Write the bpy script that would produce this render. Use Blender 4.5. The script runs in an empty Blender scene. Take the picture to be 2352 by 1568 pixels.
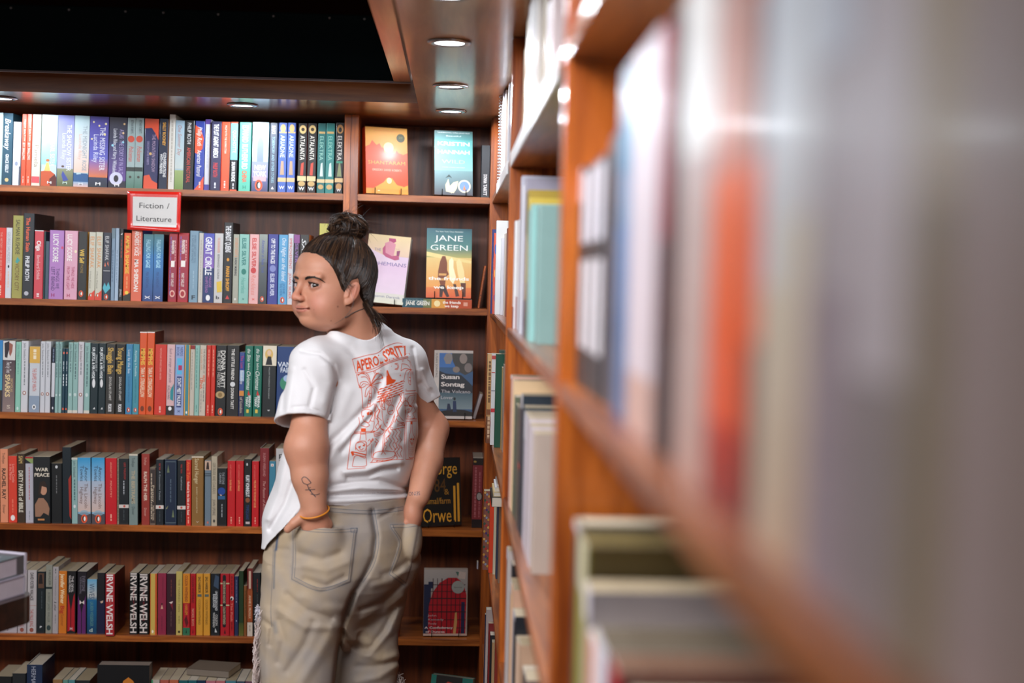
import bpy, bmesh, math, random
import numpy as np
from mathutils import Vector, Matrix
from mathutils.bvhtree import BVHTree
random.seed(7)
S = bpy.context.scene
COL = S.collection
# ------------------------------------------------------------------ camera
F = 3267.0
ROLL = 0.024
dx, dy = -131.0, 154.0
yx = dx*math.cos(ROLL)-dy*math.sin(ROLL); yy = dx*math.sin(ROLL)+dy*math.cos(ROLL)
YAW = math.atan(-yx/F); PITCH = math.atan(yy/F*math.cos(YAW))
CAM = Vector((0, 0, 1.55))
R3 = (Matrix.Rotation(-YAW, 3, 'Z') @ Matrix.Rotation(math.pi/2-PITCH, 3, 'X') @ Matrix.Rotation(ROLL, 3, 'Z'))
cd = bpy.data.cameras.new('camera'); cam = bpy.data.objects.new('camera', cd); COL.objects.link(cam)
cam.matrix_world = Matrix.Translation(CAM) @ R3.to_4x4()
cd.sensor_width = 36; cd.lens = 36*F/2352; cd.clip_start = 0.02
cd.dof.use_dof = True; cd.dof.focus_distance = 3.55; cd.dof.aperture_fstop = 2.6
S.camera = cam
def ray(u, v):
    return (R3 @ Vector(((u-1176)/F, -(v-784)/F, -1))).normalized()
def P(u, v, Y):
    """the point of depth Y that shows at photo pixel (u, v)"""
    d = ray(u, v); return CAM + d*(Y/d.y)
def PX(x, y, z):
    """numpy: world -> photo pixel"""
    M = np.array(R3.transposed(), dtype=np.float32)
    x, y, z = x-CAM.x, y-CAM.y, z-CAM.z
    a = M[0,0]*x+M[0,1]*y+M[0,2]*z; b = M[1,0]*x+M[1,1]*y+M[1,2]*z; c = -(M[2,0]*x+M[2,1]*y+M[2,2]*z)
    return 1176+F*a/c, 784-F*b/c
# ------------------------------------------------------------------ world, light, exposure
S.view_settings.view_transform = 'Standard'; S.view_settings.look = 'None'
S.view_settings.exposure = 0.0; S.view_settings.gamma = 1; S.view_settings.use_curve_mapping = False
w = bpy.data.worlds.new('world'); S.world = w; w.use_nodes = True
w.node_tree.nodes['Background'].inputs[0].default_value = (0.75, 0.82, 1.0, 1)
w.node_tree.nodes['Background'].inputs[1].default_value = 0.05
def lamp(kind, name, loc, energy, color=(1, 1, 1), rot=(0, 0, 0), **kw):
    l = bpy.data.lights.new(name, kind); l.energy = energy; l.color = color
    for k, v_ in kw.items(): setattr(l, k, v_)
    o = bpy.data.objects.new(name, l); COL.objects.link(o); o.location = loc; o.rotation_euler = rot
    return o
# unseen fill panels added behind and beside the camera (housings built further down)
FILL_PANELS = [(-0.80, 0.95), (-1.0, -0.9), (-2.1, 1.2)]
for x_, y_ in FILL_PANELS:
    th_ = math.radians(38) if y_ > 0 else 0.0
    lamp('AREA', 'fill_light', (x_, y_+(.014*math.sin(th_)), (2.335 if th_ == 0 else 2.225)-.014*math.cos(th_)), {0.95: 45, -0.9: 5, 1.2: 30}[y_], (0.95, 0.96, 1.0), (th_, 0, 0), shape='RECTANGLE', size=1.1, size_y=0.55)
SOF = 2.0           # underside of the soffit
SPOTS = [(-0.02, 3.94), (-0.02, 3.42), (-0.02, 2.78), (-0.02, 2.31), (-0.02, 1.72), (-0.02, 1.1), (-0.02, 0.4),
         (-0.59, 3.94), (-1.24, 3.94), (-1.9, 3.94)]
for x_, y_ in SPOTS:
    lamp('SPOT', 'downlight_beam', (x_, y_, SOF-0.006), 6.5 if y_ > 3.9 else (13 if y_ > 3 else (2.6 if y_ > 2.5 else (1.1 if y_ > 1.5 else 3.2))), (0.86, 0.93, 1.0), shadow_soft_size=0.022,
         spot_size=math.radians(176), spot_blend=0.08)
# ------------------------------------------------------------------ helpers
def s2l(c):
    return c/12.92 if c <= 0.04045 else ((c+0.055)/1.055)**2.4
def H(h):
    if len(h) == 3: h = ''.join(c*2 for c in h)
    return tuple(s2l(int(h[i:i+2], 16)/255) for i in (0, 2, 4))
def newmat(name):
    m = bpy.data.materials.new(name); m.use_nodes = True
    nt = m.node_tree; return m, nt, nt.nodes['Principled BSDF']
def nd(nt, t, **kw):
    n = nt.nodes.new(t)
    for k, v_ in kw.items(): setattr(n, k, v_)
    return n
def setin(n, **kw):
    for k, v_ in kw.items(): n.inputs[k.replace('_', ' ')].default_value = v_
def wood(name, c1, c2, axis, rough=0.33, coat=0.25, scale=1.0):
    m, nt, b = newmat(name)
    tc = nd(nt, 'ShaderNodeTexCoord'); mp = nd(nt, 'ShaderNodeMapping')
    sc = [26*scale, 26*scale, 26*scale]; sc[axis] = 1.6*scale
    mp.inputs['Scale'].default_value = sc
    n1 = nd(nt, 'ShaderNodeTexNoise'); setin(n1, Scale=2.2, Detail=7.0, Roughness=0.62, Distortion=0.6)
    n2 = nd(nt, 'ShaderNodeTexNoise'); setin(n2, Scale=0.5, Detail=2.0)
    r = nd(nt, 'ShaderNodeValToRGB'); r.color_ramp.elements[0].position = 0.36; r.color_ramp.elements[1].position = 0.66
    r.color_ramp.elements[0].color = (*H(c1), 1); r.color_ramp.elements[1].color = (*H(c2), 1)
    mx = nd(nt, 'ShaderNodeMix', data_type='RGBA', blend_type='MULTIPLY'); mx.inputs[0].default_value = 0.55
    r2 = nd(nt, 'ShaderNodeValToRGB'); r2.color_ramp.elements[0].position = 0.35; r2.color_ramp.elements[1].position = 0.6
    r2.color_ramp.elements[0].color = (0.55, 0.5, 0.5, 1)
    L = nt.links.new
    L(tc.outputs['Object'], mp.inputs[0]); L(mp.outputs[0], n1.inputs[0]); L(mp.outputs[0], n2.inputs[0])
    L(n1.outputs[0], r.inputs[0]); L(n2.outputs[0], r2.inputs[0]); L(r.outputs[0], mx.inputs[6]); L(r2.outputs[0], mx.inputs[7])
    L(mx.outputs[2], b.inputs['Base Color'])
    bp = nd(nt, 'ShaderNodeBump'); setin(bp, Strength=0.12, Distance=0.002); L(n1.outputs[0], bp.inputs['Height']); L(bp.outputs[0], b.inputs['Normal'])
    setin(b, Roughness=rough, Coat_Weight=coat, Coat_Roughness=0.12)
    return m
def plain(name, hexc, rough=0.5, metal=0.0, noise=0.0, coat=0.0, spec=0.5):
    m, nt, b = newmat(name); c = H(hexc)
    setin(b, Roughness=rough, Metallic=metal, Coat_Weight=coat)
    b.inputs['Specular IOR Level'].default_value = spec
    tc = nd(nt, 'ShaderNodeTexCoord'); n1 = nd(nt, 'ShaderNodeTexNoise'); setin(n1, Scale=18.0, Detail=4.0)
    r = nd(nt, 'ShaderNodeValToRGB')
    r.color_ramp.elements[0].color = tuple(x*(1-noise) for x in c)+(1,); r.color_ramp.elements[1].color = tuple(min(1, x*(1+noise)) for x in c)+(1,)
    nt.links.new(tc.outputs['Object'], n1.inputs[0]); nt.links.new(n1.outputs[0], r.inputs[0]); nt.links.new(r.outputs[0], b.inputs['Base Color'])
    return m
def attrmat(name, rough=0.4, coat=0.0, bump=0.0, bscale=400, noise=0.06, sss=0.0, weave=False):
    """colour comes from what is printed on / dyed into the thing (mesh attribute Col)"""
    m, nt, b = newmat(name); L = nt.links.new
    a = nd(nt, 'ShaderNodeAttribute', attribute_name='Col')
    tc = nd(nt, 'ShaderNodeTexCoord'); n1 = nd(nt, 'ShaderNodeTexNoise'); setin(n1, Scale=35.0, Detail=5.0)
    r = nd(nt, 'ShaderNodeMapRange'); r.inputs['To Min'].default_value = 1-noise; r.inputs['To Max'].default_value = 1+noise
    mx = nd(nt, 'ShaderNodeVectorMath', operation='SCALE')
    L(tc.outputs['Object'], n1.inputs[0]); L(n1.outputs[0], r.inputs[0]); L(a.outputs[0], mx.inputs[0]); L(r.outputs[0], mx.inputs[3]); L(mx.outputs[0], b.inputs['Base Color'])
    setin(b, Roughness=rough, Coat_Weight=coat, Coat_Roughness=0.15)
    if sss: setin(b, Subsurface_Weight=sss, Subsurface_Scale=0.006); b.inputs['Subsurface Radius'].default_value = (1, 0.35, 0.2)
    if bump:
        n2 = nd(nt, 'ShaderNodeTexNoise'); setin(n2, Scale=float(bscale), Detail=3.0); L(tc.outputs['Object'], n2.inputs[0])
        bp = nd(nt, 'ShaderNodeBump'); setin(bp, Strength=bump, Distance=0.001); L(n2.outputs[0], bp.inputs['Height']); L(bp.outputs[0], b.inputs['Normal'])
    return m
WX = wood('mahogany_grain_along', '7c3a14', 'cc7632', 0); WY = wood('mahogany_grain_deep', '6b2f0e', 'b86a2c', 1); WZ = wood('mahogany_upright', '7e3610', 'cc6e28', 2)
WB = wood('veneer_back', '4e2209', '88431a', 2, 0.45, 0.1, 0.7)
WS = wood('soffit_veneer', '7a4526', 'b0703f', 0, 0.3, 0.35, 0.45); WS2 = wood('soffit_veneer_deep', '94623c', 'c08a5a', 1, 0.34, 0.35, 0.45)
WD = wood('dark_wood', '1b0f0b', '3a1f16', 0, 0.3, 0.4)
COVER = attrmat('printed_cover', 0.42, 0.08); MATT = attrmat('matt_print', 0.55)
PAGES = attrmat('page_edges', 0.9, noise=0.1)
BLACKM = plain('black_wire', '101010', 0.35, 0.6); WHITEP = plain('white_plastic', 'e8e8ea', 0.35)
def mesh_obj(name, verts, faces, mat, parent=None, cols=None, smooth=False):
    me = bpy.data.meshes.new(name); me.from_pydata([tuple(v_) for v_ in verts], [], faces)
    if cols is not None:
        ca = me.color_attributes.new('Col', 'FLOAT_COLOR', 'CORNER'); arr = []
        for f, c in zip(faces, cols):
            if isinstance(c[0], (tuple, list)):
                for cc in c: arr += [cc[0], cc[1], cc[2], 1]
            else: arr += [c[0], c[1], c[2], 1]*len(f)
        ca.data.foreach_set('color', arr)
    me.materials.append(mat)
    if smooth: me.polygons.foreach_set('use_smooth', [True]*len(me.polygons))
    o = bpy.data.objects.new(name, me); COL.objects.link(o)
    if parent is not None: o.parent = parent
    return o
class MB:
    def __init__(s): s.v, s.f, s.c = [], [], []
    def add(s, vs, fs, col=(1, 1, 1)):
        n = len(s.v); s.v += [tuple(p) for p in vs]; s.f += [tuple(i+n for i in f) for f in fs]; s.c += [col]*len(fs)
    def quad(s, a, b, c, d, col=(1, 1, 1)): s.add([a, b, c, d], [(0, 1, 2, 3)], col)
    def box(s, x0, x1, y0, y1, z0, z1, col=(1, 1, 1), bev=0.0):
        if bev:
            bm = bmesh.new(); bmesh.ops.create_cube(bm, size=1)
            for q in bm.verts: q.co = Vector(((x0+x1)/2+q.co.x*(x1-x0), (y0+y1)/2+q.co.y*(y1-y0), (z0+z1)/2+q.co.z*(z1-z0)))
            bmesh.ops.bevel(bm, geom=bm.edges[:], offset=bev, segments=2, affect='EDGES')
            bm.verts.index_update(); s.add([q.co[:] for q in bm.verts], [tuple(q.index for q in f.verts) for f in bm.faces], col); bm.free(); return
        s.add([(x, y, z) for z in (z0, z1) for y in (y0, y1) for x in (x0, x1)],
              [(0, 2, 3, 1), (4, 5, 7, 6), (0, 1, 5, 4), (2, 6, 7, 3), (0, 4, 6, 2), (1, 3, 7, 5)], col)
    def tube(s, pts, r, n=8, col=(1, 1, 1), cap=True):
        pts = [Vector(p) for p in pts]; rs = r if isinstance(r, (list, tuple)) else [r]*len(pts); vs = []; fs = []
        prev = None
        for i, p in enumerate(pts):
            t = (pts[min(i+1, len(pts)-1)]-pts[max(i-1, 0)])
            t = t.normalized() if t.length > 1e-9 else Vector((0, 0, 1))
            if prev is None: a = t.orthogonal().normalized()
            else:
                a = prev-t*prev.dot(t); a = a.normalized() if a.length > 1e-6 else t.orthogonal().normalized()
            prev = a; b = t.cross(a)
            for k in range(n):
                q = 2*math.pi*k/n; vs.append(p+(a*math.cos(q)+b*math.sin(q))*rs[i])
        for i in range(len(pts)-1):
            for k in range(n):
                fs.append((i*n+k, i*n+(k+1) % n, (i+1)*n+(k+1) % n, (i+1)*n+k))
        if cap: fs += [tuple(range(n))[::-1], tuple((len(pts)-1)*n+k for k in range(n))]
        s.add(vs, fs, col)
    def prism(s, poly, z0, z1, col=(1, 1, 1)):
        n = len(poly)
        s.add([(x, y, z0) for x, y in poly]+[(x, y, z1) for x, y in poly],
              [tuple(range(n))[::-1], tuple(range(n, 2*n))]+[(i, (i+1) % n, n+(i+1) % n, n+i) for i in range(n)], col)
    def build(s, name, mat, parent=None, smooth=False, cols=True):
        return mesh_obj(name, s.v, s.f, mat, parent, s.c if cols else None, smooth)
def empty(name, loc, label=None, cat=None, group=None, rot=(0, 0, 0)):
    o = bpy.data.objects.new(name, None); COL.objects.link(o); o.location = loc; o.rotation_euler = rot; o.empty_display_size = 0.02
    if label: o['label'] = label; o['category'] = cat
    if group: o['group'] = group
    return o
def tag(o, label, cat, group=None):
    o['label'] = label; o['category'] = cat
    if group: o['group'] = group
    return o
# glyphs of the built-in font, once each
GL = {}
def glyphs():
    chars = [chr(i) for i in range(33, 127)]
    made = []
    for bold in (0, 1):
        for c in chars:
            for s_ in ('H'+c+'H', c):
                cu = bpy.data.curves.new('g', 'FONT'); cu.body = s_; cu.resolution_u = 2; cu.offset = 0.02 if bold else 0.0
                o = bpy.data.objects.new('g', cu); COL.objects.link(o); made.append((o, c, bold, s_))
    cu = bpy.data.curves.new('g', 'FONT'); cu.body = 'HH'; o = bpy.data.objects.new('g', cu); COL.objects.link(o); made.append((o, 'HH', 0, 'HH'))
    dg = bpy.context.evaluated_depsgraph_get(); W = {}
    for o, c, bold, s_ in made:
        me = o.evaluated_get(dg).to_mesh()
        vs = [(q.co.x, q.co.y) for q in me.vertices]
        if s_ == c and c != 'HH': GL[(c, bold)] = [vs, [tuple(p.vertices) for p in me.polygons], 0.5]
        else: W[(c, bold)] = max(x for x, y in vs)
        o.evaluated_get(dg).to_mesh_clear()
    hh = W[('HH', 0)]
    for (c, b_), g in GL.items(): g[2] = W[(c, b_)]-hh-(0.044 if b_ else 0)
    for o, c, bold, s_ in made:
        cu = o.data; bpy.data.objects.remove(o); bpy.data.curves.remove(cu)
glyphs()
def text2d(s_, bold=0, shear=0.0):
    """verts, faces in a unit frame: x 0..width, y 0..1 cap height"""
    vs, fs, x = [], [], 0.0
    for c in s_:
        if c == ' ': x += 0.32; continue
        g = GL.get((c, bold))
        if not g: x += .3; continue
        n = len(vs); vs += [(x+a+shear*b, b/0.73) for a, b in g[0]]; fs += [tuple(i+n for i in f) for f in g[1]]; x += g[2]
    return vs, fs, max(x, 0.1)
# ------------------------------------------------------------------ books
PAGE = [H('c9b89c'), H('b9a88c'), H('cfc3b0'), H('a89678')]
def deco(mb, spec, w_, h, y=-0.0004):
    """prints spec on the plane y, x 0..w, z 0..h (v counts from the top)"""
    for k, d in enumerate(x for x in spec.split('~') if x):
        y -= 0.00003
        kind = d[0]; body, _, txt = d[1:].partition(':'); a = (d[1:].lstrip(':') if kind == 'g' else body).split(',')
        if kind in 'tsBTi':
            cx, y0, y1, sz = map(float, a[:4]); col = H(a[4])
            if kind == 'i':
                yy_, L_ = y0, y1-y0; rnd = random.Random(hash((cx, y0, y1)) & 999)
                hh = sz*w_*0.55
                while yy_ < y1:
                    l_ = rnd.uniform(.004, .012)/h; l_ = min(l_, y1-yy_)
                    mb.quad((cx*w_-hh/2, y, h*(1-yy_-l_)), (cx*w_+hh/2, y, h*(1-yy_-l_)), (cx*w_+hh/2, y, h*(1-yy_)), (cx*w_-hh/2, y, h*(1-yy_)), col)
                    yy_ += l_+0.0022/h
                continue
            vs, fs, L = text2d(txt, 1 if kind in 'BT' else 0, 0.3 if kind == 's' else 0)
            sx = (y1-y0)*h/L; sh = sz*w_
            mb.add([(cx*w_-sh/2+q*sh, y, h*(1-y0)-p*sx) for p, q in vs], [f[::-1] for f in fs], col)
        elif kind in 'hb':      # upright text: cx, cy, width, height (all fractions of w)
            cx, cy, tw, th = map(float, a[:4]); vs, fs, L = text2d(txt, 1 if kind == 'b' else 0)
            mb.add([(cx*w_-tw*w_/2+p*tw*w_/L, y, h*(1-cy)-th*w_/2+q*th*w_) for p, q in vs], fs, H(a[4]))
        elif kind == 'r':
            x0, y0, x1, y1 = map(float, a[:4]); c = H(a[4]); c2 = H(a[5]) if len(a) > 5 else c
            mb.add([(x0*w_, y, h*(1-y1)), (x1*w_, y, h*(1-y1)), (x1*w_, y, h*(1-y0)), (x0*w_, y, h*(1-y0))], [(0, 1, 2, 3)], (c2, c2, c, c))
        elif kind == 'e':
            cx, cy, rx, ry = map(float, a[:4]); c = H(a[4]); n = 20
            mb.add([(cx*w_+rx*w_*math.cos(t*2*math.pi/n), y, h*(1-cy)+ry*w_*math.sin(t*2*math.pi/n)) for t in range(n)], [tuple(range(n))], c)
        elif kind == 'g':      # polygon: hex,x,y,x,y...
            q = list(map(float, a[1:])); mb.add([(q[i]*w_, y, h*(1-q[i+1])) for i in range(0, len(q), 2)], [tuple(range(len(q)//2))[::-1]], H(a[0]))
        elif kind == 'p':      # small oval publisher's mark
            cx, cy = float(a[0]), float(a[1]); c = H(a[2]) if len(a) > 2 else H('e4572e')
            cy = min(cy, 1-(.36*w_+.0012)/h)
            for (rx, ry, cc, ox_) in ((.24, .35, c, 0), (.13, .23, H('151515'), -.02), (.08, .18, H('f4f0ea'), .03)):
                y -= .00002
                mb.add([((cx+ox_)*w_+rx*w_*math.cos(t*math.pi/7), y, h*(1-cy)+ry*w_*math.sin(t*math.pi/7)) for t in range(14)], [tuple(range(14))], cc)
def make_book(loc, w_, h, d, col, spec='', side=None, rot=0.0, lean=0.0, name='book', label=None, group=None, page=None, hard=False, tilt=0.0, front='', mat=None):
    t = 0.0022 if hard else 0.0006; c = min(0.0016, w_*.2); side = side or col
    root = empty(name, (loc[0], loc[1], loc[2]+max(0, w_*math.sin(lean))), label, 'paper tag' if name == 'paper_tag' else 'book', group); root.rotation_euler = (tilt, lean, rot)
    o = MB(); ov = 0.003 if hard else 0
    pts = [(0, d), (0, c), (c*.4, c*.3), (c, 0), (w_-c, 0), (w_-c*.4, c*.3), (w_, c), (w_, d), (w_-t, d), (w_-t, t), (t, t), (t, d)]
    n = len(pts)
    o.add([(x, y, 0) for x, y in pts]+[(x, y, h) for x, y in pts], [(i, (i+1) % n, n+(i+1) % n, n+i) for i in range(n)], side)
    for i in (1, 2, 3, 4, 5): o.c[i] = col
    for b_ in (0, n):
        fs = [(0, 1, 10, 11), (6, 7, 8, 9), (1, 2, 3, 4, 5, 6, 9, 10)]
        o.add([(x, y, h if b_ else 0) for x, y in pts], [f if b_ == 0 else f[::-1] for f in fs], H('cfc8bd'))
    deco(o, spec, w_, h)
    if front:
        m2 = MB(); deco(m2, front, d, h)
        o.add([(w_-q[1], q[0], q[2]) for q in m2.v], m2.f, (1, 1, 1)); o.c[-len(m2.c):] = m2.c
    # fix corner colour lists for gradient quads
    o.build('cover', mat or COVER, root)
    p = MB(); e = 0.0004
    p.box(t+.0001, w_-t-.0001, t+.0001, d-(ov or e), (ov or 0.0003), h-(ov or e), page or random.choice(PAGE)); p.build('page_block', PAGES, root)
    return root
def X_at(u, v, Y): return P(u, v, Y).x
def Z_at(u, v, Y): return P(u, v, Y).z
SH = [1.773, 1.452, 1.127, 0.808, 0.488, 0.167]      # tops of the shelf boards
YF = 4.10                                             # front edge of the back bookcases
NAMES = ['top', 'second', 'third', 'fourth', 'fifth', 'lowest']
ALL = {}
def shelf_row(k, text, group, lean0, lean1):
    prev = None
    for ln in text.strip().split('\n'):
        f = ln.split('|'); xl, xr, top = map(float, f[0].split()[:3]); opts = dict(q.split('=') for q in f[0].split()[3:])
        hexc, cname, det, spec = f[1], f[2], f[3], f[4] if len(f) > 4 else ''
        Y = YF+0.012-float(opts.get('p', 0)); zb = SH[k]
        vb = 784
        # base row in pixels at this x
        for _ in range(3):
            vb = vb+(Z_at((xl+xr)/2, vb, Y)-zb)*F/Y
        x0, x1 = X_at(xl, vb, Y), X_at(xr, vb, Y); h = Z_at((xl+xr)/2, top, Y)-zb
        w_ = max(x1-x0-0.0002, 0.004); lean = lean0+(lean1-lean0)*xl/700
        drop = 0
        nb = 'at its left end' if prev is None else 'right of '+prev
        lab = '%s book %s, %s shelf, %s' % (cname, det, NAMES[k], nb)
        if len(lab.split()) > 16: print('LONG', lab)
        prev = cname if len(lab.split()) < 99 else cname
        sg = H(opts['s']) if 's' in opts else None
        make_book((x0, Y, zb+.0002), w_, h, float(opts.get('d', .127+.004*random.random())), H(hexc), spec, sg, 0, math.radians(lean), 'book', lab, group, H(opts['g']) if 'g' in opts else None, hard='H' in opts)
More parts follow.
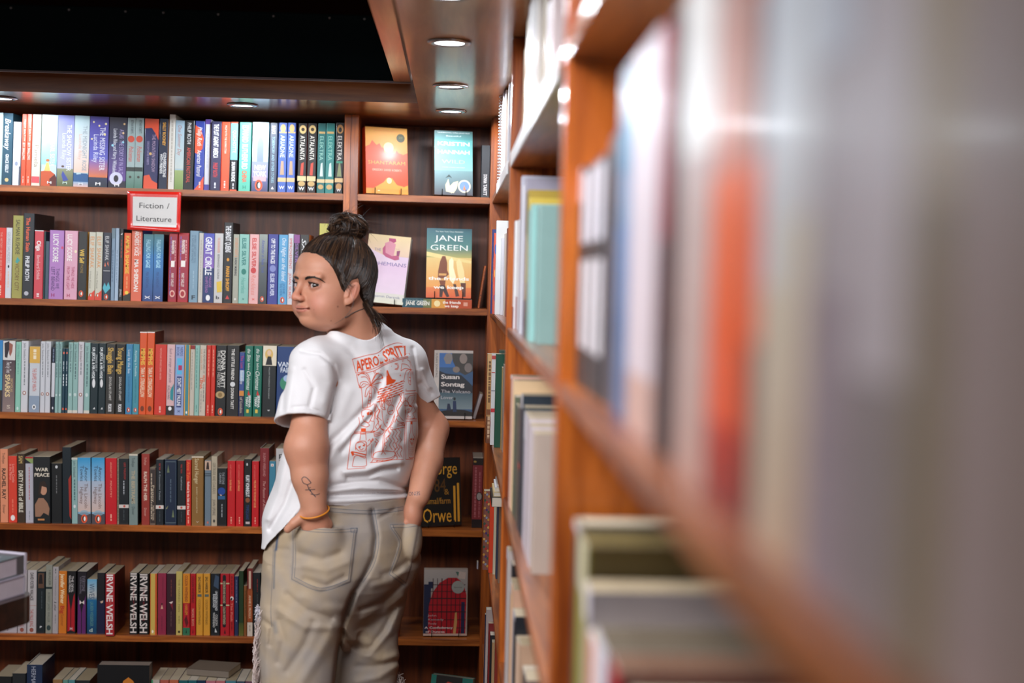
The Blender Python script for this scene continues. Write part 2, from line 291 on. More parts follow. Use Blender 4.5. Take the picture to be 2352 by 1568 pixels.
ROW1 = '''
-10 3 259|c3dbe0|pale cyan|cut by the photo's edge|
4 26 260 p=.004|1d4a5e|deep teal|with white script lettering|s.5,.07,.5,.62,f2f2f2:Breakaway~T.5,.57,.83,.34,e8eef0:GRACE REILLY~e.5,.93,.2,.2,e0c48a
27.6 45 280|e6e6ec|plain white|with faint grey lettering|i.6,.2,.55,.35,c9ccd6~e.5,.66,.22,.3,8f97ad~r.85,.7,1,1,3a4257
47 58 262 s=d8d8dc|e2502e|orange-red|with small white lettering|t.62,.07,.38,.3,f6e0d8:TRENT DALTON~t.5,.4,.64,.5,fff0ea:BOY SWALLOWS~i.5,.87,.97,.3,f6c0b0
58.5 70 262|e4532f|orange-red|with small white lettering|t.62,.07,.38,.3,f6e0d8:TRENT DALTON~t.5,.4,.64,.5,fff0ea:BOY SWALLOWS~i.5,.87,.97,.3,f6c0b0
71 91 263|d9cfc0|cream|with a red band near its foot|t.55,.42,.74,.5,8d8578:Pamela~r.05,.87,.95,.96,d8525a~t.4,.08,.4,.25,b5ab9c:EVERYTHING
93 129 264|bfe4ea|light cyan|with an orange rock painting|r0,0,1,.7,cfe6e8,8ecbd8~g:c4532a,0,.8,.5,.77,.9,.83,1,.9,1,1,0,1~g:5b1f18,.55,.9,.9,.83,1,.88,1,1,.6,1~g:eec06a,.2,.79,.32,.68,.48,.66,.6,.79~e.42,.64,.12,.09,c26a32~t.72,.22,.72,.3,e9f3f0:THE PEARL SISTER~t.45,.4,.6,.24,a9c6cc:Lucinda Riley~b.55,.95,.3,.16,f4f4f4:M
130 167 265|8f8fce|lavender blue|with a woman in blue|r0,0,1,.75,7f83c9,b9bcd0~r0,.75,1,1,8c9070,55603c~t.72,.13,.78,.3,eef0fa:THE SHADOW SISTER~t.42,.25,.62,.28,d8dcf0:Lucinda Riley~e.35,.72,.09,.07,5a4038~g:3d4a9c,.28,.84,.35,.78,.5,.83,.72,.91,.4,.93~b.5,.95,.3,.16,c9e0d2:M
168 202 266|bcd6dc|pale blue|with a pink sunset and skyline|r0,0,1,.4,b5d2da,d3d6d6~r0,.4,1,.8,d3d6d6,f0c9b5~g:23598f,0,.81,.2,.81,.2,.83,.5,.82,.5,.81,.9,.81,1,.83,1,.93,0,.93~r0,.93,1,1,8fb0cc,d8b8b4~t.72,.14,.78,.3,8496a4:THE MIDNIGHT ROSE~t.42,.26,.62,.22,d9ac98:Lucinda Riley~b.5,.96,.3,.16,e8eef4:M
203 246 268 s=4a46ae|4b47a5|violet blue|with gold stars and a sunset|r0,0,1,.6,4a3f96,5a5cc0~r0,.6,1,.86,6a62b8,e07a3c~r0,.86,1,1,2b3350,1d2432~t.7,.15,.76,.3,f2f2fa:THE MISSING SISTER~t.36,.25,.65,.28,e6e8f6:Lucinda Riley~e.2,.08,.05,.05,f0e0a0~e.5,.13,.05,.05,f0e0a0~e.85,.1,.06,.06,f3e6b0~e.8,.25,.06,.06,f0e0a0~e.12,.32,.05,.05,f0e0a0~b.5,.95,.3,.16,f4f4f4:M
248 288 270 s=2a56c8|34304e|dark night blue|with a moon near its foot|r0,0,1,.35,3f3c48,2e3250~r0,.35,1,.9,28305c,6b4a9a~r0,.92,1,1,22202e~e.45,.87,.38,.38,d9d9f0~e.45,.87,.14,.2,24202c~t.72,.17,.8,.26,b9a8dc:ATLAS: THE STORY OF PA SALT~t.36,.16,.8,.24,eef0fa:Lucinda Riley and Harry Whittaker~e.2,.4,.07,.07,9fe0f4~e.8,.35,.06,.06,9fe0f4~e.85,.09,.06,.06,f0c890~e.8,.22,.06,.06,f0c890~b.5,.96,.3,.16,f4f4f4:M
289 307.5 271|a4b8b8|grey-green|with a red disc and title|r0,.7,1,.76,283430~r0,.76,1,1,7fa096,4d7d6c~t.6,.03,.22,.35,37424a:BETHAN ROBERTS~e.5,.3,.42,.42,d8543c~s.55,.4,.62,.6,d8543c:Policeman~e.5,.84,.16,.16,3c3a30
308 326.5 271|a4b8b8|grey-green|with a red disc and title|r0,.7,1,.76,283430~r0,.76,1,1,7fa096,4d7d6c~t.6,.03,.22,.35,37424a:BETHAN ROBERTS~e.5,.3,.42,.42,d8543c~s.55,.4,.62,.6,d8543c:Policeman~e.5,.84,.16,.16,3c3a30
329 361 273|2a2c5c|navy|with orange landscape ends|g:e4532f,0,0,1,0,1,.3,.75,.2,.5,.13,0,.14~g:e4532f,0,.82,.4,.8,.6,.88,1,.92,1,1,0,1~t.68,.22,.76,.26,b79bb8:THE MOUNTAIN SHADOW~t.28,.32,.66,.16,a79bc8:GREGORY DAVID ROBERTS~e.45,.5,.1,.1,d8b070
363 383 273 s=f0a848|16243f|midnight navy|with yellow and white lettering|T.55,.05,.38,.36,f0b040:SALLY ROONEY~T.68,.48,.83,.34,f2f2f2:CONVERSATIONS~T.3,.5,.78,.3,f2f2f2:WITH FRIENDS
385 399 263 s=e4ddd0|ddd8cf|tall cream|with faint grey lettering|i.5,.08,.9,.4,bdb6aa
400 420 277|a9c2cc|pale sky blue|with a green meadow foot|r0,0,1,.7,a3c0d2,c0cac6~r0,.72,1,1,9db070,74904a~s.5,.06,.5,.45,b0685c:One Summer Day
420 443 277|17181a|black|with white and red lettering|t.5,.03,.34,.4,f0f0f0:PHILIP ROTH~t.5,.39,.9,.4,d8483a:AMERICAN PASTORAL
445 467 278|2b3f9a|royal blue|with orange-red circles|g:e4532f,0,.06,.6,.12,.9,.25,.8,.4,.3,.48,0,.46~g:e4532f,0,1,.5,.92,1,.8,1,1~s.5,.08,.36,.5,f4f0ea:Philip Roth~s.5,.42,.8,.5,f4f0ea:American Pastoral~i.6,.88,.97,.3,f0c0b0
468 481 274|c9c9d2|white|with violet ends|r0,0,1,.07,5a3f98~r0,.92,1,1,4a3f98~i.5,.2,.7,.3,b4b4c2
482 505 279 p=.012 s=7a2438|2b2a4e|dark indigo|jutting out, with white lettering|B.5,.04,.53,.5,f2f2f2:THE PLOT AGAINST AMERICA~T.5,.6,.81,.45,c8323a:PHILIP ROTH~i.5,.89,.97,.3,d8d8e0
506 525 280 s=f0d8d0|e4532c|orange-red|with tiny white lettering|t.5,.05,.46,.28,f8dcd0:PHILIP ROTH THE HUMAN STAIN~i.5,.86,.96,.3,f8dcd0
527 543 280|12151c|light blue over black|with pink and white lettering|r0,.02,1,.55,7cc4d0~r0,0,1,.02,e4532c~r0,.98,1,1,e4532c~t.55,.12,.45,.5,d88aa8:QUICHOTTE~T.5,.58,.86,.5,f2f2f2:SALMAN RUSHDIE~i.5,.89,.97,.3,d8d8e0
547 574 281|5cbca4|mint green|with white and orange capitals|B.5,.04,.68,.5,f4f4f0:EDWARD RUTHERFURD~B.5,.7,.87,.4,e4603c:CHINA~b.5,.94,.3,.3,2d8c78:H
577 614 281 s=2a8ea8|b9cfe4|pale blue|with a tall city tower|r0,0,1,.5,a9d4e8,dce6ec~g:7f8fc4,.3,.57,.3,.3,.4,.23,.5,.2,.6,.23,.7,.3,.7,.57~r.47,.03,.51,.22,7f8fc4~r0,.57,1,.8,8f98c8,9a94bc~r0,.8,1,1,6c6f9c,46466a~b.5,.65,.7,.32,fafafa:NEW~b.5,.74,.8,.32,fafafa:YORK~r.1,.78,.9,.85,c9a8b0~p.45,.93
617 633.5 282 s=c9ccd4|4e5668|slate grey|with white and light blue lettering|T.5,.04,.16,.5,f4f4f4:SAKI~t.5,.2,.87,.4,9cc8d8:TOBERMORY AND OTHER STORIES~g:f0f0f0,.3,.96,.5,.92,.7,.96
637 656 282|4a68b8|cornflower blue|with gold figures and white title|e.5,.08,.32,.5,d8b070~r.05,.13,.95,.15,d8b070~t.5,.18,.5,.55,e4eaf4:ARIADNE~g:b89a80,.35,.55,.65,.55,.75,.75,.25,.75~r0,.79,1,.85,d8b888~b.5,.93,.6,.4,f0f0f0:W
657.5 676 282|4a68b8|cornflower blue|with gold figures and white title|e.5,.08,.32,.5,d8b070~r.05,.13,.95,.15,d8b070~t.5,.18,.5,.55,e4eaf4:ARIADNE~g:b89a80,.35,.55,.65,.55,.75,.75,.25,.75~r0,.79,1,.85,d8b888~b.5,.93,.6,.4,f0f0f0:W
682 702 283 s=b8242c|1a1512|black|with a red archer and gold band|e.5,.09,.4,.5,d8b878~e.5,.09,.2,.2,3a2a1a~t.5,.18,.53,.55,f2ece0:ATALANTA~g:c8402a,.3,.75,.4,.58,.7,.56,.65,.75~r0,.76,1,.83,e0c894~e.5,.87,.4,.3,c8a468~b.5,.94,.6,.4,f0f0f0:W
704 724 283 s=b8442c|1a1512|black|with a red archer and gold band|e.5,.09,.4,.5,d8b878~e.5,.09,.2,.2,3a2a1a~t.5,.18,.53,.55,f2ece0:ATALANTA~g:c8402a,.3,.75,.4,.58,.7,.56,.65,.75~r0,.76,1,.83,e0c894~e.5,.87,.4,.3,c8a468~b.5,.94,.6,.4,f0f0f0:W
727 745 283|1f6a68|dark teal|with a pale dancing figure|r.1,.12,.9,.15,c8a468~t.5,.18,.53,.5,8cc4b4:ELEKTRA~g:cfe4da,.35,.76,.45,.58,.65,.56,.75,.76~r0,.8,1,.85,d8c090~e.5,.91,.35,.3,c8a468
746 765.5 283|257f7a|dark teal|with a pale dancing figure|r.1,.12,.9,.15,c8a468~t.5,.18,.53,.5,8cc4b4:ELEKTRA~g:cfe4da,.35,.76,.45,.58,.65,.56,.75,.76~r0,.8,1,.85,d8c090~e.5,.91,.35,.3,c8a468
768 787 282|17171a|black|with gold rings and green figure|e.5,.09,.4,.55,c89458~e.5,.1,.2,.3,17171a~t.5,.18,.53,.55,f4f0e8:ELEKTRA~g:8c9868,.25,.76,.45,.56,.6,.56,.8,.76~r.15,.54,.9,.57,2f9878~r0,.78,1,.84,e8c48c~e.5,.9,.35,.4,c89458~b.5,.95,.5,.35,f0f0f0:W
'''
ROW2 = '''
-10 11 523|d8301f|bright red|with tiny grey lettering|t.5,.06,.75,.22,e8a898:THE HISTORY OF THE SIEGE OF LISBON~i.5,.82,.96,.3,f0b8a8
11 25 523|d2d3d8|white|with thin grey capitals|t.5,.06,.5,.5,a8acb4:GEORGE SAUNDERS~e.5,.55,.14,.25,22242a~i.5,.62,.85,.3,e0bca8
26 50 495|a09a4e|tall olive-yellow|with dark and brown capitals|t.5,.05,.47,.42,2a2820:SALMAN RUSHDIE~g:3f9c98,.3,.56,.5,.5,.75,.54,.5,.58~t.5,.58,.91,.42,6d4a24:VICTORY CITY
50 75.3 490 p=.004 s=0c0c0e d=.2|1d2228|tall thick black|with orange and white lettering|T.45,.05,.45,.36,e4603c:The Human Stain~T.45,.5,.79,.38,e8e8ec:PHILIP ROTH~e.4,.94,.2,.2,b8b8c0
76.6 97 529 p=.006|cf4550|coral red|with white lettering|r0,0,1,.012,e8e8ec~T.5,.15,.3,.5,f4ece8:Olga~t.5,.36,.72,.4,f0c8c8:Bernhard Schlink~i.5,.92,.97,.5,f0e0e0
97.5 102 531|123c3a|dark green|thin, with a worn edge|
102 111 554|3a5060|slate blue|shorter than its neighbours|
111 144 529|b07cbc|violet|with white capitals|T.45,.05,.46,.38,f0ece8:LUCY SCORE~t.62,.55,.85,.26,4a2a6a:THINGS WE~t.3,.53,.88,.26,4a2a6a:LEFT BEHIND~b.3,.94,.25,.25,a02a6c:H~e.9,.25,.08,.1,d0486c
146 176 530|dca4b8|pink|with white and crimson capitals|T.4,.05,.44,.38,f6eeea:LUCY SCORE~t.68,.52,.84,.24,b02a58:THINGS WE HIDE~t.32,.52,.86,.24,b02a58:FROM THE LIGHT~e.85,.3,.1,.12,f0e0c0~b.35,.94,.25,.25,b02a58:H
177 198 532 s=e0a038|20211f|black|with gold lettering|T.45,.26,.46,.5,e8c04a:Will Self~t.45,.48,.61,.3,9a7c30:PHONE~p.42,.91
202 217 533|cbc8b6|cream|with orange capitals, red tip|t.5,.06,.53,.6,dc9450:ELIF SHAFAK~t.3,.57,.83,.24,6a6458:10 Minutes 38 Seconds~g:d8402c,0,.95,1,.85,1,1,0,1~p.4,.93
217.5 233 533|cbc8b6|cream|with orange capitals, red tip|t.5,.06,.53,.6,dc9450:ELIF SHAFAK~t.3,.57,.83,.24,6a6458:10 Minutes 38 Seconds~g:d8402c,0,.95,1,.85,1,1,0,1~p.4,.93
234 253 534|252a3a|dark navy|with a teal fish near its foot|t.5,.05,.41,.45,d8d8d8:ELIF SHAFAK~g:e07858,.2,.5,.3,.44,.4,.5~g:e07858,.55,.46,.65,.42,.75,.5~r.1,.56,.9,.57,b8b8b8~g:4fb0c0,.05,.82,.3,.74,.5,.8,.75,.73,1,.82,.7,.86,.4,.9~p.5,.95
253.5 262 524|8098ae|light steel blue|thin, with a grey top|r0,0,1,.14,6d8490~i.4,.3,.75,.4,5a6f88
262.5 271 524|a3b8cc|pale steel blue|thin, beside a black spine|i.5,.3,.75,.4,7c90a8
272 281 526|141618|black|thin, with faint red lettering|g:f0f0f0,.2,.08,.7,.05,.6,.08~i.5,.15,.4,.4,a8302a~t.5,.84,.95,.5,d8d8d8:JEWELL
282 299 535|ec5a1c|vivid orange|with yellow capitals and black foot|T.5,.04,.6,.5,f4c83c:KAMILA SHAMSIE~i.5,.64,.82,.3,f0a060~g:2a2418,0,.93,1,.88,1,1,0,1~e.5,.88,.25,.25,f4d048
299.5 324 526 p=.006 s=24408c|e06a4c|coral|with white capitals, below the sign|T.5,.03,.37,.42,f6eee6:ARCHER'S VOICE~T.5,.42,.87,.4,f6eee6:MIA SHERIDAN~i.8,.05,.35,.15,f0c0b0
327 350 538|2d6c9c|blue|fading to teal at its top|r0,0,1,.3,4c8c94,2f80b4~r0,.3,1,1,2a7ab8,2c4480~T.5,.08,.5,.44,a8dcec:FALLING FOR GAGE~t.45,.56,.8,.3,1d3f74:MIA SHERIDAN~B.5,.92,.96,.5,f4f4f4:X
351 373 538 s=101418|2d6c9c|blue|fading to teal at its top|r0,0,1,.3,4c8c94,2f80b4~r0,.3,1,1,2a7ab8,2c4480~T.5,.08,.5,.44,a8dcec:FALLING FOR GAGE~t.45,.56,.8,.3,1d3f74:MIA SHERIDAN~B.5,.92,.96,.5,f4f4f4:X
385 405 536 s=b8241c|a81f2c|crimson|patterned with purple scrolls|r.08,.04,.92,.96,98203a~i.25,.05,.4,.14,7a5ab0~i.75,.1,.42,.14,e8a0a0~T.5,.1,.3,.3,f4ece4:FRANKENSTEIN~r.3,.4,.7,.49,f4ece4~t.5,.58,.78,.3,f4ece4:MARY SHELLEY~e.5,.88,.3,.4,e8b0a0~e.5,.88,.18,.25,a81f2c~i.2,.5,.9,.12,7a5ab0
406.5 431 535 s=b8241c|b0222c|crimson|patterned with purple scrolls|r.08,.04,.92,.96,a0223a~i.25,.05,.4,.14,7a5ab0~i.75,.1,.42,.14,e8a0a0~T.5,.1,.3,.3,f4ece4:FRANKENSTEIN~r.3,.4,.7,.49,f4ece4~t.5,.58,.78,.3,f4ece4:MARY SHELLEY~e.5,.88,.3,.4,e8b0a0~e.5,.88,.18,.25,a81f2c~i.2,.5,.9,.12,7a5ab0
433 453 530|7c9cb0|dusty blue|with faint darker capitals|t.62,.06,.45,.22,4f6f86:WHEN I LAST SAW YOU~t.35,.06,.45,.22,4f6f86:A NOVEL OF FAMILY~i.5,.56,.82,.2,9cb8c8~b.5,.93,.45,.5,22303c:F
454 464.5 535|c8c4bc|cream|thin, with faint lettering|i.5,.1,.85,.3,b0a89c
465 489.5 536|28428a|blue|with large white capitals|r0,0,1,.5,4450b0,8a62b4~r0,.5,1,1,1d3468~T.5,.05,.6,.62,f2f2f4:GREAT CIRCLE~t.68,.62,.78,.24,b070b0:MAGGIE~t.35,.62,.86,.24,b070b0:SHIPSTEAD~e.5,.93,.2,.28,f0f0f0
490 510 536|c8c6c4|white|with a yellow splash|t.5,.06,.28,.3,d87858:THE GRANDDAUGHTER~t.5,.3,.66,.26,5a5654:BERNHARD SCHLINK~g:e0bc3c,.3,.7,.9,.68,.95,.84,.4,.85~b.45,.92,.4,.4,2a2a2a:b
511 532 511 s=141c20|1a1a1c|tall black|with white and orange capitals|B.5,.04,.37,.6,f0f0f2:THE BANDIT QUEENS~e.5,.46,.14,.18,e0982c~T.5,.54,.85,.38,f0a82c:PARINI SHROFF~g:c8383c,.3,.95,.5,.9,.75,.95
533 546.5 538|a8a898|grey-green|thin, with orange lettering|t.55,.05,.33,.5,dc8c58:SATURDAY NIGHT &~T.5,.34,.6,.4,2c3038:SUNDAY MORNING~e.5,.94,.2,.2,d8d8d0
547 569.5 538|8cc0b4|mint|with dark teal capitals|T.5,.05,.45,.42,1f7a74:ELSIE SILVER~e.5,.54,.25,.3,1f7a6c~s.5,.62,.85,.45,58a898:Heartless~B.5,.92,.95,.2,1f7a6c:X
570.5 592.5 538|e4aeac|pale pink|with red capitals|T.5,.05,.47,.44,d0403c:ELSIE SILVER~e.45,.52,.28,.32,c8383a~s.5,.57,.87,.5,e88c80:Reckless~B.5,.92,.95,.25,e04030:X
593 611.5 538 s=b8502c|5c6468|grey|with blue script and clouds|r0,0,1,.4,98a098,6c7478~r0,.4,1,1,5a6264,34383a~s.5,.08,.55,.4,3c4c9c:Alexander in New York~p.45,.93
613 636.5 538|3a3f8e|indigo|with white capitals|T.5,.06,.42,.4,f0f0f4:OFF TO THE RACES~e.5,.49,.3,.34,8088c0~T.5,.56,.88,.4,d8dcf0:ELSIE SILVER
637.5 658.5 539|5aa0cc|sky blue|with white script lettering|s.6,.04,.66,.46,ecf4f8:One Night on the Island~t.66,.7,.85,.24,1f6aa0:JOSIE~t.34,.7,.88,.24,1f6aa0:SILVER~p.5,.94
659 671.5 537|ccced4|white|with red capitals|t.5,.06,.5,.5,d04838:IMPROVEMENT~t.5,.56,.92,.5,d04838:JOAN SILBER
672 685.5 539|3a2c3c|dark plum|with purple lettering|r0,0,1,.12,8c4a8c~t.5,.12,.4,.5,9c6ab8:SILVER
686 707 539 s=c86434|33302e|dark brown|with white serif lettering|s.45,.05,.4,.5,e8e8e8:SALT
'''
ROW3 = '''
-16 4 781|2a7ec0|bright blue|cut by the photo's edge|r0,0,1,.7,2a7ec0,4aa0b0~r0,.7,1,1,382a20
5 33 783|4a3c44|brown-purple|with a couple's photo on top|r0,0,1,.27,d8d4d0~g:2a2028,.1,.03,.5,.0,.55,.1,.4,.18,.35,.24,.15,.23~g:9a5a4a,.5,.02,.8,.05,.75,.15,.6,.22,.5,.18~r0,.27,1,1,4c3c42,8c7874~s.5,.29,.45,.42,e4dede:Two by Two~T.42,.47,.79,.4,e8ce98:SPARKS~t.75,.53,.72,.2,d8b878:NICHOLAS~b.5,.93,.3,.3,c8b8a8:S
34 46.5 785|8cc4b0|mint|with a pale top edge|t.5,.04,.28,.35,58988c:JOHN STEINBECK &~i.5,.3,.46,.3,6aa898~e.5,.95,.2,.3,c8e0d8
47 63 783|d0d0d4|white|with an orange oval, thicker|t.5,.03,.27,.35,4c5058:John Steinbeck~i.5,.28,.62,.3,84888c~e.5,.73,.25,.3,a0604c~e.5,.73,.13,.18,e8e8e8
66 90 796|c8ccd2|short yellow, white and blue|with red capitals|r0,0,1,.25,dcac4c~r0,.75,1,1,8c9cb0~t.5,.33,.68,.4,cc5040:THE GRAPES OF WRATH~i.5,.04,.2,.5,f0e0c0~e.5,.92,.18,.24,f0f0f0~e.5,.92,.08,.14,30343c
91 102 784|cccdd2|white|with an orange oval|t.5,.03,.27,.4,4c5058:John Steinbeck~i.5,.28,.5,.35,84888c~e.5,.74,.3,.35,a0604c~e.5,.74,.15,.2,e8e8e8
102.5 114.5 784|cccdd2|white|with an orange oval|t.5,.03,.27,.4,4c5058:John Steinbeck~i.5,.28,.5,.35,84888c~e.5,.74,.3,.35,a0604c~e.5,.74,.15,.2,e8e8e8
117 124.5 797|1c2638|short navy|with a white middle panel|r.05,.24,1,.76,d0d0d6~i.5,.03,.22,.5,7c88a0~e.5,.93,.2,.4,e8e8ec
125 132.5 785|8cb0ac|grey-teal|thin, with black lettering|t.5,.03,.28,.5,2c3c40:John Steinbeck~i.5,.3,.5,.4,4c686a~e.5,.75,.25,.35,c8d8d4
133 140.5 785|8cb0ac|grey-teal|thin, with black lettering|t.5,.03,.28,.5,2c3c40:John Steinbeck~i.5,.3,.5,.4,4c686a~e.5,.75,.25,.35,c8d8d4
141 148 800|153c4c|short teal|with an orange dot on top|e.5,.07,.3,.4,dc7058~i.5,.2,.35,.4,c8d4d8~i.5,.4,.58,.5,e0e8ea~e.5,.94,.3,.4,d8603c
148.5 154.5 800|153c4c|short teal|with an orange dot on top|e.5,.07,.3,.4,dc7058~i.5,.2,.35,.4,c8d4d8~i.5,.4,.58,.5,e0e8ea~e.5,.94,.3,.4,d8603c
155 165.5 786|8fb4ae|grey-teal|with a cream foot|t.5,.03,.28,.45,2c4448:John Steinbeck~i.5,.3,.42,.35,4c686a~e.5,.74,.25,.35,c8d8d4~r0,.96,1,1,d0ccc0
166 177.5 786|8fb4ae|grey-teal|with a cream foot|t.5,.03,.28,.45,2c4448:John Steinbeck~i.5,.3,.52,.35,4c686a~e.5,.74,.25,.35,c8d8d4~r0,.96,1,1,d0ccc0
178 190.5 785|cccace|white|with an orange oval and red lettering|t.5,.04,.28,.45,6c4c4c:John Steinbeck~i.5,.29,.47,.35,84888c~e.5,.74,.3,.35,a0604c~e.5,.74,.15,.2,e8e8e8
192 205 787|8fb4ae|grey-teal|with a cream foot|t.5,.05,.28,.4,2c4448:John Steinbeck~i.5,.3,.62,.35,4c686a~e.5,.74,.25,.35,c8d8d4~r0,.96,1,1,d0ccc0
206 224 788|10262c|black-teal|with white capitals|T.4,.06,.5,.36,e8ecec:DR JEKYLL & MR HYDE~t.75,.16,.4,.22,c8d0d0:STRANGE CASE OF~e.45,.57,.2,.6,e0e0e0~g:d8d8d8,.4,.94,.6,.91,.7,.94
224.5 241 788|10262c|black-teal|with white capitals|T.4,.06,.5,.36,e8ecec:DR JEKYLL & MR HYDE~t.75,.16,.4,.22,c8d0d0:STRANGE CASE OF~e.45,.57,.2,.6,e0e0e0~g:d8d8d8,.4,.94,.6,.91,.7,.94
241.5 263 790|33302c|charcoal brown|with big gold lettering|B.5,.05,.43,.6,d0a850:Shuggie Bain~t.5,.47,.81,.26,e0dcd4:DOUGLAS STUART~B.5,.86,.97,.36,f4f4f4:PICADOR
264 286 790|1c1b18|black|with big gold lettering|B.5,.05,.43,.6,d0a850:Young Mungo~t.5,.47,.81,.26,e0dcd4:DOUGLAS STUART~B.5,.86,.97,.36,f4f4f4:PICADOR
287 302.5 790|3c84ac|sky blue|with white serif lettering|t.5,.08,.42,.36,e0ecf0:Lucy by the Sea~t.5,.46,.84,.24,2c6488:ELIZABETH STROUT~p.5,.94
303 317.5 790|4690a0|teal blue|with white serif lettering|t.5,.09,.46,.32,d8ecec:Anything is Possible~t.5,.5,.84,.24,2f7484:ELIZABETH STROUT~p.5,.94
318 334.5 762|dc5420|tall orange|with yellow and cream capitals|r0,0,1,.012,f0e0d8~B.5,.2,.4,.6,f0c048:MEMPHIS~B.5,.43,.79,.56,f4d8b8:TARA M. STRINGFELLOW~e.5,.93,.25,.4,7a3418
335 352 762 s=6a2c20|dc5420|tall orange|with yellow and cream capitals|r0,0,1,.012,f0e0d8~B.5,.2,.4,.6,f0c048:MEMPHIS~B.5,.43,.79,.56,f4d8b8:TARA M. STRINGFELLOW~e.5,.93,.25,.4,7a3418
353.5 380.5 791|d03424|thick red|with small cream lettering|t.5,.05,.5,.16,f0a898:NICHOLAS SPARKS SAFE HAVEN~i.5,.88,.97,.24,f0b0a0
381 399 791|dcb4b4|pale pink|with slanting script lettering|s.5,.05,.54,.36,7c5c6c:Such a strange sad parade~t.3,.58,.78,.28,2c2c34:SULLIVAN~t.65,.6,.74,.24,2c2c34:SOPHIE~g:2c8c94,.5,.66,.95,.55,.9,.8,.5,.78~r0,.87,1,1,2c2624~e.5,.91,.22,.26,f0f0f0
400 421 792|98a8d0|lavender blue|with a navy title box|t.3,.03,.16,.3,24387c:BOOK~t.7,.03,.16,.3,24387c:NERDS~r.2,.19,.75,.42,5ab8e0~r.35,.29,.75,.36,b8285c~r.22,.45,.75,.89,1c3474~B.49,.47,.87,.4,f0f0f4:DON'T MEET PAULINE~B.5,.93,.96,.3,1c3474:X
422 434 792|3f8890|teal|edged with yellow stripes|r0,0,.18,1,e8a848~r.82,0,1,1,e8a848~e.5,.96,.15,.25,f0f0f0
434.5 445 793|c8beae|cream|thin, with a dark red top|r0,0,1,.055,8c2020~i.4,.1,.63,.3,a09c90
445.5 456 793|90bcb0|mint|thin, with faint lettering|i.4,.04,.62,.35,5c9488~i.5,.85,.95,.35,5c9488
456.5 471 793|cbbfae|cream|crowded with small coloured lettering|t.7,.05,.4,.3,5c5448:THE ADVENTURES OF~t.3,.05,.35,.22,c8702c:and lonely hills~B.7,.42,.52,.4,dc6038:WILKES~B.3,.46,.62,.4,dc6038:LENA~i.7,.55,.8,.25,88847c~i.3,.65,.95,.3,a8a094
472 482 793|d0301f|red|with thin gold lettering|i.5,.06,.45,.35,e8987c~i.5,.85,.96,.4,e8a890
482.5 492.5 793|d0301f|red|with thin gold lettering|i.5,.06,.45,.35,e8987c~i.5,.85,.96,.4,e8a890
493.5 518 793|1b1c1c|black|with a gold oval medallion|T.68,.07,.6,.42,dcd8d0:DONNA TARTT~t.3,.07,.6,.3,d0ccc4:THE SECRET HISTORY~e.45,.7,.42,.34,b89c6c~e.45,.7,.2,.22,8c7040~p.5,.95
518.5 547 793 s=0e0c0a|1e1d1c|thick black|with white serif capitals|T.5,.05,.49,.24,e4e0d8:THE LITTLE FRIEND~e.5,.55,.2,.2,dcdcdc~T.5,.6,.9,.24,e4e0d8:DONNA TARTT
547.5 559.5 809|38508c|short blue|with a busy illustrated spine|r.1,.05,.95,.28,28408c~t.5,.05,.25,.5,c8304c:The Last~r.1,.28,.95,.45,9cb4d0~t.5,.28,.5,.5,e8e4dc:Bookshop~r.1,.6,.95,.68,d88c3c~r.1,.68,.95,1,2c2c44~t.5,.7,.95,.5,d8c8b0:of London
560 578.5 794|146c58|green|with white script lettering|s.5,.04,.22,.42,f0f4ec:the Shite~s.5,.24,.34,.28,f0f4ec:before~s.5,.35,.62,.5,f0f4ec:Christmas~g:cc3030,.4,.7,.5,.63,.75,.7~T.68,.7,.87,.26,f4f4f0:SERENA~T.34,.72,.86,.26,f4f4f0:TERRY~r.3,.9,.6,.95,dcc050
580 599.5 794|146c58|green|with white script lettering|s.5,.04,.22,.42,f0f4ec:the Shite~s.5,.24,.34,.28,f0f4ec:before~s.5,.35,.62,.5,f0f4ec:Christmas~g:cc3030,.4,.7,.5,.63,.75,.7~T.68,.7,.87,.26,f4f4f0:SERENA~T.34,.72,.86,.26,f4f4f0:TERRY~r.3,.9,.6,.95,dcc050
601 632 794|1a1f20|black|with a blonde woman's portrait|r0,0,1,.28,e8dcc4~e.45,.12,.3,.4,e0b868~e.45,.1,.15,.2,e8c4a8~g:1c1c20,.2,.27,.35,.15,.6,.15,.7,.27~t.5,.3,.75,.1,b0b4b0:WILLIAM MAKEPEACE THACKERAY~b.5,.91,.16,.12,f0f0f0:W
633.5 672 796|1f3e74|dark blue|with slanting white capitals|b.45,.25,.8,.3,d8e0ec:VAN~b.5,.33,.6,.3,d8e0ec:FAIR~e.5,.52,.3,.4,3c8c6c~e.6,.45,.2,.2,a8c0e0
'''
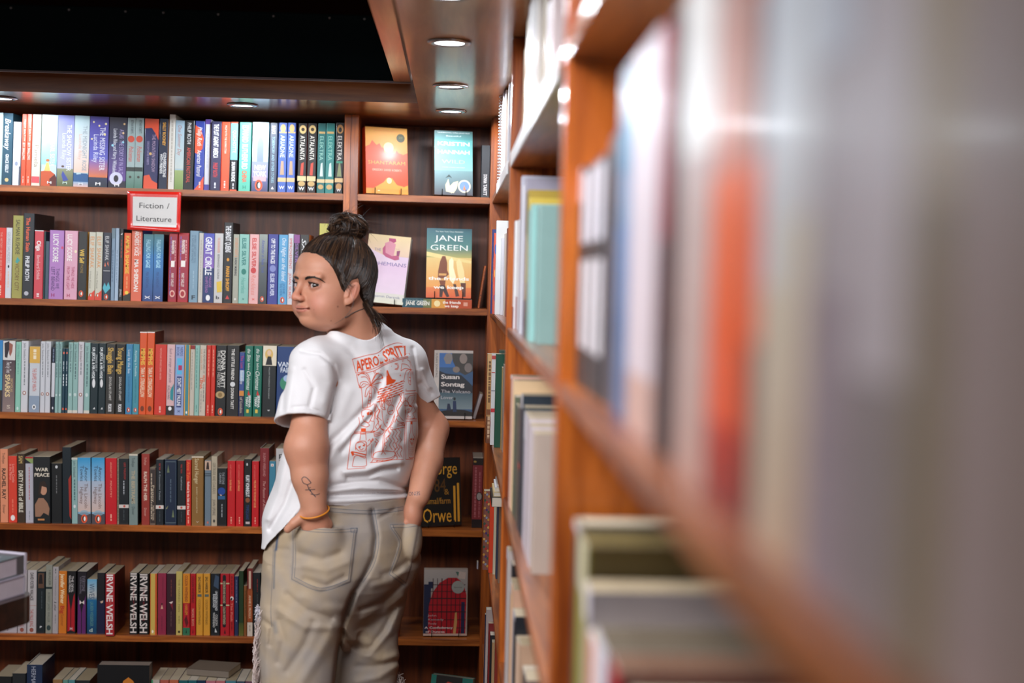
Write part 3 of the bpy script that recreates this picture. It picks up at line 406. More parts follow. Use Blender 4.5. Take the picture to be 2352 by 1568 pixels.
ROW4 = '''
1 19 1031|e0906c|salmon|with black serif capitals|t.5,.05,.2,.36,3c2c24:Trollope~T.5,.26,.68,.5,2c2420:RACHEL RAY~t.5,.76,.88,.34,3c2c24:Dover
20 39.5 1047|d8402c|orange-red|with pink lettering|t.62,.12,.4,.3,f0a898:Lonely Castle~t.3,.12,.36,.3,f0a898:in the Mirror~i.5,.65,.85,.3,e87058~e.5,.93,.25,.34,f0e8e4
40 58 1042|3c2c1e|dark brown|with cream block capitals|T.5,.03,.14,.5,c8a868:SAM~B.5,.24,.85,.55,e0d8c4:DIRTY PARTS of BIBLE
59 77 1049|b8b4be|lilac-white|with a green and red top|r0,0,1,.025,a81c24~r0,.025,1,.1,8ca060~g:1c1c24,0,.1,0,.03,.8,.1~i.5,.16,.65,.25,b87880~i.5,.82,.95,.2,909098
77.5 116 1049 p=.008 s=14181a|15181a|thick black|with a woman's portrait and white capitals|b.5,.19,.75,.22,e4d8c4:WAR~b.5,.27,.9,.22,e4d8c4:PEACE~g:9a7058,.1,.9,.08,.72,.3,.62,.6,.62,.85,.7,.95,.78,.9,.88,.6,.84,.4,.9~e.6,.5,.2,.3,c08c70~g:2c1c14,.3,.5,.4,.38,.65,.36,.8,.42,.78,.46,.5,.44,.42,.56,.3,.58~r.25,.93,.65,.955,c8844c
118 143 1064|121415|short black|with faint grey lettering|i.5,.2,.5,.14,707070~e.5,.06,.12,.14,d0d0d0
143.5 164 1027 s=181a1e d=.17|0f1c24|tall black|with a red shape at one side|g:a82c20,.7,.42,1,.36,1,.95,.8,.9
165 178.5 1051|8fb0ac|grey-teal|with cream ends|r0,0,1,.03,c8c8bc~t.5,.05,.3,.4,24444c:John Steinbeck~i.5,.33,.66,.35,3c6468~e.5,.74,.2,.3,d8dcdc
179 208.5 1051 s=1c1c24|8cb8d4|blue-to-cream|with a vintage car and black lettering|r0,0,1,.35,2a94c8,8cb8d8~r0,.35,1,.82,a8b8cc,d4b8ac~r0,.85,1,1,50484c~t.68,.14,.36,.28,2c2c3c:Amor~t.34,.12,.36,.28,2c2c3c:Towles~t.66,.39,.77,.28,6c4c3c:The Lincoln~t.32,.44,.7,.28,6c4c3c:Highway~e.5,.83,.32,.18,9cb0bc~e.5,.85,.38,.12,7c94a4~p.5,.94
211 240.5 1051 s=1c1c24|8cb8d4|blue-to-cream|with a vintage car and black lettering|r0,0,1,.35,2a94c8,8cb8d8~r0,.35,1,.82,a8b8cc,d4b8ac~r0,.85,1,1,50484c~t.68,.14,.36,.28,2c2c3c:Amor~t.34,.12,.36,.28,2c2c3c:Towles~t.66,.39,.77,.28,6c4c3c:The Lincoln~t.32,.44,.7,.28,6c4c3c:Highway~e.5,.83,.32,.18,9cb0bc~e.5,.85,.38,.12,7c94a4~p.5,.94
242 268.5 1052|c41420|bright red|with thin gold lettering|t.5,.06,.3,.16,f09c84:ARUNDHATI ROY~t.5,.34,.6,.16,f09c84:MINISTRY~i.5,.85,.95,.18,f0b098
269 273.5 1053|8c8470|patterned grey|thin as a finger|i.5,.02,.95,.6,4c483c
273.5 296 1053|141a1e|black|with a white band low down|t.6,.06,.32,.2,c83830:LEO TOLSTOY~i.5,.34,.55,.16,c8ccd0~r0,.7,1,.75,d8ccc4~e.55,.725,.12,.12,c85040~i.5,.78,.95,.1,50585c
296.5 316.5 1043 p=.008 s=101010|7c8c88|grey-teal|with cream edges, jutting out|r0,0,1,.02,d8ccb8~t.5,.05,.18,.36,3c4c50:Trollope~T.5,.23,.7,.42,b8a88c:THE BERTRAMS~t.5,.74,.86,.34,3c4c50:Dover
325 343.5 1042 s=5c1c14|98342a|brick red|with cream lettering|t.5,.05,.16,.3,e0a898:Trollope~T.5,.25,.66,.4,e8ccb8:RALPH THE HEIR~t.5,.76,.88,.3,e0a898:Dover
344 357.5 1074|6c5c50|short patterned|with ornate cream lettering|r.1,.03,.9,.97,3c302c~i.3,.1,.9,.3,c8b49c~t.6,.3,.6,.4,d0bca0:Penny~t.6,.66,.92,.4,d0bca0:MARK TWAIN
358 376 1055|141c22|black|with a white band low down|t.5,.06,.16,.22,c83830:MARK TWAIN~t.5,.18,.62,.18,b8bcc0:A Connecticut Yankee~r0,.7,1,.755,d8ccc4~e.5,.727,.12,.14,c85040~i.5,.79,.95,.12,50585c
378 406 1055 H=1|14243c|dark navy hardback|with fine gold plant drawing|r.06,.03,.94,.04,5c6c74~r.06,.96,.94,.97,5c6c74~r.06,.03,.09,.97,4c5c64~r.91,.03,.94,.97,4c5c64~g:6c7858,.2,.2,.3,.08,.4,.2~i.5,.3,.65,.18,4c5c6c~g:6c7858,.6,.88,.7,.76,.8,.88~g:8c8c60,.1,.75,.3,.7,.2,.76
407 426.5 1057|141c20|black|with a white band low down|t.5,.06,.2,.2,c83830:MARK TWAIN~t.5,.25,.46,.16,b8bcc0:Pudd'nhead~r0,.7,1,.755,d8ccc4~e.5,.727,.12,.14,c85040~i.5,.79,.95,.1,50585c
427 438.5 1056|cc2c20|thin red|with orange and white lettering|t.5,.03,.32,.6,f0803c:Anne Tyler~T.5,.33,.84,.45,f4e0d0:Redhead by the Side of the Road~i.5,.87,.97,.4,f0a890
440 467 1048|8c6430|ochre brown|with curling cream title|r0,0,1,.02,d8c8b0~t.45,.03,.4,.36,e0cca0:Sacred Hunger~t.45,.44,.82,.14,d0bc90:BARRY UNSWORTH~g:d8d0c0,.35,.93,.5,.95,.65,.93,.5,.96
470 484.5 1057|6c7c88|grey-blue|with a small photo on top|r0,.01,1,.15,c8a890~g:2c1c18,.2,.14,.35,.03,.6,.03,.7,.14~r0,.2,1,.21,2c343c~r0,.23,1,.24,2c343c~e.5,.95,.15,.2,c8705c
485 498.5 1048|b8aa92|cream|with grey capitals|t.5,.09,.54,.5,6c6454:GERTRUDE AND CLAUDIUS~t.5,.62,.85,.5,54504c:JOHN UPDIKE~g:30302c,.3,.93,.5,.9,.7,.93,.5,.96
498.5 521 1075|0f1214|short black|with a blue oval|t.62,.07,.28,.24,a8acb0:THE STONE~t.32,.08,.27,.24,a8acb0:CARVERS~e.45,.4,.38,.4,1c4490~g:c8a898,.25,.45,.5,.46,.4,.5~r.1,.48,.8,.54,2c5c88~i.5,.62,.86,.14,b0b4b8
522 540 1058|c4141c|bright red|with tiny gold lettering|t.4,.06,.28,.2,e87868:KURT VONNEGUT~T.4,.29,.46,.24,f0a468:PLAYER PIANO~i.5,.86,.96,.26,f0a890
541 559 1058|c4141c|bright red|with tiny gold lettering|t.4,.06,.28,.2,e87868:KURT VONNEGUT~T.4,.29,.46,.24,f0a468:CAT'S CRADLE~i.5,.86,.96,.26,f0a890
560 577 1054|151414|black|with white capitals and a flame|B.5,.24,.56,.5,f4f4f4:KURT VONNEGUT~e.5,.61,.3,.34,8c5030~t.5,.68,.9,.4,304a84:TIMEQUAKE~r.25,.93,.8,.965,c8b8b8~e.4,.08,.12,.2,c0c0c0
578 594 1059|c4141c|bright red|with a longer gold title|t.4,.06,.28,.2,e87868:KURT VONNEGUT~T.45,.29,.71,.28,f0a468:WELCOME TO THE MONKEY HOUSE~i.5,.86,.96,.26,f0a890
596 617 1029 s=5c2014 H=1|7c1c20|tall dark red|with pink lettering, yellow sticker|t.5,.06,.36,.28,cc8c88:SUSAN VREELAND~s.5,.41,.88,.28,d8a098:The Passion of Artemisia~r.6,.88,1,.96,c8b43c
617.5 632 1059|3c8098|steel blue|with a small white emblem|r.25,.04,.7,.08,e0dcd8~e.48,.06,.1,.1,b03c30
632.5 662 1030|c0bab8|tall white|with bold black capitals|B.5,.07,.42,.5,1c1c1c:LET US PREY~i.75,.1,.3,.1,d0a060
'''
ROW5 = '''
-4 39 1308|a8a0a4|pale grey|with a small mark low down|i.5,.93,.97,.1,807880
40 60.5 1309|aaa0a2|white|half behind the display stack|t.5,.62,.9,.4,a84038:THE PALE KING~e.5,.95,.22,.24,8c4c40
62 83 1309|b4acac|white|with black and red capitals|T.5,.04,.48,.36,3c3838:DAVID FOSTER WALLACE~r0,.56,1,.565,a86858~t.5,.62,.9,.4,a84038:THE PALE KING~e.5,.95,.22,.24,8c4c40
84 103 1312|121c20|black|with a small figure photo on top|r.15,.03,.85,.27,5c4030~g:1c1414,.2,.2,.3,.05,.6,.05,.7,.2~i.6,.32,.6,.12,50585c~b.5,.9,.25,.25,d8d8d8:P
104 119.5 1297|88887c|grey-green|tall, with darker lettering|T.6,.07,.3,.3,646458:HEALER~r0,.32,.95,.35,1c2c2c~t.5,.4,.84,.36,5c6058:ROBERT JAMES WALLER~e.5,.92,.3,.4,2c3c3c
120 133.5 1301|a49c9c|pale grey|with black and grey lettering|i.5,.03,.1,.3,5c5c5c~t.5,.14,.5,.3,807c7c:THE COMPANION OF~s.5,.52,.66,.44,2c2c2c:& other~i.5,.72,.85,.25,807c7c
134 152.5 1311|c8701c|orange|with cream serif lettering|T.5,.05,.52,.5,ecd4a8:Jennifer Weiner~T.5,.55,.68,.5,b0301c:Big~t.5,.69,.88,.4,984818:Summer
153 173.5 1311|141214|black|with two red legs|t.62,.08,.34,.26,d8d0cc:THE DEVIL~t.32,.07,.34,.24,d8d0cc:WEARS PRADA~g:a81420,.08,.78,.1,.35,.2,.4,.42,.62,.42,.95,.08,.97~g:a81420,.9,.78,.88,.35,.75,.4,.5,.62,.5,.95,.9,.97~b.5,.92,.3,.3,d8c8c8:H
177 198.5 1312 s=281830|17111a|black|with purple legs and a bow|t.66,.07,.32,.36,7c7480:EVERYONE~t.34,.09,.36,.2,7c7480:WORTH KNOWING~g:5c2060,.05,.85,.08,.38,.2,.46,.42,.66,.42,1,.05,1~g:5c2060,.92,.85,.9,.38,.75,.46,.5,.66,.5,1,.92,1~g:d8ccc4,.25,.46,.5,.5,.75,.46,.75,.53,.5,.5,.25,.53
200 221.5 1330|6ca4b8|light and dark blue|with dark capitals, shorter|r0,0,1,.3,5ca0c4,b8b8b4~r0,.3,1,.38,b8b8b4,1c6488~r0,.38,1,1,14608c,0c3c5c~t.5,.08,.36,.6,2c4c64:WIVES~t.5,.41,.86,.36,5c8c84:LAUREN WEISBERGER~b.4,.93,.4,.4,a8b8b0:d
222.5 240.5 1315|14141a|black|with a navy foot and leaf|r0,.45,1,1,161838~g:c8a890,.4,.47,.8,.45,.75,.49,.5,.5
241.5 262.5 1318 p=.02 s=5c1414|a8242c|dark red|jutting out, with huge white letters|B.5,0,.98,.7,e8dcd8:IRVINE WELSH~t.5,.32,.7,.16,c86858:DEAD MEN'S TROUSERS
297 316.5 1315 s=0c0c0c|0c0d0e|black|with huge white letters|B.5,0,.98,.75,d8ccc4:IRVINE WELSH~t.5,.22,.78,.16,8c2028:TRAINSPOTTING
318.5 341.5 1317|0c0d0e|black|with huge white letters|B.5,0,.98,.75,d8ccc4:IRVINE WELSH~t.5,.22,.78,.16,8c2028:THE ACID HOUSE
344.5 360 1317|c8a850|yellow|with an orange-red right edge|r.75,0,1,1,c44c20~r0,0,.08,1,c44c20~e.4,.95,.14,.24,f0e8d0
362 381.5 1316|8c2440|crimson|with a small pale figure|t.6,.06,.4,.14,6c1c34:AMERICAN WIFE~g:d0a488,.35,.58,.5,.51,.65,.58~e.5,.5,.08,.1,1c1010~i.5,.7,.93,.12,6c1c34
382.5 403.5 1317|341420|dark plum|with faint red lettering|i.5,.1,.38,.12,7c3c34~g:d8c0b8,.25,.47,.7,.45,.55,.5~g:7c1c28,.4,.5,.65,.48,.7,.6~i.5,.62,.87,.12,6c4c4c
404 418.5 1312|bca85c|pale yellow|with spaced grey capitals|t.5,.12,.64,.3,7c6c38:THE MARRIED MAN~i.5,.7,.82,.25,8c7c44~e.5,.95,.18,.2,2c2818
420 436 1317|b01c24|orange and red|with a green foot|r0,0,1,.48,d0801c~r0,.88,1,1,2c6c4c~T.5,.03,.46,.42,7c3018:COLSON WHITEHEAD~T.5,.5,.67,.4,d0802c:HARLEM~g:5c1018,.2,.75,.5,.68,.8,.8,.5,.87~g:12241c,.4,.97,.5,.9,.6,.97
437 449.5 1317|b0141c|red|with dark and pale capitals|T.5,.04,.48,.46,5c0c10:COLSON WHITEHEAD~t.5,.57,.85,.42,d8a888:NICKEL BOYS~g:4c0c10,.4,.97,.5,.89,.6,.97
450.5 466 1317|d0902c|amber yellow|with black lettering|T.5,.05,.31,.4,3c2c14:SAG HARBOR~r.2,.335,.8,.375,586058~t.5,.42,.83,.34,5c4018:COLSON WHITEHEAD
467 482.5 1317|d0902c|amber yellow|with black lettering|T.5,.05,.31,.4,3c2c14:SAG HARBOR~r.2,.335,.8,.375,586058~t.5,.42,.83,.34,5c4018:COLSON WHITEHEAD
484 505 1317|10161c|black|with a pale figure on top|g:38485c,.3,.2,.5,.02,.9,.05,.85,.25~T.62,.28,.6,.26,c8c8c8:UNDERGROUND~T.36,.33,.55,.24,c8c8c8:RAILROAD~T.65,.66,.84,.24,b8b4b0:COLSON~T.36,.63,.87,.24,b8b4b0:WHITEHEAD~g:c8c8c8,.45,.95,.5,.88,.7,.95
506 527 1317|ac1420|red|with a long black rounded panel|r.25,.05,.62,.84,141418~e.435,.05,.18,.2,141418~e.435,.84,.18,.2,141418~T.44,.12,.48,.26,b8a888:UNDERGROUND RAILROAD~T.44,.53,.82,.26,b8a888:COLSON WHITEHEAD~r0,.15,.25,.17,c8b088~r.62,.15,1,.17,c8b088~r0,.5,.25,.52,c8b088~r.62,.5,1,.52,c8b088~g:2c0c10,.4,.97,.5,.89,.6,.97
527.5 537.5 1317|ac1c20|red|thin, with a black and white dot|i.5,.04,.35,.6,7c1014~e.5,.4,.4,.5,d8ccc4~e.4,.41,.25,.3,141414~t.5,.47,.77,.5,d88878:The Push~i.5,.78,.92,.5,7c1014
538.5 547.5 1323|20284c|short navy|thin, with faint grey lettering|i.5,.06,.4,.4,5c6480~e.5,.43,.1,.2,b8b8c8~e.5,.75,.1,.2,b8b8c8
548.5 559.5 1311|1c3418|dark green|thin, with a yellow foot|r0,.8,1,1,3c4418,5c5c20
560 567 1345|7c4820|short brown|thin and worn|i.5,.1,.6,.3,3c2010
568 580 1305|8c4420|patterned rust|with a white foot label|r0,0,1,.3,6c1c18~r.3,.04,.7,.3,c8a890~r0,.33,1,.78,984820~T.5,.4,.74,.4,d0b090:ANNIE E. PROULX~r0,.8,1,1,c8b8a8~i.5,.84,.93,.3,8c7c70
581 598 1315|141618|black|with faint red lettering|i.6,.1,.3,.14,8c2420~i.6,.34,.5,.14,484c4c~r.3,.7,1,.75,c8b8b0
599 622 1315|0e1012|plain black|with thin white capitals|T.3,.06,.42,.12,c8c8c8:A KNOCK AT THE DOOR
'''
ROW6 = '''
-12 26 1553 p=-.06|1c1c1c|dim black|low in the corner|
27 58 1546 p=-.05|26282a|dark grey|beside the navy hardback|
60 96 1526 H=1|1c2c48|navy hardback|with thin serif capitals|t.45,.02,.6,.3,a8acb8:HERMAN MELVILLE
120 142 1560|8c6840|tan|with an unmarked top|
143 155 1561|5c8c80|grey-green|narrow|
156 170.5 1561|4c8488|teal|narrow|r0,0,1,1,4c8488,2c6c74
172 205 1562|1c2224|charcoal|wide|
346 365 1561|b8aca0|cream|with a green left edge|r0,0,.2,1,4c9c6c
366 386 1561|b05848|coral|between cream and rust books|
387 408 1561|b86040|rust|next to the first teal books|
409 430 1562|1c5c60|dark teal|beside a rust spine|
430.5 450 1562|1f5f68|petrol|beside a dark teal spine|
450.5 470 1562|14304c|navy|left of two pink books|
471 493 1563|b86c78|pink|beside a navy spine|
494 515 1563|b8686c|rose|left of a teal book|
516 540 1563|487c88|slate teal|beside a rose spine|
541 560 1564|3c4c5c|blue-grey|near the person's leg|
561 585 1564|6c4454|mauve|nearest the person's leg|
'''
# ------------------------------------------------------------------ the room
def struct(o, label=None):
    o['kind'] = 'structure'
    if label: o['label'] = label; o['category'] = 'room'
    return o
def slab(name, x0, x1, y0, y1, z0, z1, mat, lab):
    m = MB(); m.box(x0, x1, y0, y1, z0, z1); o = m.build(name, mat, cols=False); return struct(o, lab)
WALLM = plain('painted_wall', 'b9b2a6', 0.8, noise=0.05); CEILM = plain('painted_ceiling', '3a3633', 0.8, noise=0.05)
def carpet():
    m, nt, b = newmat('carpet'); n = nd(nt, 'ShaderNodeTexNoise'); setin(n, Scale=220.0, Detail=4.0)
    r = nd(nt, 'ShaderNodeValToRGB'); r.color_ramp.elements[0].color = (*H('2a1d18'), 1); r.color_ramp.elements[1].color = (*H('5a4438'), 1)
    tc = nd(nt, 'ShaderNodeTexCoord'); nt.links.new(tc.outputs['Object'], n.inputs[0]); nt.links.new(n.outputs[0], r.inputs[0]); nt.links.new(r.outputs[0], b.inputs['Base Color']); setin(b, Roughness=0.95)
    return m
slab('floor', -3.6, 0.50, -2.6, 4.5, -0.1, 0, carpet(), 'dark brown carpeted floor of the shop')
slab('ceiling', -3.6, 0.50, -2.6, 4.5, 2.45, 2.55, CEILM, 'dark painted ceiling above the soffit')
slab('wall_back', -3.6, 0.50, 4.40, 4.5, 0, 2.45, WALLM, 'wall behind the fiction bookcases')
slab('wall_right', 0.40, 0.50, -2.6, 4.40, 0, 2.45, WALLM, 'wall behind the bookcase beside the camera')
slab('wall_left', -3.6, -3.5, -2.6, 4.40, 0, 2.45, WALLM, 'far left wall of the shop')
slab('wall_front', -3.5, 0.40, -2.6, -2.5, 0, 2.45, WALLM, 'wall behind the photographer')
# soffit: back run and right run, each with a fascia
XR = 0.10                                # front plane of the right-hand bookcases
XS = P(959, 247, 3.78).x                 # left edge of the right-hand soffit
YS = 3.78
m = MB(); m.box(-3.5, XS, YS+.02, 4.40, SOF, SOF+.02); m.box(-3.5, XS+.0, YS, YS+.02, SOF-.002, SOF+.055)
m.box(-3.5, XS, YS+.02, YS+.04, SOF+.02, SOF+.44)
struct(m.build('trim_1', WS, cols=False), 'glossy wooden soffit over the back bookcases')
m = MB(); m.box(XS, 0.40, -2.5, 4.40, SOF, SOF+.02); m.box(XS, XS+.018, -2.5, YS, SOF+.02, SOF+.055)
m.box(XS+.018, XS+.03, -2.5, YS, SOF+.02, SOF+.44)
struct(m.build('trim_2', WS2, cols=False), 'glossy wooden soffit with downlights over the right-hand bookcases')
# hanging black panel with its wooden border and metal edge strip
PB = P(905, 187, 3.70); zb = PB.z
GLB = plain('black_panel', '0e171a', 0.8, spec=0.0); GLB2 = plain('brown_black_panel', '120705', 0.8, spec=0.0)
m = MB(); m.box(-3.5, PB.x, 2.78, 3.69, zb, zb+.03); struct(m.build('trim_5', GLB, cols=False), 'black ceiling panel dotted with small rivets')
m = MB(); m.box(-3.5, PB.x, 2.5, 2.775, zb+.002, zb+.03); struct(m.build('trim_6', GLB2, cols=False), 'brown-black ceiling panel nearer the camera')
m = MB(); m.box(PB.x, PB.x+.043, 2.5, 3.70, zb-.002, zb+.03); struct(m.build('trim_3', WS2, cols=False), 'wooden border along the black ceiling panel')
m = MB(); m.box(-3.5, PB.x+.043, 3.69, 3.700, zb-.005, zb+.02); struct(m.build('trim_4', plain('painted_metal', '8c868c', 0.4), cols=False), 'thin metal strip along the black panel')
RIV = plain('rivet_metal', '77777a', .5)
for i, (u, v) in enumerate([(25, 12), (158, 17), (288, 22), (375, 25), (501, 30), (628, 34), (757, 38), (837, 40)]):
    q = P(u, v, 2.80); m = MB(); m.tube([(q.x, 2.80, zb+.001), (q.x, 2.80, zb-.0025)], [.0022, .0012], 10)
    tag(m.build('rivet', RIV, cols=False), 'small pale rivet in the row across the black ceiling panel', 'rivet', 'rivets in the black ceiling panel')
# downlights
EM, nt, b = newmat('lamp_lens'); setin(b, Roughness=0.2); b.inputs['Emission Color'].default_value = (0.9, 0.95, 1, 1); b.inputs['Emission Strength'].default_value = 14
RING = plain('chrome_ring', 'b0b0b4', 0.2, 0.9)
dl = ['downlight over the display shelves, third from the camera side', 'downlight just in front of the corner one', 'bright downlight over the aisle nearest the top of the photo',
      'downlight at the very top edge of the photo']
for i, (x_, y_) in enumerate(SPOTS):
    lab = {0: 'round downlight in the corner soffit, above the display shelves', 1: 'round downlight with a dark rim, second from the corner in right soffit',
           2: 'bright round downlight in the right soffit, third from the corner', 3: 'round downlight in right soffit cut by the top edge, fourth from corner',
           7: 'round downlight in the back soffit above the blue novels', 8: 'round downlight in the back soffit near the left edge'}.get(i, 'round downlight in the soffit outside the picture')
    t = empty('downlight', (x_, y_, SOF), lab, 'downlight', 'soffit downlights')
    m = MB(); n = 28; vs = []; fs = []
    for r_, z_ in ((.030, 0.0), (.042, -.0005), (.043, -.003), (.032, -.006), (.030, 0.004)):
        vs += [(r_*math.cos(2*math.pi*k/n), r_*math.sin(2*math.pi*k/n), z_) for k in range(n)]
    for a_ in range(4): fs += [(a_*n+k, a_*n+(k+1) % n, (a_+1)*n+(k+1) % n, (a_+1)*n+k) for k in range(n)]
    m.add(vs, fs); m.build('trim_ring', RING, t, smooth=True, cols=False)
    m = MB(); m.add([(.030*math.cos(2*math.pi*k/n), .030*math.sin(2*math.pi*k/n), -.0025) for k in range(n)]+[(0, 0, -.004)], [(k, (k+1) % n, n) for k in range(n)]); m.build('lens', EM, t, cols=False)
PE, nt, b = newmat('fill_diffuser'); b.inputs['Emission Color'].default_value = (0.95, 0.97, 1, 1); b.inputs['Emission Strength'].default_value = 3
for x_, y_ in FILL_PANELS:  # unseen housings added for the fill lights, tilted towards the back shelves
    th_ = math.radians(38) if y_ > 0 else 0.0
    t = empty('fill_panel', (x_, y_, 2.34 if th_ == 0 else 2.225), 'added rectangular fill light overhead, outside the picture', 'ceiling light', 'added fill lights outside the picture', (th_, 0, 0))
    m = MB(); m.box(-.6, .6, -.3, .3, .0, .11); m.build('housing', WHITEP, t, cols=False)
    m = MB(); m.box(-.56, .56, -.27, .27, -.004, .0); m.build('diffuser', PE, t, cols=False)
# the ceiling panels stop short of the added fill panels
# ------------------------------------------------------------------ back bookcases
YB = 4.385
def bookcase(x0, x1, label, shelves, sl, sr):
    t = empty('bookcase', ((x0+x1)/2, YF, 0), label, 'bookcase'); cx = (x0+x1)/2; t['group'] = 'bookcases along the back wall'
    def part(name, mat, *b_, bev=.0015):
        m = MB(); m.box(b_[0]-cx, b_[1]-cx, b_[2]-YF, b_[3]-YF, b_[4], b_[5], bev=bev); return m.build(name, mat, t, cols=False)
    part('back_panel', WB, x0+.01, x1-.01, YB-.01, YB, .02, SOF-.002, bev=0)
    part('side_panel', WZ, x0, x0+sl, YF-.004, YB-.011, 0, SOF-.001); part('side_panel', WZ, x1-sr, x1, YF-.004, YB-.011, 0, SOF-.001)
    for z in shelves: part('shelf', WX, x0+sl, x1-sr, YF, YB-.011, z-.0185, z)
    part('plinth', WX, x0+sl, x1-sr, YF+.03, YF+.05, 0, shelves[-1]-.0185)
    return t
xa = X_at(790.5, 350, YF); xb = X_at(805.5, 350, YF); xc = X_at(822.5, 350, YF); xd = X_at(1128, 350, YF); xe = X_at(1144, 350, YF)
bookcase(-1.62, xb, 'wooden bookcase holding the long rows of novels', SH, .02, xb-xa)
bookcase(xb+.0005, xe, 'narrow wooden bookcase of face-out books in the corner', SH, xc-xb, xe-xd)
for k, (txt, l0, l1) in enumerate([(ROW1, 1.2, .6), (ROW2, .9, .3), (ROW3, .5, .4), (ROW4, -.9, -.4), (ROW5, 0.2, -1.1), (ROW6, 0, 0)]):
    shelf_row(k, txt, 'novels on the %s shelf of the wide bookcase' % NAMES[k], l0, l1)
# odd ones
def facebook(u0, v0, u1, v1, k, Y, spec, col, thick, yaw=0, lean=8, roll=0, label='', hard=False, w=None, h=None, stand=True, side=None, base=None, page=None):
    """front cover turned to the room: u0,v0 bottom-left pixel, width from u1, top from v1"""
    q = P(u0, v0, Y); x1 = X_at(u1, v0, Y); w = w or (x1-q.x); h = h or (Z_at(u0, v1, Y)-q.z)
    root = empty('book', (q.x, Y, (base if base is not None else SH[k]+.001)), label, 'book', 'books displayed face out')
    root.location.z += thick*math.sin(math.radians(lean))+max(0, w*math.sin(math.radians(roll)))+.0003
    root.rotation_euler = (math.radians(-lean), math.radians(roll), math.radians(yaw))
    t = .0025 if hard else .0006; m = MB()
    m.box(0, w, 0, t, 0, h, H(col)); m.box(0, w, thick-t, thick, 0, h, H(side or col)); m.box(0, t, t, thick-t, 0, h, H(side or col))
    deco(m, spec, w, h); m.build('cover', COVER, root)
    m = MB(); m.box(t+.0001, w-.0012, t+.0001, thick-t-.0001, .0005, h-.0008, page or PAGE[2]); m.build('page_block', PAGES, root)
    if stand:
        cy_, sy_ = math.cos(math.radians(yaw)), math.sin(math.radians(yaw))
        s_ = empty('book_stand', (q.x+w/2*cy_, Y+w/2*sy_, (base if base is not None else SH[k]+.0005)), 'black wire stand under the '+label.split(' on ')[0].split(',')[0], 'book stand', 'black wire book stands')
        s_.rotation_euler = (0, 0, math.radians(yaw))
        for sx in (-1, 1):
            m = MB(); X = sx*w*.31
            m.tube([(X, -.008, .022), (X, -.0075, .0016), (X, -.0065, .0014)], .0013, 6); m.build('prong', BLACKM, s_, smooth=True, cols=False)
        m = MB(); yb_ = thick+.012; zt_ = h*.5; yt_ = thick*math.cos(math.radians(lean))+zt_*math.sin(math.radians(lean))+.004; m.tube([(-w*.31, yt_+.03, .0015), (-w*.2, yt_, zt_), (w*.2, yt_, zt_), (w*.31, yt_+.03, .0015)], .0013, 6)
        m.build('back_rest', BLACKM, s_, smooth=True, cols=False)
    return root
facebook(841, 446, 922, 290, 0, YF+.03, 'r0,0,1,.5,f4b044,f08c34~g:ec5220,0,1,0,.3,.1,.27,.16,.2,.23,.25,.27,.27,.33,.24,.38,.3,.44,.31,.44,.37,.55,.4,.7,.38,.74,.34,.79,.38,.9,.4,1,.37,1,1~e.55,.3,.12,.12,fbe8a0~e.84,.15,.1,.1,4a4a20~h.84,.14,.1,.05,8a8a48:20~r0,.5,1,.92,ea4c20,e85020~g:f4a838,.3,.92,.38,.85,.45,.8,.5,.76,.62,.76,.72,.85,.85,.9,1,.86,1,.93~r.0,.92,1,1,f0983c,f4a43c~g:f4a43c,.15,.93,.38,.84,.52,.79,.62,.79,.72,.86,.88,.88,.95,.93~e.55,.8,.06,.07,fce8b0~h.5,.53,.9,.085,e8a83c:SHANTARAM~h.5,.64,.7,.05,f6d8b8:GREGORY DAVID ROBERTS~h.5,.05,.6,.022,f0883c:THE INTERNATIONAL BESTSELLER~i.3,.95,.96,.1,fff0c0', 'ec5220', .034, 20, 7, 0, 'orange sunset paperback turned outwards, on the top shelf', page=H('dcdce0'), w=.127)
facebook(998, 449, 1090, 298, 0, YF+.025, 'r0,0,1,.14,4c6868,5c9c9c~r0,.14,1,.62,62b0ac,8cc8c4~r0,.62,1,1,7ca0a4,585860~h.5,.03,.86,.028,f0f4f4:THE INTERNATIONAL NUMBER ONE BESTSELLER~h.5,.08,.4,.035,e8f0f0:Beautiful~b.5,.2,.86,.1,f2f4f4:KRISTIN~b.5,.33,.86,.1,f2f4f4:HANNAH~h.5,.48,.62,.1,b8b094:WILD~h.5,.57,.6,.025,e0ecec:A NOVEL OF FAMILY AND FOREST~g:e8e0b8,.3,.95,.28,.85,.36,.75,.4,.86,.5,.8,.62,.78,.58,.9,.5,.97~g:3c4c4c,.28,.74,.38,.68,.46,.74,.38,.72~g:e8e0b8,.44,.98,.36,.88,.5,.9~e.78,.86,.17,.17,e8e0c8~e.78,.86,.13,.13,7c9ccc~g:d89060,.74,.92,.78,.84,.82,.92', '4c8c90', .036, 10, 8, 0, 'teal forest paperback with tall white capitals, on the top shelf', page=H('8c7c70'), side='585048', w=.112)
facebook(828, 706, 927, 548, 1, YF+.028, 'r0,0,1,.3,dcc494,d8b8a0~g:d8c0d0,0,1,0,.2,.5,.32,1,.42,1,1~r0,.42,1,.85,d4b4cc,dcc4d4~r0,.85,1,1,d0c8c0,d0d0b8~g:a43464,.48,.04,.64,.04,.66,.08,.58,.12,.5,.1~g:cc8494,.4,.12,.52,.08,.66,.12,.64,.3,.44,.28~g:b0446c,.36,.2,.42,.14,.44,.26,.6,.3,.76,.28,.78,.34,.68,.36,.46,.32,.38,.28~g:842c5c,.7,.22,.78,.21,.77,.29,.71,.29~h.25,.22,.16,.07,7c6c8c:THE~h.52,.42,.9,.09,6c5c94:BOHEMIANS~h.7,.19,.14,.02,a07c70:A NOVEL~h.6,.9,.62,.06,5c5c84:Jasmin Darznik', 'd4bcd0', .03, -8, 9, 4.5, 'pink and cream paperback behind the head, on the second shelf', side='241c30', w=.124)
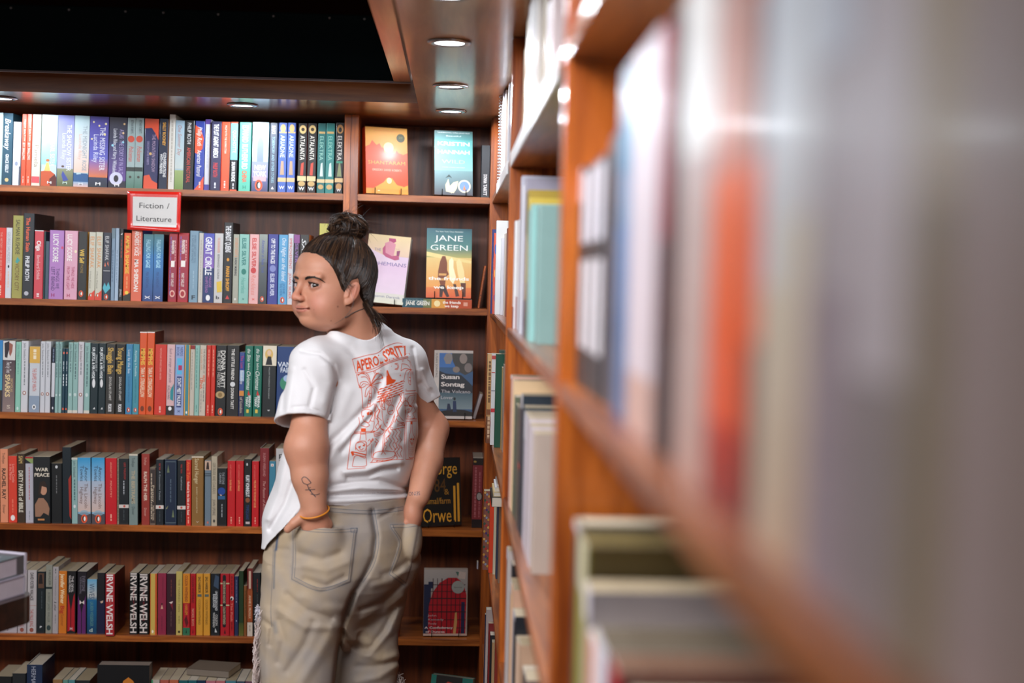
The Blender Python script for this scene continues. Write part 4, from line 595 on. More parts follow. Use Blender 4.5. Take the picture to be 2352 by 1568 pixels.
JG = facebook(978, 685, 1085, 524, 1, YF+.03, 'r0,0,1,.3,1f5a68,4c8078~r0,.3,1,.42,5c7c68,b0a860~g:f0dc9c,0,.42,1,.5,1,.56,0,.46~r0,.42,1,.85,e0c078,e89c4c~r0,.85,1,1,e07c3c,d8582c~g:e8d088,0,.4,.0,.34,1,.46,1,.5~g:7c3c18,.3,.48,.35,.4,.42,.4,.46,.5,.46,.6,.5,.66,.44,.7,.42,.82,.32,.82,.26,.7,.26,.62~g:d8a058,.28,.65,.45,.65,.44,.68,.28,.68~g:d8a058,.28,.72,.44,.72,.43,.75,.28,.75~g:3c1c14,.3,.82,.42,.82,.52,.98,.46,.99,.38,.9,.36,.99,.3,.99~g:f8ecc0,.5,.46,.56,.42,.6,.46,.6,.56,.66,.7,.6,.8,.52,.74,.5,.6~g:f0d898,.66,.48,.72,.43,.78,.48,.84,.62,.86,.78,.76,.8,.7,.66~g:4c2818,.6,.8,.66,.8,.74,.97,.66,.98~g:5c2c18,.76,.78,.88,.78,.88,.98,.82,.98~h.5,.045,.62,.03,d8e4dc:The New York Times Bestseller~h.5,.14,.62,.13,e8ece8:JANE~h.5,.275,.86,.13,e8ece4:GREEN~b.5,.72,.9,.075,f8f4e8:the friends~b.5,.845,.66,.075,f8f4e8:we keep', '2c5c68', .026, 3, 6, 0, 'teal and gold paperback with three walking women, on second shelf', side='143c44', base=SH[1]+.0265, w=.131)
# the copy lying under it
t = empty('book', (X_at(924, 707, YF+.012), YF+.012, SH[1]+.0003), 'paperback lying flat under the upright teal and gold one, second shelf', 'book')
w_ = .200; h_ = .0255; m = MB(); m.box(0, w_, 0, .0006, 0, h_, H('2c5c68')); m.box(0, w_, .0006, .128, 0, .0006, H('a85c30')); m.box(0, w_, .0006, .128, h_-.0006, h_, H('7c9ca0'))
deco(m, 'r0,0,.3,1,24505c,24505c~r.3,0,.42,1,6c7444~r.42,0,.62,1,d8983c~r.62,0,1,1,b4481c~b.22,.5,.34,.055,f0ece0:JANE GREEN~h.2,.2,.3,.02,d8e4dc:The New York Times Bestseller~e.5,.5,.045,.045,f0dca0~b.71,.33,.26,.04,f4ece0:the friends~b.71,.74,.2,.04,f4ece0:we keep~r.88,.3,.94,.72,d89c84', w_, h_)
m.build('cover', COVER, t); m = MB(); m.box(.0004, w_-.0006, .0008, .127, .0007, h_-.0007, H('d8b890')); m.build('page_block', PAGES, t)
facebook(995, 960, 1087, 803, 2, YF+.028, 'r0,0,1,1,c8bcb4~r.13,.04,1,.96,345478~r.13,.04,1,.25,3c6cac~g:8c8480,.24,.12,.3,.05,.4,.04,.5,.08,.42,.2,.3,.2~g:3c3834,.45,.04,1,.04,1,.3,.8,.36,.6,.3,.48,.16~e.75,.12,.1,.13,94847c~e.88,.25,.1,.12,7c706c~e.57,.28,.09,.08,847468~g:1c2028,.13,.3,.3,.34,.7,.36,.9,.46,1,.52,1,.62,.13,.62~r.13,.62,1,.86,3c5460,7c8c90~g:201814,.13,.9,.5,.86,.8,.87,1,.9,1,.96,.13,.96~g:182440,.34,.88,.36,.78,.42,.78,.46,.88~g:1c2c50,.5,.9,.5,.74,.58,.74,.6,.9~e.54,.71,.03,.04,181818~b.42,.385,.48,.115,e4d8d0:Susan~b.48,.495,.6,.115,e4d8d0:Sontag~h.57,.6,.76,.085,c8c0c0:The Volcano~h.34,.69,.32,.085,c8c0c0:Lover~t.065,.04,.4,.06,5c5450:SUSAN SONTAG', 'c8bcb4', .022, 2, 6, 0, 'dark painted volcano paperback with white round lettering, third shelf', w=.113, side='8c8480')
facebook(964, 1209, 1063, 1054, 3, YF+.03, 'r0,0,1,1,181410~h.5,.15,.86,.30,d89c34:George~h.36,.40,.58,.32,5c3a14:1984~h.66,.50,.12,.14,a87428:&~h.4,.63,.70,.15,b8802c:Animal/farm~h.42,.84,.70,.34,dc9c30:Orwe~r.82,.42,.87,.95,dc9c30~r.91,.38,.96,.95,dc9c30', '181410', .03, 14, 7, -1, 'black paperback with giant cut-out yellow letters, on the fourth shelf', w=.126, page=H('6c605c'))
facebook(972, 1460, 1074, 1308, 4, YF+.028, 'r0,0,1,1,a8988c~r0,.02,1,.35,b0a49c,9c9894~r0,.24,.16,1,1c2440~r.1,.2,.2,.3,1c2440~g:ac1420,.1,1,.12,.55,.2,.36,.35,.22,.55,.14,.75,.14,.9,.22,.98,.4,.96,1~r.86,.5,.94,1,1c2044~r.2,.15,.215,.97,381418~r.3,.15,.315,.97,381418~r.4,.15,.42,.97,381418~r.52,.15,.54,.97,381418~r.62,.15,.635,.97,381418~r.72,.15,.735,.97,381418~r.82,.2,.835,.97,381418~r.2,.24,.95,.25,381418~r.14,.34,.97,.35,381418~r.12,.44,.97,.455,381418~r.1,.54,.97,.55,381418~r.1,.64,.97,.655,381418~r.1,.76,.97,.77,381418~r.1,.88,.97,.89,381418~r0,.97,1,1,c8a898~g:c8b4a8,.78,.04,.96,.06,.94,.16,.78,.15~g:4c6c60,.72,.05,.8,.05,.78,.12~e.78,.28,.145,.145,9c9c94~h.78,.28,.18,.035,3c4040:funniest~h.2,.7,.2,.045,c8a8a8:John~h.28,.76,.36,.045,c8a8a8:Kennedy~h.2,.82,.2,.045,c8a8a8:Toole~b.35,.88,.64,.05,e4ccc4:A Confederacy~b.27,.94,.44,.05,e4ccc4:of Dunces~g:c89458,.68,.97,.72,.66,.76,.65,.77,.8,.74,.97', 'a8988c', .022, 3, 7, 0, 'paperback with a red checked shape and hot dog, fifth shelf', w=.128)
facebook(976, 1695, 1071, 1548, 5, YF+.03, 'r0,0,1,1,1c1410~r0,0,.12,1,1c8474~r.75,0,1,1,1c7468~g:c8402c,.2,1,.25,.2,.4,.08,.7,.12,.78,.4,.75,1~e.38,.3,.1,.12,1c1820~e.6,.3,.1,.12,1c1820~r.46,.2,.52,1,e87440', '1c8474', .03, -12, 9, 3, 'teal and red illustrated book on the lowest display shelf', w=.125, h=.193)
# books beside the displayed ones
make_book((X_at(1104, 452, YF+.05), YF+.05, SH[0]+.001), xd-.001-X_at(1104, 452, YF+.05), .152, .12, H('22242a'), 'T.5,.55,.72,.4,e8e8e8:DONNA~T.5,.74,.95,.4,e8e8e8:TARTT', label='black book half hidden at the right end of the top display shelf', group=None)
make_book((X_at(1097, 707, YF+.07), YF+.07, SH[1]+.001), xd-.022-X_at(1097, 707, YF+.07), .125, .12, H('b85c24'), 'i.3,.1,.9,.3,241410~i.7,.05,.95,.3,241410~e.5,.7,.35,.3,2c1810', lean=math.radians(8), label='orange and black ornate book leaning in the second shelf corner')
make_book((X_at(1085, 966, YF+.06), YF+.06, SH[2]+.001), .009, .075, .09, H('9c9494'), '', lean=math.radians(16), label='small grey booklet leaning in the third shelf corner')
make_book((X_at(1083, 1217, YF+.05), YF+.05, SH[3]+.001), xd-.001-X_at(1083, 1217, YF+.05), .205, .14, H('7c2c30'), 'r0,0,1,.1,241c18~e.2,.05,.15,.1,a08040~i.3,.13,.85,.3,a86064~i.7,.2,.85,.2,a86064~e.68,.55,.3,.45,1c1818~e.68,.55,.24,.36,98908c~r0,.88,1,1,1c1618', label='red floral patterned book in the right corner of fourth shelf')
make_book((X_at(1095, 1300, YF+.02), YF-.006, SH[4]+.21), .004, .02, .03, H('b8b0b8'), '', label='white paper tag sticking out beside the right upright', name='paper_tag')
make_book((X_at(905, 1470, YF+.02), YF+.02, SH[4]+.001), .014, .2, .12, H('7c1c18'), 'i.5,.1,.8,.2,a84c40', label='dark red book just behind the right trouser leg, fifth shelf')
make_book((X_at(731, 695, YF+.03), YF+.03, SH[1]+.001), .040, Z_at(745, 514, YF+.03)-SH[1], .13, H('c8c060'), 'T.5,.09,.28,.3,5c4c28:THE~T.5,.3,.7,.3,5c4c28:STORY', label='yellow book standing tall behind the hair bun, second shelf')
# lowest shelf: big black book face out, and a book lying on top
facebook(222, 1700, 341, 1529, 5, YF+.0, 'e.6,.3,.16,.16,b8601c~g:c87828,.46,.3,.5,.2,.6,.15,.7,.2,.74,.3', '101012', .045, 0, 0, 0, 'big black book with an orange ball on the lowest shelf', hard=True, stand=False, w=X_at(341, 1600, YF)-X_at(222, 1600, YF), h=Z_at(270, 1528, YF)-SH[5], page=H('8c7c70'))
t = empty('book', (X_at(428, 1560, YF+.06), YF+.06, Z_at(470, 1561, YF+.012)+.001), 'book lying flat on top of the lowest row', 'book'); t.rotation_euler = (0, 0, math.radians(-12))
m = MB(); m.box(0, .13, 0, .0006, 0, .018, H('7c7064')); m.box(0, .13, 0, .1, .0174, .018, H('8c7c6c')); m.box(0, .13, 0, .1, 0, .0006, H('8c7c6c')); m.build('cover', COVER, t)
m = MB(); m.box(.001, .129, .0008, .099, .0007, .0173, PAGE[1]); m.build('page_block', PAGES, t)
# ------------------------------------------------------------------ sign
SIGNR = plain('red_card', 'd8261c', 0.25, coat=0.8); SIGNW = plain('white_paper', 'd8d4d0', 0.4, coat=0.5)
Ys = YF-.012
q = [P(292.5, 527, Ys), P(413.5, 533, Ys), P(416, 441, Ys), P(293.5, 438.5, Ys)]
t = empty('shelf_sign', (q[0].x, Ys, q[0].z), 'red bordered white sign hanging from the top shelf edge', 'sign')
def bil(a, b): return q[0]*(1-a)*(1-b)+q[1]*a*(1-b)+q[2]*a*b+q[3]*(1-a)*b
def patch(a0, a1, b0, b1, off, n=12):
    m = MB(); vs = []
    for j in range(n+1):
        for i in range(n+1):
            a, b = a0+(a1-a0)*i/n, b0+(b1-b0)*j/n; p_ = bil(a, b)-q[0]; curl = .006*max(0, .12-b)/.12*(.4+a)+.004*max(0, .08-a)/.08*b
            vs.append((p_.x, -curl+off, p_.z))
    return vs, [(j*(n+1)+i, j*(n+1)+i+1, (j+1)*(n+1)+i+1, (j+1)*(n+1)+i) for j in range(n) for i in range(n)]
vs, fs = patch(0, 1, 0, 1, 0); m = MB(); m.add(vs, fs); o = m.build('card', SIGNR, t, True, False)
sm = o.modifiers.new('s', 'SOLIDIFY'); sm.thickness = .0012
vs, fs = patch(.1, .93, .11, .86, -.0012); m = MB(); m.add(vs, fs, H('d8d4d0'))
for s_, cx, cy, tw, th in (('Fiction /', .5, .645, .58, .145), ('Literature', .5, .31, .68, .145)):
    v2, f2, L = text2d(s_)
    out = []
    for x, y in v2:
        p_ = bil(cx-tw/2+x/L*tw, cy-th/2+y*th)-q[0]; out.append((p_.x, -.0017, p_.z))
    m.add(out, f2, H('262626'))
m.build('paper', attrmat('printed_paper', .45, .4), t)
# ------------------------------------------------------------------ right-hand bookcases, seen along their fronts
POSTS = [4.075, 2.72, 1.36, 0.0]
XB = 0.385
for i in range(3):
    ya, yb = POSTS[i+1], POSTS[i]; lab = ['tall wooden bookcase on the right, nearest the corner', 'tall wooden bookcase on the right, the middle one', 'tall wooden bookcase on the right, blurred and closest'][i]
    t = empty('bookcase', (XR, (ya+yb)/2, 0), lab, 'bookcase', 'bookcases along the right wall'); cy = (ya+yb)/2
    def part(name, mat, *b_, bev=.0015):
        m = MB(); m.box(b_[0]-XR, b_[1]-XR, b_[2]-cy, b_[3]-cy, b_[4], b_[5], bev=bev); return m.build(name, mat, t, cols=False)
    part('back_panel', WB, XB-.01, XB, ya+.002, yb-.002, .02, SOF-.002, bev=0)
    part('side_panel', WZ, XR, XB-.011, ya+.0005, ya+.016, 0, SOF-.001); part('side_panel', WZ, XR, XB-.011, yb-.0165, yb-.0005, 0, SOF-.001)
    for z in SH: part('shelf', WY, XR+.001, XB-.011, ya+.016, yb-.0165, z-.0185, z)
    part('plinth', WY, XR+.03, XR+.05, ya+.016, yb-.0165, 0, SH[-1]-.0185)
RB = ['nearest', 'corner', 'middle']
used_labels = set()
def rb(k, z0, w_, h, col, spec='', dx=.016, name='', side=None, hard=False, grp='', d=.2, page=None, front=''):
    """one book in the right-hand cases: far edge at depth z0, thickness w_"""
    return make_book((XR+dx, z0, SH[k]+.0003), w_, h, d, H(col), spec, H(side) if side else None, -math.pi/2, 0, 'book', name, grp, hard=hard, page=page, front=front)
ORD = ['first', 'second', 'third', 'fourth', 'fifth', 'sixth', 'seventh', 'eighth', 'ninth', 'tenth', 'eleventh', 'twelfth', 'thirteenth', 'fourteenth', 'fifteenth', 'sixteenth', 'seventeenth', 'eighteenth', 'nineteenth', 'twentieth', 'twenty-first', 'twenty-second', 'twenty-third', 'twenty-fourth', 'twenty-fifth']
def run(k, bay, start, items):
    z = start; grp = 'books on the %s shelf of the %s right-hand bookcase' % (NAMES[k], bay); n = 0
    for it in items:
        if it[0] == 'gap': z -= it[1]; continue
        w_, h, col, cname, spec, dx = it[:6]; kw = it[6] if len(it) > 6 else {}
        lab = '%s, %s from far end, %s shelf of %s right bookcase' % (cname, ORD[n], NAMES[k], bay)
        rb(k, z, w_-.0006, h, col, spec, dx, lab, grp=grp, **kw); z -= w_; n += 1
B = 'tall %s book'
# corner case (far): art and gift books, a few jut out
run(0, 'corner', 4.05, [(.04, .2, '8c7c60', 'tan book', '', .03), (.05, .21, 'c8c0b8', 'cream book', '', .028), (.04, .2, '6c2c24', 'brick-red book', '', .028), (.05, .22, 'd0d0d4', 'pale book', '', .026), (.05, .2, '40506c', 'slate book', '', .026),
  (.04, .22, 'c8c4c0', 'grey book', '', .024), (.05, .23, '907040', 'ochre book', '', .024), (.045, .21, 'd8d4d0', 'white book', '', .022), ('gap', .12), (.035, .2, 'e0e0e8', 'smooth white book', '', .008), (.05, .22, 'd4d4dc', 'pale blue-white book', '', .008),
  (.06, .22, 'd0ccd0', 'white folded book', '', .012), (.05, .2, '9c8468', 'tan-spined book', '', .02), ('gap', .2), (.012, .2, 'dcdce0', 'white leaning booklet', '', .01), (.012, .2, 'd0d0d8', 'pale leaning booklet', '', .01)])
run(1, 'corner', 4.05, [(.05, .2, 'b8a890', 'beige book', '', .028), (.05, .21, '8c3c2c', 'rust book', '', .028), (.05, .2, 'c8c0bc', 'cream book', '', .026), (.04, .21, '3c4c5c', 'slate book', '', .026), (.05, .22, 'b89858', 'ochre book', '', .024), (.05, .2, 'a8a8ac', 'grey book', '', .024),
  ('gap', .1), (.02, .215, '28306c', 'navy thin book', 'i.5,.1,.9,.4,c84c3c', -.007), (.03, .205, 'cc5440', 'red and blue patterned book', 'r0,0,1,.3,3c4c9c~r0,.5,1,.6,e8a050~i.5,.1,.9,.4,e8c8b0', -.003, dict(front='e.02,.2,.01,.06,3c4c9c~e.02,.5,.01,.05,e8a050~e.02,.8,.01,.04,8c3c6c')), (.045, .235, 'dcdcdc', 'thick white book', 'g:ecc068,.3,.55,.7,.35,.7,.42,.35,.56', .002), (.045, .19, 'd0d0d8', 'pale grey book', '', .014),
  (.05, .2, 'c0b4b0', 'greige book', '', .02), (.05, .2, 'b09c84', 'tan book', '', .022), (.05, .21, '702824', 'dark red book', '', .022)])
run(2, 'corner', 4.05, [(.05, .2, 'a89878', 'khaki book', '', .03), (.05, .21, '6c5040', 'brown book', '', .028), (.05, .2, 'b8b0a8', 'stone book', '', .028), (.05, .22, '445c50', 'sage book', '', .026), (.05, .2, '9c6c40', 'caramel book', '', .026), (.05, .21, '888890', 'grey book', '', .024), ('gap', .14),
  (.04, .225, 'b88c58', 'tan and brown book', 'r0,0,1,.62,c09460,b08048~r0,.7,1,.75,7c4828~r0,.75,1,1,7c4c2c~t.5,.12,.55,.5,6c4c2c:CARTER STEWART~t.5,.62,.95,.4,c8a888:SAINTSONG', -.013, dict(front='r0,0,1,.62,c8a06c,b88c54~r0,.62,1,.68,7c4828~r0,.7,1,1,7c4c2c,6c3c24~i.03,.08,.55,.05,6c4c2c~i.03,.7,.95,.05,c8a888')), (.035, .228, 'd8d4d4', 'white red-lined book', 'g:c04440,.2,.05,.8,.02,.8,.04~r.2,.15,.8,.16,c04440~r.3,.3,.7,.32,c04440~r.1,.48,.9,.49,8c8c94~r.2,.74,.9,.8,cc3840', -.003, dict(front='r0,.02,.06,.06,c04440~r0,.2,.04,.21,c04440~r0,.4,.05,.41,8c8c94~r0,.6,.05,.64,cc3840')), (.05, .23, '0f4c38', 'dark green book', '', .006),
  (.05, .2, 'a08458', 'tan book', '', .02), (.05, .21, '8c8078', 'taupe book', '', .022)])
run(3, 'corner', 4.05, [(.05, .2, '8c7860', 'tan book', '', .03), (.05, .21, '5c4034', 'brown book', '', .028), (.05, .2, 'a09890', 'stone book', '', .028), (.05, .19, '34444c', 'slate book', '', .026), (.05, .2, '8c5430', 'rust book', '', .026), (.05, .19, '888080', 'grey book', '', .024), ('gap', .16),
  (.035, .2, '8c5c50', 'floral patterned book', 'e.3,.05,.2,.2,d8b060~e.7,.12,.2,.2,b83c34~e.3,.2,.25,.2,3c5c48~e.65,.28,.22,.2,4c3c70~e.3,.36,.2,.2,c89c48~e.7,.45,.2,.2,b84438~e.3,.54,.25,.2,3c3c68~e.7,.62,.2,.2,d0a048~e.3,.7,.22,.2,487050~e.7,.8,.22,.2,b83c34~e.35,.9,.22,.2,3c3460', -.014, dict(front='~'.join('e%.3f,%.3f,.014,.016,%s' % (.012+.024*(i % 4), .02+.0245*i, ('d8b060', 'b83c34', '3c5c48', '4c3c70', 'c89c48', '8c9cb0')[i*5 % 6]) for i in range(40)))),
  (.035, .21, 'dc4420', 'bright orange book', 'r0,0,1,.03,d8d8dc', .000), (.02, .23, 'c8bca0', 'cream ridged book', 'i.5,0,1,.5,4c4840', .010), (.05, .2, '2c3448', 'navy book', '', .016), (.05, .21, '7c6450', 'tan book', '', .02)])
run(4, 'corner', 4.05, [(.05, .2, '6c5c50', 'brown book', '', .03), (.05, .2, '34302c', 'charcoal book', '', .028), (.05, .19, '8c8480', 'stone book', '', .028), (.05, .21, '40302c', 'umber book', '', .026), (.05, .2, '705040', 'tan book', '', .026), ('gap', .2),
  (.02, .2, '24304c', 'navy thin book', '', -.004), (.03, .22, 'b0a09c', 'pale book', 'i.4,.1,.9,.3,804040', -.002), (.02, .19, '7c2020', 'red-topped book', 'r0,.15,1,1,a89c90', .004), (.04, .17, '1c1c20', 'black book', '', .008), (.03, .16, 'a88860', 'tan book', '', .012), (.04, .2, '802c20', 'dark red book', '', .018)])
# middle case
run(0, 'middle', 2.69, [(.06, .2, 'b89870', 'tan book', '', .02), (.06, .21, 'c89050', 'orange-tan book', '', .02), (.05, .2, 'b09080', 'dusty book', '', .02), ('gap', .1), (.10, .205, 'dcd4c4', 'cream illustrated book', 'r0,0,1,1,e0d8c8~g:d09058,.1,.5,.3,.45,.35,.6,.2,.7~g:cc8c54,.2,.8,.5,.75,.4,.9~g:b8a870,.4,.3,.6,.25,.6,.4', .012, dict(d=.24)),
  (.12, .21, 'dededf', 'large white book', '', .010, dict(d=.24)), (.06, .21, 'dadadb', 'plain white book', '', .011), (.05, .21, 'd0c8c0', 'off-white book', '', .014), ('gap', .02), (.03, .235, 'b8a888', 'beige book', '', .02), (.04, .24, '6c4c3c', 'brown book', '', .022), (.05, .15, 'd4ccd0', 'pale lilac book', '', .02), (.06, .15, 'c8b8b8', 'pinkish book', '', .022)])
run(1, 'middle', 2.69, [(.05, .2, 'dcdcde', 'white book', 'r0,.8,1,1,a04c50', .010), (.05, .2, 'd4d0d0', 'pale book', 'r0,.7,1,1,a85058', .014), ('gap', .04), (.05, .27, 'c8c8cc', 'grey-white book', '', .014), (.05, .27, 'b8b8c8', 'lilac-grey book', '', .012), (.05, .25, 'd4d4dc', 'white-lilac book', '', .012), (.04, .26, '9c98a8', 'mauve-grey book', '', .014), (.035, .23, '4c3430', 'dark brown book', '', .018),
  (.06, .235, 'a89038', 'olive-gold book', 'r0,0,1,.3,8c7c34~r0,.75,1,1,3c3428', .014), (.04, .22, 'c8b048', 'gold book', 'r0,.6,1,1,8c3424', .014), (.06, .2, '8cc0bc', 'light teal book', 'r0,0,1,.25,98c4c4~r0,.25,1,1,a4c8c8,7cb0a4', .013), (.05, .205, '88b4b0', 'teal book', '', .012), (.07, .2, '7c9c98', 'grey-teal book', '', .02)])
run(2, 'middle', 2.69, [('gap', .06), (.05, .24, 'c49c8c', 'pinkish cream book', 'r0,0,1,.03,e8e4e8', .008), (.04, .235, 'd8b890', 'cream book', '', .010), (.05, .21, '58604c', 'olive-grey book', '', .0115), (.05, .2, '40483c', 'moss book', '', .0125), (.05, .2, '5c5448', 'brown-grey book', '', .0135), (.05, .22, '24262c', 'black book', 'r0,.5,1,.54,b83830', .014), (.05, .23, '1c2834', 'navy book', 'r0,0,1,.1,d0ccd0', .0145), (.05, .215, '203034', 'dark teal book', '', .016),
  (.07, .21, 'c4bcc8', 'lilac-white book', 'r0,0,1,.2,d8d4dc', .0155), (.06, .21, 'bcb0b4', 'pale mauve book', '', .0155), (.06, .205, 'b8acb0', 'pale grey book', '', .016), (.05, .2, 'a8988c', 'tan book', '', .018)])
run(3, 'middle', 2.69, [('gap', .12), (.05, .25, 'a89c98', 'grey-white book', 'r0,0,1,.08,dcdce0', .006), (.05, .235, '18181c', 'black book', '', .012), (.03, .2, '24242c', 'dark book', '', .016), (.05, .22, 'c8a07c', 'beige book', 'r0,0,1,.1,d8d0cc', .008), (.05, .22, 'b89078', 'tan book', '', .010), (.04, .19, 'c8c0c4', 'pale book', '', .008), (.06, .2, '141820', 'black thick book', 'r0,0,1,.05,c8c4cc', .008), (.05, .17, 'c8a890', 'cream book', '', .01), (.05, .18, 'a88870', 'tan book', '', .012), (.06, .15, '4c4440', 'umber book', '', .016), (.06, .16, '6c5850', 'brown book', '', .016)])
# nearest case
run(0, 'nearest', 1.335, [(.05, .17, 'c0b8bc', 'pale book', '', .02), (.06, .18, 'd4dce4', 'white book', '', .016), (.06, .2, 'd8dce0', 'blue-white book', '', .016)])
def zx(u, X=.117): return X*F/(u-1045)
BW = 'r.1,.02,.8,.34,c8c4cc~r.1,.42,.8,.82,c8c2c6'
run(1, 'nearest', 1.343, [(.03, .20, '202224', 'pink-topped book', 'r0,0,1,.16,c8a8a8', .016), (.072, .195, '26282a', 'black book with two white blocks', BW, .016, dict(d=.16)), (.07, .195, '26282a', 'black book with two white blocks', BW, .016, dict(d=.16)), (.07, .195, '24262a', 'black book with two white blocks', BW, .016, dict(d=.16)), (.075, .205, '4c4448', 'charcoal book', '', .018), (.075, .245, '5c7c9c', 'grey-blue book', 'r0,0,1,.15,8c9ca8~r0,.15,1,.3,2c7498~r0,.45,1,1,54749c,3c5478', .017),
  (.065, .245, 'c4bcc8', 'pale lilac book', 'r0,0,1,.85,c8c0c8,c4b4b8~r0,.85,1,1,b89488', .017, dict(d=.2)), (.065, .245, 'c4bcc8', 'pale lilac book', 'r0,0,1,.85,c8c0c8,c4b4b8~r0,.85,1,1,b89488', .017, dict(d=.2)), (.045, .24, '5c2428', 'maroon book', 'r0,0,1,.5,9c1c2c,7c1c28~r0,.5,1,1,4c2024,2c1c1c', .017), (.04, .245, '484040', 'dark grey book', '', .018), (.045, .245, 'c8b8b4', 'pinkish grey book', 'r0,0,1,.35,dcd8d4~r0,.35,1,1,bca8a4,b08c80', .017, dict(d=.2)), (.045, .245, 'c8b8b4', 'pinkish grey book', 'r0,0,1,.35,dcd8d4~r0,.35,1,1,bca8a4,b08c80', .017, dict(d=.2)),
  (.083, .225, 'dc5a1c', 'thick orange book', 'r0,0,1,.36,b4887c,c86c50~r0,.36,1,.84,e8641c,dc4c10~r0,.84,1,1,b83018,7c1c14', .017), (.027, .21, '5c2c24', 'dark brown book', 'r0,.3,1,.65,d04c14', .017), (.038, .24, 'd0d4dc', 'blue-white book', 'r0,0,1,.6,ccd4e0,c4c4c4~r0,.6,1,1,c8bca8,c0a890', .016, dict(d=.2)), (.038, .24, 'd4cfc8', 'cream-footed white book', 'r0,0,1,.5,ccd4dc,c8c4c4~r0,.5,1,1,d0c4b0,bc9c80', .016, dict(d=.2)),
  (.043, .24, 'a89ca0', 'mauve-grey book', 'r0,0,1,.3,c0c4d0~r0,.6,1,1,94848c', .016, dict(d=.2)), (.058, .24, 'c0b4b8', 'pale mauve book', 'r0,.7,1,1,8c8080', .016, dict(d=.2)), (.03, .24, 'b09c80', 'tan book', 'r0,.5,1,1,8c7c64', .016, dict(d=.2)), (.04, .24, 'a89490', 'greige book', '', .016, dict(d=.2)), (.04, .24, '9c8880', 'taupe book', '', .016, dict(d=.2)), (.05, .24, 'a49488', 'warm grey book', '', .016, dict(d=.2)), (.03, .24, 'a89c98', 'pale greige book', '', .016, dict(d=.2))])
run(2, 'nearest', 1.33, [('gap', .02), (.06, .2, '28282c', 'dark book', 'r0,0,1,.04,b8b0b0', .016), (.035, .21, '34343a', 'charcoal book', '', .016), (.075, .205, '8c8030', 'olive-yellow book', 'r0,0,1,.22,b8b090~r0,.22,1,1,8c8434', .012, dict(page=H('5c4c20'), side='4c3e1c')), ('gap', .01), (.04, .18, '8c8488', 'grey book', 'r0,0,1,.15,c8c0c8', .010), (.05, .15, 'd08458', 'orange-beige book', '', .010), (.075, .165, 'ccc4cc', 'white book', 'r0,0,1,.4,d0ccd4~r0,.4,1,1,ccb8a4', .010, dict(page=H('5c5040'), side='6c5c4c')), (.05, .165, 'a01c24', 'red book', '', .012, dict(page=H('6c4c38'), side='5c1a14')),
  (.04, .155, '4c6058', 'grey-green book', '', .02), (.05, .15, 'a08c60', 'cream book', '', .014, dict(page=H('6c5434'))), (.04, .14, 'a82c20', 'orange-red book', '', .014)])
# spiral notebook
t = empty('spiral_notebook', (XR+.002, 3.62, SH[0]+.0003), 'white spiral-bound notebook standing next to the corner upright', 'notebook')
t.rotation_euler = (0, 0, -math.pi/2)
m = MB(); m.box(0, .004, .012, .18, 0, .235, H('e4e4ea')); m.box(.03, .034, .012, .18, 0, .235, H('c8d4f0')); m.build('cover', COVER, t)
m = MB(); m.box(.0045, .0295, .014, .178, .002, .233, H('e0e0e4')); m.build('page_block', PAGES, t)
m = MB()
for i in range(30):
    z = .006+i*.0078; m.tube([(.017+.02*math.cos(a_*math.pi/7), .006-.006*math.sin(a_*math.pi/7)*1.0, z+.0016*(a_ % 2)) for a_ in range(15)], .0012, 5)
m.build('spiral_binding', WHITEP, t, True, False)
# small stack of books lying in the corner case
for i, (h_, c_, cn, w2) in enumerate([(.022, '18181a', 'black', .2), (.01, 'c8b080', 'tan', .17), (.009, 'd4d4d8', 'white', .16), (.006, 'c8c0b8', 'cream', .14)]):
    z = SH[3]+.211+sum([.022, .01, .009, .006][:i])+.0006*i
    t = empty('book', (XR-.004+.004*i, 3.40, z), '%s book lying flat on the upright books beside the corner' % cn, 'book', 'flat books on the upright ones')
    m = MB(); L_ = .155-.01*i; m.box(0, .0006, -L_, 0, 0, h_, H(c_)); m.box(.0006, w2, -L_, 0, 0, .0006, H(c_)); m.box(.0006, w2, -L_, 0, h_-.0006, h_, H(c_)); m.build('cover', COVER, t)
    m = MB(); m.box(.0008, w2-.001, -L_+.001, -.001, .0007, h_-.0007, H('c0b4a4')); m.build('page_block', PAGES, t)
# label strip holders on the shelf edge (the pale diagonal line)
for bay, (y0, y1) in (('corner', (2.80, 3.5)), ('middle', (1.46, 2.62))):
    m = MB(); m.box(XR-.003, XR-.0001, y0, y1, SH[0]-.024, SH[0]+.002, bev=.0006)
    tag(m.build('label_strip', WHITEP, cols=False), 'clear plastic label strip on the top shelf edge, %s right bookcase' % bay, 'label strip')
# ------------------------------------------------------------------ display table with two thick books, at the left edge
YT = 2.75
tp = P(57, 1363, YT)
t = empty('display_table', (tp.x-.30, YT+.05, 0), 'dark round-cornered display table at the left edge', 'table')
ztop = P(57, 1364, YT).z
cx, cy = -.0, -.0
pts = []
def rr(x0, x1, y0, y1, r, n=8):
    out = []
    for (cx_, cy_, a0) in ((x1-r, y1-r, 0), (x0+r, y1-r, 90), (x0+r, y0+r, 180), (x1-r, y0+r, 270)):
        out += [(cx_+r*math.cos(math.radians(a0+90*i/n)), cy_+r*math.sin(math.radians(a0+90*i/n))) for i in range(n+1)]
    return out
rt = math.radians(67)
def rot2(ps, a): return [(x*math.cos(a)-y*math.sin(a), x*math.sin(a)+y*math.cos(a)) for x, y in ps]
edge = rot2(rr(-.62, .0, -.014, .40, .045), rt); ox = .312; oy = -.05+.02
edge = [(x+ox, y+oy) for x, y in edge]
m = MB(); m.prism(edge, ztop-.052, ztop); m.build('table_top', WD, t, cols=False)
inner = [((x-.02)*.9, y*.9+.01) for x, y in edge]
cxm = sum(p[0] for p in edge)/len(edge); cym = sum(p[1] for p in edge)/len(edge)
